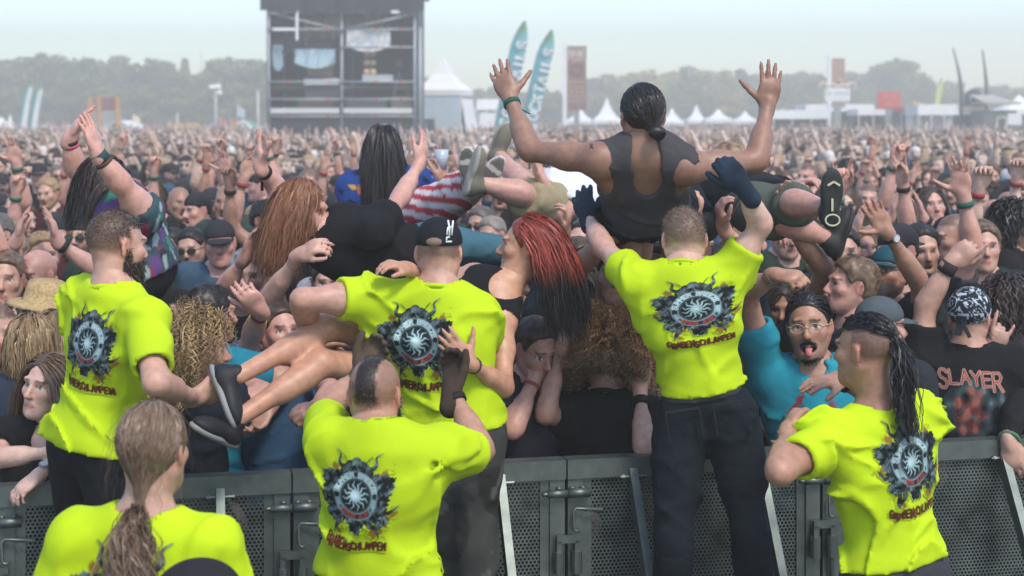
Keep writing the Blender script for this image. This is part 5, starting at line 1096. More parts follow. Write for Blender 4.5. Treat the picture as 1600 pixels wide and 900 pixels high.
# guard with black cap carrying the red-haired person
f = Fig(P(700, 668, 5.74), P(684, 460, 5.70), 12, s=1.02, b=1.06, skin='fair', head=(6, -8, 0), head_c=P(686, 396, 5.74), seed=22, shoulders={'L': P(582, 466, 5.68), 'R': P(750, 492, 5.72)})
f.arm('L', P(472, 468, 5.55), P(492, 540, 5.98), 'grip', fd=P(540, 560, 6.1)).arm('R', P(758, 548, 5.90), P(715, 520, 6.15), 'grip').leg('R', P(742, 815, 5.72), P(745, 990, 5.75), V3(.1, 1, 0)).leg('L', P(705, 815, 5.78), P(700, 990, 5.85), V3(-.1, 1, 0))
f.body('security guard in neon shirt and black cap carrying the red-haired person', group=GUARDS, face=dict(hair=(.10, .08, .065), scalp=.6))
f.shirt(NEON, M_NEON, res=.0102, colfn=neonfn, fold=.019, loose=.010, hem=.02, sl={'L': .42, 'R': .75}); f.trousers(None, M_CLOTHC, colfn=camo, fold=.009, loose=.016, waist=.1); emblem_on(f, .71, -.055, .145); f.fuzz((.10, .08, .065), 1200, .006, mask=lambda q: q[:, 2] < .03)
c = f.cap((.012, .013, .017), 'front')
L = lambda *a: f.hc + f.HR @ (np.array(a) * f.hs) - f.base
m = MB()
for pl in (((.0, -.03), (.0, .01), (-.008, .045)), ((.012, -.02), (.014, .012), (.018, .045)), ((-.012, -.02), (-.008, .012), (.006, .016), (.014, .012)), ((-.014, -.045), (-.012, -.03), (.0, -.03)), ((-.016, -.05), (.012, -.048))):
    pts = []
    for a, b in pl: th = -.95 + a * 9; pts.append(L(.087 * math.cos(th), -.014 + .108 * math.sin(th), .075 + b * .8))
    m.tube(pts, .0035, 6)
m.build('hand_logo', paint('logo_white', (.7, .75, .75)), c, smooth=True)
v, q = surface([ell(f.hc + f.HR @ V3(0, -.122, .033) * f.hs, f.HR, V3(.03, .012, .016), .01)], .006); obj('strap_opening', mesh_arrays('strap_opening', v - f.base, quads=q, cols=np.tile((.2, .13, .10), (len(v), 1)), material=M_PART), c)
# guard with shaved stripe hair, in front
f = Fig(P(592, 893, 4.74), P(592, 686, 4.70), 14, s=.97, b=1.0, skin='tan', head=(15, -6, 0), head_c=P(587, 618, 4.78), seed=23, shoulders={'L': P(514, 694, 4.74), 'R': P(690, 708, 4.74)})
f.arm('R', P(752, 706, 4.92), P(706, 612, 5.05), 'grip', pn=V3(-.4, -.2, .8), fd=P(712, 560, 5.12), glove=(.055, .036, .026)).arm('L', P(508, 640, 5.0), P(565, 583, 5.12), 'grip', pn=V3(.5, -.2, .8), fd=P(590, 545, 5.2), glove=(.075, .055, .038)).stand(0.0)
f.body('security guard in neon shirt with brown gloves reaching up beneath the carried legs', group=GUARDS, face=dict(hair=(.022, .016, .013), scalp=.5, stripe=1, beard=.95))
f.shirt(NEON, M_NEON, res=.0098, colfn=neonfn, fold=.019, loose=.010, hem=.0, sl={'R': .78, 'L': .7}); f.trousers(BK, M_BLACK, waist=.06); emblem_on(f, .66, -.03, .126)
f.fuzz((.022, .015, .012), 5200, .010, mask=lambda q: np.abs(q[:, 0]) < .030 + .01 * (q[:, 2] < .05), name='mohawk', thick=.002, var=.3); f.fuzz((.05, .04, .032), 1500, .003, mask=lambda q: np.abs(q[:, 0]) >= .03); f.beard_mesh((.015, .01, .008), 1500, .026); f.band('R', .86, (.012, .012, .012), .022)
# guard standing high with both arms raised
f = Fig(P(1102, 652, 5.84), P(1067, 426, 5.80), 1, s=.98, b=.93, skin='pale', head=(0, -6, 0), head_c=P(1069, 374, 5.86), seed=24, shoulders={'L': P(996, 440, 5.82), 'R': P(1140, 428, 5.84)})
f.arm('L', (944, 388, 'f'), (917, 338, 'f'), 'open', pn=V3(.2, 1, 0), fd=(905, 292, 'f'), glove=(.016, .028, .045)).arm('R', P(1190, 352, 5.80), P(1160, 292, 5.72), 'grip', pn=V3(0, 1, .1), fd=P(1128, 250, 5.72), glove=(.016, .030, .050)).leg('L', P(1052, 846, 5.72), P(1050, 1010, 5.80), V3(-.1, 1, 0)).leg('R', P(1174, 842, 5.76), P(1186, 1005, 5.86), V3(.1, 1, 0))
f.body('security guard in neon shirt, dark jeans and blue gloves standing high with both arms up', group=GUARDS, face=dict(hair=(.13, .09, .06), scalp=.85, fade=1))
f.shirt(NEON, M_NEON, res=.0102, colfn=neonfn, fold=.015, loose=.011, hem=.19, sl={'R': .5, 'L': .42}, hem_tilt=(0, 0)); f.trousers(None, M_DENIM, fold=.010, loose=.011, belt=(.03, .033, .038), waist=.24); f.fuzz((.15, .105, .07), 5200, .013, lenfn=lambda q: np.clip((q[:, 2] + .03) / .07, .3, 1.5)); emblem_on(f, .785, .02, .165, asp=.66)
for sx in (-1, 1):
    u = -f.Rp[:, 1]; c = f.pelvis + f.Rp[:, 0] * sx * .085 + f.up * .02 + u * .135 - f.base; m = MB(); R = np.stack([f.Rp[:, 0], u, f.up], 1); m.box(c + f.up * .055, (.12, .006, .008), R); m.box(c + f.up * .0 - f.Rp[:, 0] * .06, (.005, .006, .11), R); m.box(c + f.Rp[:, 0] * .06, (.005, .006, .11), R); m.build('pocket_seam', paint('seam_dark', (.012, .016, .022)), f.root)
# guard with long ponytail, nearest the camera
f = Fig(P(228, 1130, 3.98), P(226, 820, 3.95), 8, s=.98, b=1.0, skin='fair', head=(12, 2, 0), head_c=P(240, 703, 3.97), seed=25)
f.arm('R', P(375, 990, 3.98), P(380, 1150, 3.9), 'relaxed').arm('L', P(70, 990, 3.98), P(70, 1150, 3.9), 'relaxed').stand(0)
f.body('security guard in neon shirt with long hair tied low, nearest at lower left', group=GUARDS, face=dict(hair=(.10, .065, .042)))
f.shirt(NEON, M_NEON, res=.0102, colfn=neonfn, fold=.018, hem=.0, loose=.011); f.trousers(BK, M_BLACK); emblem_on(f, .64, -.0, .165)
HB = (.17, .115, .075); f.tied_hair(HB, (.0, -.098, -.135), n=2600, steps=9, width=.0014, low=-.06); f.tail((.15, .10, .065), (.0, -.098, -.135), n=800, length=.36, wave=.012, width=.0016, dir0=(0, -.5, -.8), rad=.025); f.long_hair(HB, n=70, length=.14, width=.0004, wave=.006, shell=False, name='stray_hair', vol=.05, back=.3)
# guard at the right with shaved sides and black ponytail
f = Fig(P(1398, 888, 5.32), P(1374, 648, 5.30), -32, s=1.02, b=1.05, skin='tan', head=(-46, 0, 0), head_c=P(1352, 548, 5.30), seed=26, shoulders={'L': P(1298, 684, 5.22)})
f.arm('L', (1218, 738, 'n'), (1232, 674, 'f'), 'fist', pn=V3(.6, .5, 0)).arm('R', P(1400, 640, 5.65), P(1312, 593, 5.58), 'flat', pn=V3(.1, .3, -1), fd=P(1255, 600, 5.5)).stand(0)
f.body('security guard in neon shirt at right with shaved sides and black ponytail', group=GUARDS, face=dict(hair=(.03, .022, .02), scalp=.55))
f.shirt(NEON, M_NEON, res=.0102, colfn=neonfn, fold=.019, loose=.010, hem=.07, sl={'L': .62}); f.trousers((.05, .052, .06), M_CLOTHC, belt=(.012, .012, .013), waist=.22); emblem_on(f, .73, .005, .145); f.watch('R', .9, V3(0, -1, .2))
f.tied_hair((.010, .010, .013), (.0, -.108, .045), n=3400, width=.0022, low=.055, shell=False, mask=lambda q: (q[:, 2] > .07) & (np.abs(q[:, 0]) < .06)); f.fuzz((.035, .028, .024), 2600, .004, mask=lambda q: q[:, 2] < .085); f.tail((.010, .010, .013), (.0, -.108, .045), n=600, length=.33, wave=.010, width=.0018, dir0=(0, -.5, -.4), rad=.02)
# dark cap top at the bottom edge
f = Fig(P(330, 1200, 3.62), P(325, 1000, 3.6), 20, s=1.0, b=1.0, skin='fair', head=(60, 0, 0), head_c=P(318, 962, 3.6), seed=27)
f.arm('R', P(420, 1200, 3.6), P(420, 1350, 3.6), 'relaxed').arm('L', P(230, 1200, 3.6), P(230, 1350, 3.6), 'relaxed').stand(0); f.body('person of whom only a dark cap top shows at the lower left edge', hres=.009, hdres=.012, res=.02); f.shirt(BK, res=.015); f.cap((.02, .018, .022), 'front', brimcol=(.02, .02, .03)); f.trousers(BK, res=.02)

# ---- crowd surfers
def surf(label): return dict(label=label, group='crowd surfers', base_z=None)
SURF = 'crowd surfers carried on hands'
# tank top, arms spread wide
f = Fig(P(1008, 330, 6.38), P(1006, 236, 6.08), 0, s=1.03, b=1.0, skin='olive', head=(-12, 0, 0), head_c=P(1003, 182, 6.08), seed=31, shoulders={'L': P(938, 250, 6.06), 'R': P(1070, 262, 6.06)})
f.skin = np.array(SKINS['olive']) * .82
f.arm('L', (828, 236, 'f'), (797, 154, 'f'), 'open', pn=V3(.15, 1, 0), fd=(774, 95, 'f')).arm('R', (1182, 252, 'f'), (1199, 166, 'f'), 'open', pn=V3(-.15, 1, 0), fd=(1208, 96, 'f')).leg('R', P(1064, 300, 6.78), P(1100, 338, 6.62), V3(.5, -.2, .9)).leg('L', P(985, 330, 6.8), P(960, 372, 7.1), V3(0, .4, 1))
f.body('crowd surfer in grey tank top with a hair bun and both arms spread wide', group=SURF, res=.0125, base_z=0, face=dict(hair=(.012, .010, .010)))
f.shirt((.055, .052, .058), None, res=.0075, tank=True, hem=.05, fold=.006, loose=.012, name='tank_top'); f.trousers((.03, .045, .065), M_DENIM, res=.011); f.shoe('R', (.02, .02, .022), (.03, .03, .03), down=V3(.75, .2, -.5)); f.shoe('L', (.02, .02, .022), (.03, .03, .03))
f.tied_hair((.016, .013, .013), (.02, -.112, -.06), n=1800, steps=9, width=.0016, low=-.05)
rg = f.rg; v, q = surface([ell(f.w(V3(.022, -.125, -.062)), f.HR, V3(.034, .03, .026), .01)], .005, lambda p: (.0025 * SineNoise(90, 10, 4)(p)).astype(np.float32)); f._obj('hair_bun', v, q, np.tile((.013, .011, .011), (len(v), 1)), M_HAIR); f.glasses((.01, .02, .03)); f.band('L', .9, (.02, .09, .06), .02, tail=V3(.07, -.01, -.04)); 
# carried person with red to black hair
f = Fig(P(645, 548, 6.02), P(782, 456, 6.02), 200, s=.97, skin='tan', head=(-80, 6, 0), head_c=P(824, 386, 6.06), seed=32, female=True, shoulders={'L': P(782, 496, 5.93), 'R': P(742, 436, 6.16)})
f.skin = np.array((.47, .245, .16))
f.arm('L', P(788, 606, 5.74), P(733, 566, 5.545), 'open', pn=V3(-.1, 1, .1), fd=P(672, 505, 5.51)).arm('R', P(690, 448, 5.98), P(636, 420, 5.64), 'relaxed', pn=V3(0, .3, -1), fd=P(578, 404, 5.53)).leg('R', P(508, 512, 5.72), P(372, 588, 5.46), V3(-.75, -.2, -.55)).leg('L', P(502, 568, 5.62), P(366, 658, 5.42), V3(-.6, -.2, -.75))
f.body('carried person in black strap top with bare legs held by the capped guard', group=SURF, res=.0115, legs='full', base_z=0, hres=.0055, face=dict(hair=(.20, .035, .02), mouth='smile', lip=(.35, .08, .07)))
f.shirt(BK, M_BLACK, res=.008, tank=True, hem=.02, fold=.004, loose=.007, name='strap_top'); f.trousers(BK, M_BLACK, length=.2, waist=.25); f.shoe('R', (.016, .017, .022), (.25, .26, .28), down=V3(-.72, -.1, -.3)); f.shoe('L', (.014, .014, .018), (.22, .23, .22), down=V3(-.5, -.1, -.75)); f.band('L', .88, (.03, .035, .035), .016)
def redblack(A, rg):
    z = A[..., 2]; t = np.clip((z - 1.735) / .09 + .15 * np.sin(A[..., 0] * 60), 0, 1)[..., None]; return ((1 - t) * np.array((.010, .009, .012)) + t * np.array((.27, .045, .028))) * rg.uniform(.5, 1.6, (A.shape[0], 1, 1))
f.long_hair((.25, .04, .02), n=3800, length=.36, steps=11, wave=.004, width=.0014, back=1.1, spread=.05, grav=(.16, .10, -1), col_fn=redblack, lvar=.2, vol=.0, maxy=.035, stiff=.66)
# long brown hair in black shirt, both arms flung up
f = Fig(P(652, 412, 7.12), P(506, 366, 6.98), 0, s=.98, b=.95, skin='pink', head=(48, 10, -12), head_c=P(474, 322, 6.95), seed=33, shoulders={'L': P(448, 372, 6.98), 'R': P(582, 362, 6.92)})
f.arm('L', (432, 292, 'f'), P(407, 262, 7.05), 'open', pn=V3(.8, .3, 0), fd=P(402, 222, 7.08)).arm('R', (624, 312, 'f'), (655, 256, 'f'), 'flat', pn=V3(-.9, .4, 0), fd=(669, 205, 'f')).leg('R', P(755, 388, 7.1), P(860, 400, 7.2)).leg('L', P(750, 405, 7.2), P(850, 415, 7.3))
f.body('crowd surfer in black T-shirt and jeans with long brown hair and both arms flung up', group=SURF, base_z=0, face=dict(hair=(.2, .09, .04)))
f.shirt(BK, M_BLACK, hem=-.02, sl={'R': .55, 'L': .5}, fold=.01); f.trousers((.05, .13, .17), M_CLOTHC); f.shoe('R'); f.shoe('L'); f.long_hair((.20, .085, .04), n=2800, length=.31, wave=.005, width=.0016, steps=10, back=.25, grav=(-.25, 0, -1), puff=.2, stiff=.6, lvar=.3); f.band('L', .75, (.012, .012, .012), .02, tail=V3(-.01, 0, -.08))
# hawaiian shirt, long dark hair, holding a cup
def hawaii(f, v):
    c = np.tile((.02, .05, .20), (len(v), 1)).astype(float); a = SineNoise(60, 12, 41)(v); b = SineNoise(50, 12, 43)(v); d = SineNoise(70, 12, 47)(v); c[a > 1.35] = (.45, .13, .02); c[b > 1.0] = (.02, .10, .26); c[d > 1.6] = (.5, .3, .05); c[d < -1.0] = (.008, .015, .06); return c
f = Fig(P(610, 400, 8.35), P(602, 276, 8.30), -6, s=1.0, b=1.0, skin='fair', head=(-4, 0, 0), head_c=P(598, 232, 8.3), seed=34)
f.arm('R', P(690, 335, 8.2), P(693, 285, 8.1), 'grip', pn=V3(-.7, .4, 0), fd=P(690, 240, 8.1)).arm('L', P(552, 335, 8.25), P(585, 300, 8.6), 'relaxed').leg('R', P(640, 420, 7.95), P(640, 520, 8.0)).leg('L', P(580, 420, 7.95), P(580, 520, 8.0))
f.body('person in blue patterned shirt with long dark hair riding above the crowd holding a cup', group=SURF, base_z=0, face=dict(hair=(.02, .017, .017)))
f.shirt(None, M_CLOTHC, colfn=hawaii, fold=.008, loose=.02); f.trousers((.05, .06, .09), M_DENIM); f.long_hair((.02, .016, .016), n=2200, length=.55, wave=.003, width=.002, back=.2, spread=.1, puff=.1, stiff=.55, lvar=.15, steps=11); f.band('R', .85, (.012, .012, .012), .022)
cw = f.wr['R'] + V3(-.01, -.01, .12); m = MB(); m.lathe([(.027, -.05), (.036, .045), (.034, .045), (.025, -.04)], (0, 0, 0), 16, None, (.62, .66, .70)); o = m.build('plastic_cup', mat('cup_plastic', (.40, .45, .5), rough=.15, spec=.8), smooth=True, label='clear plastic cup held up beside the blue patterned shirt', cat='cup'); o.location = cw
# striped trousers surfer, soles towards the camera
def stripes(f, v): t = (v - f.pelvis) @ nrm(V3(.35, .2, .9)); return np.where((np.floor(t / .028) % 2 == 0)[:, None], (.45, .05, .06), (.62, .58, .58))
f = Fig(P(655, 345, 8.3), P(590, 355, 8.75), 0, s=1.0, skin='fair', head=(90, 40, 0), seed=35, fwd=V3(.1, 0, 1)); f.arm('R', P(560, 345, 8.9), P(590, 330, 8.7), 'relaxed').arm('L', P(640, 370, 8.5), P(660, 360, 8.3), 'relaxed')
f.leg('R', P(706, 300, 7.95), P(736, 280, 7.62), V3(-.05, .1, 1)).leg('L', P(700, 318, 7.9), P(752, 284, 7.58), V3(.75, .1, 1)); f.body('crowd surfer in red and white striped trousers with shoe soles facing the stage', group=SURF, base_z=0, hres=.008, face=dict(hair=DBR)); f.shirt((.03, .06, .2), hem=.0); f.trousers(None, M_CLOTHC, colfn=stripes, loose=.02)
f.shoe('R', (.035, .035, .04), (.45, .44, .40), down=V3(-.1, -1, -.1), sole_pat=(.11, .105, .095)); f.shoe('L', (.035, .035, .04), (.45, .44, .40), down=V3(.05, -1, -.15), sole_pat=(.12, .11, .10)); f.hair_shell(DBR)
# white T-shirt surfer lying back, khaki shorts
f = Fig(P(848, 322, 7.75), P(908, 296, 7.85), 0, s=1.0, b=1.05, skin='pink', head=(-95, 38, 0), head_c=P(893, 264, 7.85), seed=36, fwd=V3(-.15, -.3, 1)); f.arm('L', P(872, 335, 7.55), P(850, 288, 7.5), 'relaxed', pn=V3(0, -.2, 1), fd=P(838, 258, 7.5)).arm('R', P(905, 330, 8.1), P(880, 340, 8.0), 'relaxed')
f.leg('L', P(812, 302, 7.42), P(756, 288, 7.36), V3(-.4, -.3, 1)).leg('R', P(818, 290, 7.6), P(782, 246, 7.9), V3(.2, .2, 1)); f.body('laughing crowd surfer in white T-shirt and khaki shorts lying back', group=SURF, base_z=0, legs='full', face=dict(hair=DBR, mouth='open')); f.shirt((.62, .64, .70), M_CLOTHC, fold=.008); f.trousers((.30, .25, .15), M_CLOTHC, length=.40, loose=.016); f.shoe('R', (.16, .15, .11), (.3, .29, .25)); f.shoe('L', (.16, .15, .11), (.3, .29, .25)); f.hair_shell(DBR); f.band('L', .8, (.35, .32, .08), .014)
# patch vest, bent forward with raised hands
def patches(f, v):
    q = (v - f.pelvis); a = SineNoise(48, 10, 51)(v); b = SineNoise(44, 10, 53)(v); d = SineNoise(56, 10, 57)(v); c = np.tile((.035, .07, .085), (len(v), 1)).astype(float); c[a > .7] = (.20, .03, .06); c[b > .8] = (.03, .03, .05); c[d > .9] = (.10, .05, .16); c[d < -1.1] = (.28, .33, .34); c[a < -1.2] = (.04, .20, .14); return c
f = Fig(P(222, 428, 6.62), P(192, 318, 6.58), -78, s=1.0, skin='pink', head=(-86, -48, 0), head_c=P(164, 292, 6.58), seed=37, shoulders={'L': P(226, 334, 6.46), 'R': P(160, 318, 6.75)}); f.arm('L', P(190, 288, 6.36), P(152, 240, 6.30), 'open', pn=V3(-.8, .2, .3), fd=P(140, 203, 6.3)).arm('R', P(117, 262, 6.72), P(108, 218, 6.66), 'flat', pn=V3(.9, .2, -.2), fd=P(126, 186, 6.66)).leg('R', P(170, 470, 6.9), P(190, 600, 6.95)).leg('L', P(175, 470, 6.5), P(200, 600, 6.6))
f.body('person in patch covered denim vest bending forward with both hands raised at left', group=SURF, base_z=0, face=dict(hair=(.04, .028, .022))); f.shirt(None, M_CLOTHC, colfn=patches, sleeve=.12, name='patch_vest', fold=.005); f.trousers(BK, M_BLACK); f.long_hair((.045, .032, .028), n=2600, length=.2, width=.0016, back=-.1, grav=(-.25, 0, -1), lvar=.3, stiff=.5, maxy=.09); f.band('L', .88, (.02, .06, .06), .04); f.band('L', .72, (.10, .05, .03), .014); f.band('R', .92, (.03, .03, .03), .016); f.band('R', .8, (.5, .08, .12), .01)
# olive shorts surfer, one sole facing the camera
f = Fig(P(1205, 325, 6.92), P(1160, 300, 7.35), 0, s=1.0, b=.9, skin='pink', head=(100, 20, 0), seed=38, fwd=V3(.1, -.1, 1)); f.arm('R', P(1150, 330, 7.5), P(1190, 350, 7.4), 'relaxed').arm('L', P(1220, 300, 7.2), P(1250, 290, 7.1), 'relaxed'); f.leg('L', P(1240, 316, 6.60), P(1290, 326, 6.42), V3(.02, .05, 1)).leg('R', P(1235, 350, 6.75), P(1290, 372, 6.8), V3(.1, .1, 1))
f.body('crowd surfer in black shirt and olive shorts with one black sole facing the stage', group=SURF, base_z=0, legs='full', face=dict(hair=(.2, .13, .07))); f.shirt(BK, M_BLACK, hem=.0, loose=.02); f.trousers((.075, .09, .07), M_CLOTHC, length=.38, loose=.012); f.shoe('L', (.018, .02, .02), (.02, .028, .028), down=V3(.12, -1, -.05), sole_pat=(.016, .022, .022)); f.shoe('R', (.018, .02, .02), (.02, .02, .02)); f.hair_shell((.2, .13, .07))
u = nrm(V3(.12, -1, -.05)); m = MB(); c = f.an['L'] + u * .097 - f.base
for a, b in (((-.012, .1), (.012, .115)), ((.012, .115), (.036, .1)), ((0.006, .0), (.006, .05))): m.bar(c + V3(a[0] - .01, 0, a[1]), c + V3(b[0] - .01, 0, b[1]), .008, .006, (0, 1, 0))
a = np.linspace(0, 6.28, 13); m.tube([c + V3(-.003 + .028 * math.cos(t), 0, -.035 + .022 * math.sin(t)) for t in a], .004, 6); m.build('sole_marks', paint('sole_cream', (.5, .48, .33)), f.root)

# ---- front rows behind the barrier
FRONT = 'people in the front rows behind the barrier'
def front(label, hc, yaw, d, shirt, hair=None, s=1.0, b=1.0, skin='fair', head=None, armR=None, armL=None, face=None, female=False, seed=0, sm=None, shirt_kw=None, lean=(0, 0, 0), neck=None, hres=.008, hs=1.0):
    H = P(hc[0], hc[1], d); hd = head or (yaw, 0, 0); HRm = rot_euler(*hd); N = H - HRm @ V3(0, .03, .105) * hs - V3(0, 0, .042 * s); pel = N - V3(0, 0, .53 * s) + np.asarray(lean, float)
    f = Fig(pel, N, yaw, s=s, b=b, skin=skin, head=hd, head_c=H, seed=seed, female=female, hs=hs); fw = f.fw
    for k, a, sg in (('R', armR, 1), ('L', armL, -1)):
        if a: f.arm(k, *a[:2], **(a[2] if len(a) > 2 else {}))
        else: f.arm(k, f.sh[k] + f.rt * sg * .06 - V3(0, 0, .28 * s) + fw * .02, f.sh[k] + f.rt * sg * .02 - V3(0, 0, .42 * s) + fw * .18, 'relaxed')
    f.stand(max(0.0, pel[2] - .97 * s)); f.body(label, group=FRONT, face=face, base_z=0, res=.023, hres=hres, hdres=.0084); f.shirt(shirt, sm, **{'res': .0145, **(shirt_kw or {})}); f.trousers(BK, M_BLACK, res=.03, fold=0); return f
FIST = lambda **k: dict(pose='fist', **k)
f = front('person in black lace top with folded arms leaning on the barrier at left', (76, 602), 180, 5.88, BK, skin='pale', s=.96, female=True, seed=41, hres=.0055, head=(206, 4, -6), face=dict(hair=(.12, .07, .045), iris=(.08, .09, .07)), armL=(P(128, 712, 5.66), P(62, 742, 5.50), dict(pose='relaxed', pn=V3(0, .3, -1), fd=P(24, 772, 5.46))), armR=(P(-8, 716, 5.66), P(88, 706, 5.56), dict(pose='flat', pn=V3(0, 0, -1))), sm=M_BLACK, shirt_kw=dict(vneck=.06, fold=.006))
f.long_hair((.13, .08, .05), n=2000, length=.36, wave=.005, width=.0017, steps=10, back=.5, spread=.4, part=.01, lvar=.2); f.watch('L', .92, V3(-.2, -.8, .6)); m = MB(); m.tube([f.neck - f.base + V3(.06, -.06, .02), f.neck - f.base + V3(.03, -.15, -.14), f.neck - f.base + V3(.035, -.20, -.26)], .006, 6, (.012, .014, .014)); m.build('lanyard', M_BAND, f.root)
def plaid(f, v): a = (np.floor(v[:, 0] / .035) % 2 == 0); b = (np.floor(v[:, 2] / .035) % 2 == 0); return np.where((a & b)[:, None], (.26, .02, .03), np.where((a | b)[:, None], (.10, .012, .016), (.012, .01, .012)))
f = front('person in red plaid shirt cut by the left edge', (-6, 520), 120, 6.25, None, head=(110, -5, 0), seed=42, face=dict(hair=(.02, .015, .012), scalp=.7, mouth='open', beard=.6), shirt_kw=dict(colfn=plaid, long_sleeve=True)); f.fuzz((.02, .015, .012), 2500, .01)
f = front('person in a straw hat turning right near the left edge', (76, 492), 110, 6.5, (.03, .03, .035), head=(95, -8, 0), seed=43, skin='pink', female=True, s=.98, face=dict(hair=(.05, .03, .02))); f.hair_shell((.05, .03, .02), .012)
def straw_hat(f, col):
    L = lambda *a: f.hc + f.HR @ (np.array(a) * f.hs) - f.base; m = MB(); R = f.HR; n = 24; prof = [(.165, .035), (.14, .045), (.095, .052), (.09, .09), (.082, .125), (.05, .14), (.005, .14)]; m.lathe(prof, L(0, -.014, 0), n, R, col); m.build('straw_hat', mat('straw', attr='Col', rough=.8, noise=.35, nscale=90, bump=.4, bscale=160), f.root, smooth=True)
straw_hat(f, (.42, .30, .15))
f = front('bald person with a dark goatee behind the neon guard at left', (56, 432), 165, 7.15, BK, head=(205, -2, 0), seed=44, skin='pink', face=dict(hair=(.03, .022, .018), beard=.8)); f.fuzz((.04, .03, .025), 900, .004, mask=lambda q: q[:, 2] < .03)
f = front('young person with short fair hair at the left edge behind the bald head', (8, 436), 170, 7.0, (.05, .05, .055), head=(172, 0, 0), seed=45, face=dict(hair=(.13, .085, .05))); f.hair_shell((.14, .09, .055), .012); f.fuzz((.14, .09, .055), 1500, .02, thick=.01)
f = front('person with fair hair seen from behind left of the neon guard', (50, 540), 10, 6.1, (.03, .04, .06), head=(10, 0, 0), seed=46, face=dict(hair=(.25, .17, .09)), s=.95); f.long_hair((.25, .17, .09), n=1500, length=.13, wave=.002, width=.002, lvar=.25, puff=.1, stiff=.5)
f = front('person in dark shirt with straight fair hair beside the neon guard', (92, 532), 20, 6.25, BK, head=(15, 0, 0), seed=47, face=dict(hair=(.2, .14, .08)), s=.95); f.long_hair((.2, .14, .08), n=1100, length=.36, wave=.003, width=.003, lvar=.2)
f = front('person with blond curls in navy T-shirt looking right behind the sneakers', (312, 548), 60, 6.08, (.012, .016, .028), head=(82, 0, 0), seed=48, skin='pink', face=dict(hair=(.26, .17, .08)), armR=(P(420, 620, 6.0), P(360, 590, 6.2), dict(pose='fist'))); f.long_hair((.27, .18, .085), n=1500, length=.20, curl=.011, width=.0024, vol=.5, steps=16, stiff=.85, back=.5, spread=.6, lvar=.3, maxy=.05)
f = front('person with dark cropped hair in turquoise T-shirt left of the carried legs', (330, 492), 40, 6.55, (.015, .20, .30), head=(52, 0, 0), seed=49, face=dict(hair=(.015, .012, .012)), armR=(P(452, 590, 6.5), P(420, 640, 6.4), dict(pose='relaxed'))); f.hair_shell((.018, .015, .014), .013); f.fuzz((.018, .015, .014), 2500, .018, thick=.011)
f = front('person with a mass of frizzy brown curls in black T-shirt bent over the barrier', (950, 575), 15, 6.42, BK, head=(10, -28, 0), seed=50, female=True, s=1.0, b=1.1, face=dict(hair=(.16, .09, .05)), sm=M_BLACK, armL=(P(850, 650, 6.26), P(880, 535, 6.3), dict(pose='fist', pn=V3(.7, .5, 0))), armR=(P(1006, 702, 6.08), P(1000, 610, 6.25), dict(pose='relaxed')), lean=(0, .05, 0)); f.long_hair((.25, .14, .07), n=3000, length=.15, curl=.011, width=.0018, vol=1.2, steps=14, stiff=.96, back=.5, spread=.5, lvar=.35, maxy=.09, low=-.07); f.band('R', .8, BK, .03)
f = front('person with straight fair hair seen from behind below the red hair', (922, 468), 10, 6.75, (.02, .025, .03), head=(8, -4, 0), seed=51, female=True, s=.97, face=dict(hair=(.3, .2, .11))); f.long_hair((.29, .2, .11), n=1200, length=.30, wave=.003, width=.003, lvar=.15)
# tongue out, turquoise shirt
f = front('laughing person in turquoise T-shirt and glasses sticking out the tongue', (1264, 510), 190, 6.42, (.018, .24, .32), head=(196, 4, 6), seed=52, hres=.0055, hs=1.09, skin='tan', s=1.04, b=1.0, face=dict(hair=(.012, .010, .010), mouth='grin', beard=.35, eye=.8), armR=(P(1166, 456, 6.36), P(1212, 430, 6.2), dict(pose='fist', pn=V3(.1, .5, -.9), fd=P(1250, 434, 6.12))), armL=(P(1318, 690, 6.36), P(1262, 700, 6.25), dict(pose='relaxed')), shirt_kw=dict(fold=.014))
f.tied_hair((.014, .012, .012), (0, -.11, -.02), n=1300, width=.0022, low=-.05, maxy=.058); f.glasses((.45, .40, .30)); v = f.hv[0]
def facebit(f, ce, r, col, name, k=.004, res=.0035): v, q = surface([ell(f.hc + f.HR @ (np.array(a) * f.hs), f.HR, np.array(b) * f.hs, k) for a, b in zip(ce, r)], res); return f._obj(name, v, q, np.tile(col, (len(v), 1)), M_PART)
facebit(f, [(0, .088, -.077), (0, .098, -.091)], [(.015, .014, .008), (.013, .009, .014)], (.52, .16, .17), 'tongue'); facebit(f, [(0, .088, -.064)], [(.015, .006, .005)], (.65, .6, .5), 'teeth')
rg = f.rg; n = 320; a = rg.uniform(-1, 1, n); x = a * .028; z = -.052 + rg.normal(size=n) * .0018 - .35 * np.abs(a) ** 2.5 * .02; y = .094 - .9 * np.abs(x) ** 1.5; n2 = 1000; x2 = rg.normal(size=n2) * .016; z2 = -.108 + rg.normal(size=n2) * .009; y2 = .086 - 12 * x2 ** 2 + .25 * np.minimum(z2 + .108, 0)
pts = np.concatenate([np.stack([x, y, z], 1), np.stack([x2, y2, z2], 1)]); p = f.w(pts); d = -f.HR[:, 2] * .7 + f.HR[:, 1] * .5 + rg.normal(size=(len(p), 3)) * .3; s_ = np.cross(d, rg.normal(size=(len(p), 3))); s_ /= np.linalg.norm(s_, axis=1)[:, None]; vs = np.stack([p - s_ * .002, p + s_ * .002, p + d * .012], 1).reshape(-1, 3); obj('moustache_and_goatee', mesh_arrays('moustache_and_goatee', vs - f.base, tris=np.arange(len(vs)).reshape(-1, 3), cols=np.tile((.012, .010, .010), (len(vs), 1)), material=M_HAIR), f.root)
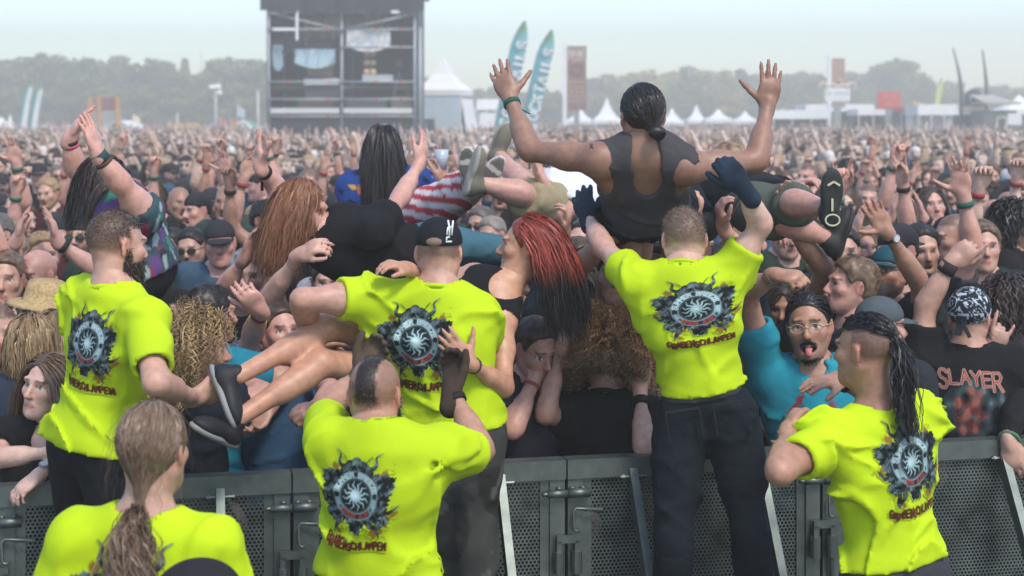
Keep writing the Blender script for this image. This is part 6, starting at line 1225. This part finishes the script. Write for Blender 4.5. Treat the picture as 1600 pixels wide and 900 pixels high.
def splat(U, V, px):
    p = np.stack([U.ravel(), V.ravel(), 0 * U.ravel()], 1); a = SineNoise(9, 12, 61)(p).reshape(U.shape); b = SineNoise(22, 12, 62)(p).reshape(U.shape); m = np.clip((a + .5 * b - .55) / .2, 0, 1) * np.clip((1 - np.hypot(U / .7, V)) / .2, 0, 1); return np.array((.018, .24, .32)) * (1 - m[..., None]) + np.array((.22, .03, .05)) * m[..., None], m
decal(f, f.pelvis + f.up * .34, .16, splat, 'chest_print', M_CLOTHC, half=(.8, 1.0), side=1, cell=.004)
f.band('R', .95, (.3, .3, .3), .006)
# bandana and back patch
def bandana(f):
    v, q = surface([ell(f.w(V3(0, -.014, .04)), f.HR, V3(.085, .105, .088) * f.hs, .01, clips=[(f.w(V3(0, -.014, .005)), f.HR @ nrm((0, .35, -1)))])], .0045); a = SineNoise(75, 14, 71)(v); b = SineNoise(160, 14, 72)(v); q_ = (v - f.hc) @ f.HR; ring = np.abs(np.sin(a * 2.6)) < .22; c = np.tile((.014, .018, .026), (len(v), 1)).astype(float); c[ring | (b > 1.5)] = (.42, .48, .55); edge = np.abs(q_[:, 2] - .02) < .006; c[edge & (b > 0)] = (.42, .48, .55)
    o = f._obj('bandana', v, q, c, M_CLOTHC); m = MB(); t = f.w(V3(0, -.125, .005)) - f.base; m.box(t, (.04, .02, .025), f.HR, (.012, .016, .022)); m.bar(t, t + V3(.03, -.02, -.07), .03, .006, col=(.014, .018, .026)); m.bar(t, t + V3(-.02, -.02, -.06), .03, .006, col=(.02, .024, .032)); obj('knot', m.mesh('knot', M_CLOTHC), o)
f = front('person in paisley bandana and black vest with a large back patch at right', (1516, 496), 14, 6.62, BK, head=(32, 0, 0), seed=53, skin='fair', s=1.06, b=1.08, face=dict(hair=(.03, .022, .018), scalp=.6, beard=.9), armL=(P(1446, 478, 6.66), P(1486, 410, 6.62), dict(pose='point', pn=V3(.3, .9, 0), fd=P(1530, 375, 6.6))), armR=(P(1592, 640, 6.72), P(1546, 552, 6.60), dict(pose='horns', pn=V3(.2, .9, .2), fd=P(1572, 500, 6.58))), sm=M_BLACK, shirt_kw=dict(sl={'L': .62, 'R': .62}, loose=.02, fold=.008)); bandana(f); f.beard_mesh((.02, .014, .012), 900, .03)
f.band('L', .88, (.03, .018, .022), .05); f.band('R', .86, (.04, .16, .08), .016); f.band('R', .78, (.35, .06, .05), .008)
def backpatch(U, V, px):
    sh = U.shape; p = np.stack([U.ravel(), V.ravel(), 0 * U.ravel()], 1); a = SineNoise(5, 12, 81)(p).reshape(sh); b = SineNoise(16, 14, 82)(p).reshape(sh); c = SineNoise(34, 14, 83)(p).reshape(sh); rgb = np.tile((.012, .012, .014), sh + (1,)).astype(float); A = np.zeros(sh)
    def put(m, col): m = np.clip(m, 0, 1)[..., None]; rgb[:] = rgb * (1 - m) + np.asarray(col) * m; np.maximum(A, m[..., 0], out=A)
    fog = np.clip((.95 - np.hypot(U / .85, (V + .15) / .95) + .15 * a) / .3, 0, 1); put(fog * np.clip(.55 + .35 * b, 0, 1), (.06, .10, .115)); put(fog * np.clip(b - .6, 0, 1), (.15, .22, .23))
    mass = np.clip((.55 - np.hypot(U / .8, (V + .25) / 1.15) + .1 * b) / .15, 0, 1); put(mass * np.clip(.75 + .3 * c, 0, 1), (.12, .02, .016)); put(mass * np.clip(b + .2 * c - .5, 0, 1), (.28, .10, .07)); put(mass * np.clip(-b - .5, 0, 1), (.015, .006, .006))
    T = 'SLAYER'; d = text_dist(U, V, T, lambda i, x, y: np.array([-.78 + i * .27 + x * .36 - .05 * (y - .5), .52 + .05 * abs(i - 2.5) * 0 + (.12 if i in (0, 5) else 0) * (y - .8) + .34 * y - .03 * (i - 2) * (1 if i > 2 else -.5)]), .3); put((.045 - d) / .02, (.45, .40, .34)); put((.028 - d) / .015, (.36, .04, .025)); return rgb, A
decal(f, f.pelvis + f.up * .385 + f.rt * .005, .155, backpatch, 'back_patch', M_CLOTHC, half=(1.0, 1.05), cell=.003)
f = front('person in teal cap with one palm raised right of centre', (1388, 428), 215, 7.0, (.02, .025, .03), head=(222, 14, 0), seed=54, skin='tan', face=dict(hair=(.05, .04, .035), beard=.75), armL=(P(1436, 440, 6.85), P(1386, 362, 6.72), dict(pose='open', pn=V3(0, -1, .1), fd=P(1352, 305, 6.68)))); f.cap((.015, .075, .10), 'front'); f.watch('L', .9, V3(0, -1, .4)); f.hair_shell((.04, .032, .03), .008)
f = front('person with short brown hair facing left below the raised palm', (1330, 446), 250, 6.75, (.04, .045, .05), head=(262, 6, 0), seed=55, skin='pink', face=dict(hair=(.12, .075, .045))); f.hair_shell((.13, .085, .05), .014); f.fuzz((.14, .09, .055), 2200, .02, thick=.012)
f = front('person with one hand raised high and black wristbands left of the sole', (1292, 470), 200, 7.1, (.03, .03, .035), head=(215, 5, 0), seed=56, skin='tan', face=dict(hair=(.03, .022, .018)), armR=(P(1290, 420, 6.9), P(1222, 342, 6.75), dict(pose='flat', pn=V3(.4, -.9, .1), fd=P(1219, 275, 6.7)))); f.hair_shell((.03, .022, .018)); f.band('R', .9, (.015, .02, .02), .03)
f = front('person in black T-shirt with red print near the right edge', (1536, 385), 190, 7.7, (.018, .026, .032), head=(186, 0, 0), seed=57, face=dict(hair=(.12, .08, .05))); f.hair_shell((.13, .085, .055), .012); f.fuzz((.13, .085, .055), 1500, .02, thick=.01); decal(f, f.pelvis + f.up * .30, .13, lambda U, V, px: (lambda r: (r[0] * 0 + np.array((.018, .026, .032)) * (1 - r[1][..., None]) + np.array((.25, .04, .05)) * r[1][..., None], r[1]))(splat(U, V, px)), 'red_print', M_CLOTHC, half=(1.1, .6), side=1, cell=.006)
f = front('person with wavy dark hair at the right edge looking away', (1590, 352), 120, 8.0, BK, head=(110, 0, 0), seed=58, face=dict(hair=(.015, .012, .012))); f.long_hair((.018, .015, .014), n=700, length=.16, wave=.008, width=.0035, vol=.25)
f = front('person with dark brown hair right of the bandana', (1572, 478), 20, 7.0, (.03, .03, .035), head=(40, 0, 0), seed=59, face=dict(hair=(.03, .02, .016))); f.long_hair((.032, .02, .016), n=900, length=.14, wave=.006, width=.0034, vol=.2)
f = front('person in a grey washed cap seen from behind, between the ponytail and the bandana', (1378, 512), 40, 6.5, (.02, .025, .03), head=(70, 0, 0), seed=60, skin='pink', face=dict(hair=(.15, .13, .11))); f.cap((.07, .09, .10), 'front')
f = front('person in black sleeves at the right edge with a hand hanging over the barrier', (1655, 560), 200, 6.62, BK, head=(200, 0, 0), seed=61, armR=(P(1592, 620, 6.52), P(1576, 690, 6.30), dict(pose='relaxed', pn=V3(.3, .8, 0), fd=P(1586, 735, 6.28))), shirt_kw=dict(long_sleeve=True), sm=M_BLACK); f.band('R', .97, (.06, .16, .08), .014, dr=.016); f.hair_shell(DBR)
f = front('person with tattooed upper arm bent under the carried person', (838, 545), 160, 6.35, (.02, .022, .03), head=(150, -20, 0), seed=62, skin='pink', face=dict(hair=DBR), armR=(P(800, 672, 6.2), P(836, 590, 6.3), dict(pose='grip'))); f.hair_shell(DBR); f.band('R', .85, (.3, .08, .06), .014)
f = front('person in blue top reaching up behind the barrier under the carried legs', (438, 520), 175, 6.6, (.03, .08, .16), head=(150, 10, 0), seed=63, skin='pink', face=dict(hair=(.05, .03, .02)), armR=(P(395, 520, 6.5), P(408, 485, 6.35), dict(pose='relaxed', fd=P(388, 462, 6.3))), armL=(P(520, 610, 6.4), P(490, 640, 6.2), dict(pose='fist'))); f.hair_shell((.05, .03, .02)); f.band('R', .8, (.2, .04, .04), .016); f.band('R', .55, (.4, .34, .05), .012)
f = front('person with one bare arm raised and hand bent above the neon sleeve', (420, 500), 190, 6.9, (.03, .03, .032), head=(190, -5, 0), seed=64, skin='fair', face=dict(hair=(.06, .04, .03)), armL=(P(418, 470, 6.75), P(468, 398, 6.6), dict(pose='pinch', pn=V3(.5, .6, -.6), fd=P(505, 378, 6.55)))); f.hair_shell((.06, .04, .03))
f = front('bearded grey-haired person with one hand up left of the brown-haired surfer', (385, 432), 190, 7.3, (.03, .03, .03), head=(170, 0, 0), seed=65, skin='pink', face=dict(hair=(.22, .21, .2), beard=.7, beard_col=(.25, .24, .23)), armR=(P(345, 460, 7.1), P(384, 400, 7.0), dict(pose='flat', pn=V3(.8, -.4, 0), fd=P(402, 355, 6.98)))); f.hair_shell((.22, .21, .2), .01)
# people holding the tank-top surfer up
for k, (hx, hy, d, R_, L_, lb, sk, hr) in enumerate(((962, 432, 6.62, (P(905, 415, 6.5), P(965, 362, 6.35)), (P(985, 410, 6.5), P(990, 352, 6.3)), 'person with both hands under the tank-top surfer, left of the raised guard head', 'tan', (.02, .016, .014)), (1022, 425, 6.75, (P(1000, 400, 6.55), P(1012, 352, 6.35)), (P(1050, 390, 6.6), P(1036, 335, 6.4)), 'person holding up the tank-top surfer directly behind the raised guard head', 'fair', (.05, .035, .025)), (1120, 432, 6.85, (P(1095, 395, 6.7), P(1085, 345, 6.55)), (P(1160, 400, 6.7), P(1130, 355, 6.6)), 'person holding up the tank-top surfer right of the raised guard head', 'pink', (.03, .02, .016)), (905, 415, 7.0, (P(872, 410, 6.9), P(880, 365, 6.8)), (P(935, 390, 6.85), P(950, 345, 6.7)), 'person reaching up behind the red hair towards the tank-top surfer', 'fair', (.08, .05, .03)))):
    f = front(lb, (hx, hy), 185 - 10 * k, d, (.02, .03, .04), head=(185 - 12 * k, 6, 0), seed=70 + k, skin=sk, face=dict(hair=hr, beard=.6 if k % 2 else 0), armR=(*R_, dict(pose='grip', pn=V3(0, -.3, 1), fd=R_[1] + V3(.03, -.04, .12))), armL=(*L_, dict(pose='grip', pn=V3(0, -.3, 1), fd=L_[1] + V3(-.03, -.04, .12)))); f.hair_shell(hr)
    if k < 2: f.band('L', .85, (.02, .12, .16), .03)
# ------------------------------------------------------------------ the crowd: prototypes, then individuals
HAIRS = [(.02, .016, .014), (.035, .024, .018), (.07, .045, .03), (.12, .075, .045), (.24, .16, .085), (.02, .018, .017), (.16, .14, .12)]
UP = V3(0, 0, 1)
def proto(i):
    g = np.random.default_rng(200 + i); fem = i in (3, 9, 14, 19, 23); s = .95 if fem else g.uniform(.98, 1.06)
    pel = V3(0, 0, .95 * s); nk = pel + V3(g.normal() * .02, .02, .53 * s); pose = ['down', 'horns', 'down', 'down', 'up', 'down', 'clap', 'down', 'horns', 'down', 'fist', 'down', 'point', 'down', 'both', 'down', 'open', 'down', 'horns', 'down', 'both', 'down', 'fist', 'down', 'down', 'open'][i]
    f = Fig(pel, nk, 0, s=s, b=g.uniform(.95, 1.15), skin=['fair', 'pink', 'tan', 'pale', 'fair', 'olive', 'pink'][i % 7], head=(g.uniform(-38, 38), g.uniform(-10, 8), g.uniform(-6, 6)), seed=300 + i, female=fem)
    def down(k, sg): f.arm(k, f.sh[k] + V3(sg * .06, .02, -.27 * s), f.sh[k] + V3(sg * .0, .20, -.36 * s), 'relaxed')
    def up(k, sg, pz, lean=.12): e = f.sh[k] + V3(sg * lean, .14, .2 * s); f.arm(k, e, e + V3(-sg * .04, .06, .245 * s), pz, pn=V3(-sg * .2, 1, 0))
    if pose == 'down': down('R', 1); down('L', -1)
    elif pose == 'both': up('R', 1, 'horns'); up('L', -1, 'open')
    elif pose == 'clap':
        for k, sg in (('R', 1), ('L', -1)): e = f.sh[k] + V3(sg * .1, .18, .12 * s); f.arm(k, e, e + V3(-sg * .2, .06, .16 * s), 'flat', pn=V3(-sg, 0, 0), fd=e + V3(-sg * .25, .08, .36 * s))
    elif i % 2: up('L', -1, {'up': 'open'}.get(pose, pose), g.uniform(.05, .2)); down('R', 1)
    else: up('R', 1, {'up': 'open'}.get(pose, pose), g.uniform(.05, .2)); down('L', -1)
    hc = HAIRS[[0, 2, 1, 3, 5, 0, 4, 2, 1, 0, 3, 6, 0, 2, 4, 1, 0, 3, 2, 5, 1, 4, 0, 1, 2, 3][i]]; style = ['short', 'long', 'cap', 'long', 'short', 'bald', 'short', 'beanie', 'long', 'long', 'short', 'short', 'long', 'cap', 'long', 'buzz', 'short', 'long', 'buzz', 'long', 'capback', 'short', 'bald', 'long', 'cap', 'short'][i]
    face = dict(hair=hc, wide=g.uniform(.94, 1.06), nose=g.uniform(.85, 1.2), jaw=g.uniform(.85, 1.15), mouth=['closed', 'closed', 'open', 'smile'][int(g.integers(4))], beard=0 if fem else [0, .6, .95, 0, .85][i % 5])
    if style in ('buzz', 'bald'): face['scalp'] = .8 if style == 'buzz' else .12
    f.stand(0)
    f.body('p', res=.028, hres=.0095, hdres=.011, base_z=0, face=face)
    f.shirt((.5, .5, .5), M_CLOTHO, res=.021, collar=False, fold=.009, long_sleeve=i % 6 == 5)
    f.trousers((.02, .022, .028) if i % 3 else (.03, .045, .07), M_CLOTHC, res=.032, fold=0, waist=.1)
    if style == 'short': f.hair_shell(hc, .012, m=M_HAIRO, res=.011, noise=.005); f.fuzz(hc, 420, .024, thick=.011, w=.0022, name='hair_tuft', m=M_HAIRO)
    elif style == 'long': f.long_hair(hc, n=440, length=g.uniform(.28, .46), width=.005, steps=8, wave=.004, m=M_HAIRO, puff=.2, back=.35, stiff=.6)
    elif style in ('cap', 'capback', 'beanie'): o = f.cap((.03, .03, .035), {'cap': 'front', 'capback': 'back', 'beanie': None}[style]); f.hair_shell(hc, .007, m=M_HAIRO, res=.011, noise=.003, line=.05) if i != 24 else None
    if face['beard'] > .8: f.beard_mesh(hc, 260, .03)
    if i % 5 == 2 or i == 11: f.glasses((.02, .02, .02), dark=True)
    for k in f.el:
        if pose != 'down' and f.wr[k][2] > 1.6: f.band(k, .85, [(.02, .02, .02), (.3, .05, .05), (.03, .12, .08)][i % 3], .025)
    f.meta = (pose, style, fem, hc); return f
PROTO = [proto(i) for i in range(26)]
DOWN = [i for i, f in enumerate(PROTO) if f.meta[0] == 'down']
def kids(o): return list(o.children)
SHIRTS = [((.014, .014, .017), 'black'), ((.02, .021, .025), 'black'), ((.03, .032, .036), 'charcoal'), ((.012, .013, .015), 'black'), ((.05, .055, .06), 'grey'), ((.018, .022, .035), 'navy'), ((.06, .018, .02), 'maroon'), ((.25, .25, .26), 'pale grey'), ((.03, .05, .04), 'dark green'), ((.5, .5, .5), 'white'), ((.04, .08, .13), 'blue'), ((.016, .016, .018), 'black')]
POSE_T = dict(down='arms down', both='both arms up', clap='hands clapping', horns='horns sign up', open='one palm raised', up='one palm raised', fist='fist raised', point='finger raised')
STY_T = dict(cap=' and cap', capback=' and backward cap', beanie=' and beanie', short='', long='', bald='', buzz='')
heroes = [(o.location.x, o.location.y) for o in SC.objects if o.name.startswith('person') and o.parent is None and o.get('group') in (FRONT,)]
surfers = [(o.location.x, o.location.y) for o in SC.objects if o.get('group') == SURF]
g = np.random.default_rng(77); spots = []
def bar_d(x): return (5.932 + .224 * x)
row = 0; d = 6.55
while d < 20.5:
    step = .52 + .010 * (d - 6.5); off = (row % 2) * .5
    for k in range(-40, 41):
        x = (k + off) * step * .98 + g.normal() * .07; y = d + .224 * x * max(0, 1 - (d - 6.5) / 6) + g.normal() * .08
        if abs(x) > .345 * y + .15 or y < bar_d(x) + .42: continue
        if any((x - a) ** 2 + (y - b) ** 2 < .36 ** 2 for a, b in heroes) or any((x - a) ** 2 + (y - b) ** 2 < .30 ** 2 for a, b in spots[-60:]): continue
        spots.append((x, y))
    row += 1; d += .60 + .012 * (d - 6.5)
spots.sort(key=lambda p: p[1]); near, rest = spots[:300], spots[300:]
people = []; used = set(); last = near[-1][1]; order = list(range(26)); rows = {}
HTS = np.clip(g.normal(1.0, .028, 300), .93, 1.06)
for n_, (x, y) in enumerate(near):
    under = any(abs(x - a) < .45 and abs(y - b) < .8 for a, b in surfers)
    i = int(g.integers(26)); f = PROTO[i]
    if f.meta[0] != 'down' and g.random() < (.15 if y < 11 else .5): i = DOWN[int(g.integers(len(DOWN)))]; f = PROTO[i]
    while under and f.meta[0] != 'down': i = int(g.integers(26)); f = PROTO[i]
    pose, style, fem, hc = f.meta; sc, sn = SHIRTS[int(g.integers(len(SHIRTS)))]; src = f.root
    if i in used:
        o = src.copy(); COL.objects.link(o)
        for ch in kids(src):
            c = ch.copy(); COL.objects.link(c); c.parent = o
            for cc in kids(ch): e = cc.copy(); COL.objects.link(e); e.parent = c
    else: o = src; used.add(i)
    o.location = (x, y, 0); o.rotation_euler = (0, 0, math.radians(180 + g.normal() * 22 - math.degrees(math.atan2(x, y)) * .0)); h = HTS[n_] * (.955 if under else 1.0); o.scale = (h, h, h)
    tone = np.array(hc) * g.uniform(.6, 1.5) if g.random() < .7 else np.array(HAIRS[int(g.integers(7))])
    for ch in kids(o):
        if ch.name.startswith('shirt'): ch.color = (*(np.array(sc) * g.uniform(.8, 1.25)), 1)
        elif ch.name.startswith('hair'): ch.color = (*tone, 1)
    fc = (math.degrees(o.rotation_euler[2]) - 180); look = ', turned left' if fc < -14 else ', turned right' if fc > 14 else ''
    people.append((o, 800 + x / y * F, HZ + (CH - 1.72) / y * F, '%s shirt%s, %s%s' % (sn, STY_T[style], POSE_T[pose], look), y))
MARKS = [(180, 370, 'left neon guard head'), (165, 285, 'bending patch vest wearer'), (55, 425, 'bald head at left'), (65, 455, 'straw hat'), (470, 330, 'long-haired black shirt surfer'), (408, 245, 'raised hand with black band'), (600, 235, 'blue patterned shirt rider'), (690, 390, 'black cap of the guard'), (745, 265, 'striped trousers surfer soles'), (880, 270, 'white shirt surfer'),
         (825, 370, 'red-haired carried head'), (1003, 185, 'tank-top surfer head'), (1069, 360, 'raised neon guard head'), (1190, 340, 'raised guard elbow'), (1305, 305, 'upturned black sole'), (1355, 330, 'raised open palm'), (1390, 425, 'teal cap'), (1535, 385, 'red print T-shirt'), (1516, 490, 'paisley bandana'), (1262, 510, 'tongue-out face'), (1372, 510, 'washed grey cap'), (535, 215, 'scaffold tower'), (330, 490, 'turquoise shirt at left'), (300, 545, 'blond curls'), (1590, 350, 'right picture edge'), (5, 300, 'left picture edge'), (420, 400, 'grey-bearded face'), (950, 470, 'frizzy brown curls')]
labs = {}
for (o, px, py, t, y) in people:
    k = sorted(MARKS, key=lambda m: (m[0] - px) ** 2 + 2.5 * (m[1] - py) ** 2); m, m2 = k[0], k[1]; dx, dy = px - m[0], m[1] - py
    near_ = 'close ' if math.hypot(dx, dy) < 45 else 'well ' if math.hypot(dx, dy) > 110 else ''; side = ('right of' if dx > 0 else 'left of') if abs(dx) > abs(dy) else ('above' if dy > 0 else 'below')
    alts = ['%s, %s%s the %s' % (t, near_, side, m[2]), '%s, between the %s and the %s' % (t, m[2], m2[2]), '%s, %s the %s, nearer row' % (t, side, m[2]), '%s, %s the %s, farther row' % (t, side, m[2]), '%s, off the %s towards the %s' % (t, m2[2], m[2])]
    alts = [a for a in alts if len(a.split()) <= 16] or [' '.join(alts[0].split()[:16])]; lab = next((a for a in alts if a not in labs), alts[0]); labs[lab] = 1
    tag(o, lab, 'person', 'standing festival crowd')
for i, f in enumerate(PROTO):
    if i not in used:
        for ch in list(f.root.children_recursive): bpy.data.objects.remove(ch)
        bpy.data.objects.remove(f.root)

# ------------------------------------------------------------------ the far crowd as one mass
def far_material():
    m = bpy.data.materials.new('far_crowd'); m.use_nodes = True; n = m.node_tree.nodes; l = m.node_tree.links; b = n['Principled BSDF']; b.inputs['Roughness'].default_value = .8; b.inputs['Specular IOR Level'].default_value = .2
    at = n.new('ShaderNodeAttribute'); at.attribute_name = 'Col'; sp = n.new('ShaderNodeSeparateColor'); l.new(at.outputs['Color'], sp.inputs[0]); oi = n.new('ShaderNodeObjectInfo')
    def ramp(mul, cols):
        a = n.new('ShaderNodeMath'); a.operation = 'MULTIPLY'; a.inputs[1].default_value = mul; l.new(oi.outputs['Random'], a.inputs[0]); fr = n.new('ShaderNodeMath'); fr.operation = 'FRACT'; l.new(a.outputs[0], fr.inputs[0]); r = n.new('ShaderNodeValToRGB'); r.color_ramp.interpolation = 'CONSTANT'; e = r.color_ramp.elements
        while len(e) < len(cols): e.new(.5)
        for k, c in enumerate(cols): e[k].position = k / len(cols); e[k].color = (*c, 1)
        l.new(fr.outputs[0], r.inputs[0]); return r.outputs[0]
    sk = ramp(7.3, [(.62, .46, .38), (.54, .38, .30), (.66, .51, .43), (.6, .44, .36), (.45, .30, .23), (.68, .53, .45)]); hr = ramp(23.7, [(.02, .016, .014), (.07, .045, .032), (.16, .10, .06), (.03, .03, .033), (.34, .24, .14), (.6, .58, .55), (.05, .035, .025), (.22, .17, .12)]); st = ramp(61.3, [(.014, .014, .017), (.03, .032, .036), (.018, .018, .02), (.05, .055, .06), (.02, .022, .028), (.12, .03, .03), (.014, .014, .017), (.4, .4, .42), (.05, .10, .16)])  # tones lightened: sunlight on the far crowd is put into these colours
    def mix(f, a, b_): x = n.new('ShaderNodeMix'); x.data_type = 'RGBA'; l.new(f, x.inputs[0]); l.new(a, x.inputs[6]); l.new(b_, x.inputs[7]); return x.outputs[2]
    c = mix(sp.outputs[1], sk, hr); c = mix(sp.outputs[2], c, st); l.new(c, b.inputs['Base Color']); return m
M_FAR = far_material(); fcol = bpy.data.collections.new('far_people')
def far_person(i):
    g = np.random.default_rng(900 + i); f = Fig(V3(0, 0, .95), V3(0, .02, 1.48), 0, head=(g.uniform(-30, 30), g.uniform(-8, 8), 0), seed=i, s=1.0, b=1.05)
    for k, sg in (('R', 1), ('L', -1)):
        u = (i == 1 and k == 'R') or i == 8 or (i == 5 and k == 'L')
        if u: e = f.sh[k] + V3(sg * g.uniform(.05, .2), .1, .2); f.arm(k, e, e + V3(g.normal() * .06, .08, .25), 'open')
        else: f.arm(k, f.sh[k] + V3(sg * .06, .0, -.27), f.sh[k] + V3(0, .2, -.3), 'relaxed')
    tor = [inflate(p, .015) for p in f.torso()] + [inflate(p, .012) for k in 'RL' for p in f.upper_arm(k)]; v1, q1 = surface([p for p in tor], .045, clips=[(V3(0, 0, 1.02), V3(0, 0, -1))]); c1 = np.tile((0, 0, 1.), (len(v1), 1))
    sk = f.neckp()
    for k in 'RL': sk += [inflate(p, .004) for p in f.fore_arm(k)]; W, x = f.hands[k][:2]; sk += [cap(W, W + x * .13, .04, .03, .02)]
    for k in 'RL': sk += [cap(f.sh[k] + (f.el[k] - f.sh[k]) * .6, f.el[k], .045, .04, .02)]
    hd = [ell(f.hc + f.HR @ V3(0, -.01, .03), f.HR, (.078, .096, .09)), ell(f.hc + f.HR @ V3(0, .035, -.04), f.HR, (.06, .062, .085), .03), cap(f.hc + f.HR @ V3(0, .1, .0), f.hc + f.HR @ V3(0, .112, -.035), .01, .014, .02)]
    tor_l = [cap(V3(x, 0, 1.02), V3(x * 1.2, .02, .05), .09, .06, .03) for x in (-.09, .09)]; vl, ql = surface(tor_l, .06); cl = np.tile((0, 0, 1.), (len(vl), 1))
    v2, q2 = surface(sk, .034); c2 = np.tile((1., 0, 0), (len(v2), 1)); v3, q3 = surface(hd, .019); q_ = (v3 - f.hc) @ f.HR; hair = ((q_[:, 2] > .055) | (q_[:, 1] < .01) | ((np.abs(q_[:, 2] + .085) < .03) & (i % 3 == 0)) | ((np.abs(q_[:, 2] - .012) < .012) & (q_[:, 1] > .06) & (np.abs(np.abs(q_[:, 0]) - .03) < .018))); c3 = np.where(hair[:, None], (0, 1., 0), (1., 0, 0)); parts = [(v1, q1, c1), (v2, q2, c2), (v3, q3, c3), (vl, ql, cl)]
    if i % 3 == 1: v4, q4 = surface([cap(f.hc + f.HR @ V3(0, -.05, .03), f.hc + f.HR @ V3(0, -.07, -.2), .085, .09, .03)], .035); parts.append((v4, q4, np.tile((0, 1., 0), (len(v4), 1))))
    v, q, c = join(parts); o = bpy.data.objects.new('far_person', mesh_arrays('far_person', v, quads=q, cols=c, material=M_FAR)); fcol.objects.link(o)
NF = 16
for i in range(NF): far_person(i)
pts = [(x, y) for x, y in rest]; d = 20.5
while d < 122:
    st = .62 + .006 * (d - 20)
    for k in range(int(-.42 * d / st), int(.42 * d / st) + 1):
        x = (k + .5 * g.random()) * st + g.normal() * .12; y = d + g.normal() * .2
        if -11.8 < x < -3.9 and 73.2 < y < 80.5: continue
        if x > 0 and y > 96 and x > .2 * y: continue
        pts.append((x, y))
    d += .62 + .012 * (d - 20)
N = len(pts); pv = np.zeros((N, 3), np.float32); pv[:, :2] = np.array(pts)
me = bpy.data.meshes.new('distant_crowd'); me.vertices.add(N); me.vertices.foreach_set('co', pv.ravel())
a = me.attributes.new('idx', 'INT', 'POINT'); a.data.foreach_set('value', g.integers(0, NF, N).astype(np.int32)); a = me.attributes.new('rotz', 'FLOAT_VECTOR', 'POINT'); r_ = np.zeros((N, 3), np.float32); r_[:, 2] = np.pi + g.normal(size=N) * .45; a.data.foreach_set('vector', r_.ravel()); a = me.attributes.new('sc', 'FLOAT', 'POINT'); a.data.foreach_set('value', np.clip(g.normal(1.0, .045, N), .88, 1.12).astype(np.float32))
far = obj('distant_crowd', me, kind='stuff', label='dense festival crowd stretching back across the hazy field', cat='crowd')
ng = bpy.data.node_groups.new('scatter_people', 'GeometryNodeTree'); ng.interface.new_socket('Geometry', in_out='INPUT', socket_type='NodeSocketGeometry'); ng.interface.new_socket('Geometry', in_out='OUTPUT', socket_type='NodeSocketGeometry')
N_ = ng.nodes; gi = N_.new('NodeGroupInput'); go = N_.new('NodeGroupOutput'); ci = N_.new('GeometryNodeCollectionInfo'); ci.inputs[0].default_value = fcol; ci.inputs[1].default_value = True; ci.inputs[2].default_value = True; ip = N_.new('GeometryNodeInstanceOnPoints'); ip.inputs['Pick Instance'].default_value = True
def na(name, t): x = N_.new('GeometryNodeInputNamedAttribute'); x.data_type = t; x.inputs[0].default_value = name; return next(s for s in x.outputs if s.enabled and s.name == 'Attribute')
ng.links.new(gi.outputs[0], ip.inputs['Points']); ng.links.new(ci.outputs[0], ip.inputs['Instance']); ng.links.new(na('idx', 'INT'), ip.inputs['Instance Index']); er = N_.new('FunctionNodeEulerToRotation'); ng.links.new(na('rotz', 'FLOAT_VECTOR'), er.inputs[0]); ng.links.new(er.outputs[0], ip.inputs['Rotation']); ng.links.new(na('sc', 'FLOAT'), ip.inputs['Scale']); ng.links.new(ip.outputs[0], go.inputs[0])
md = far.modifiers.new('scatter', 'NODES'); md.node_group = ng
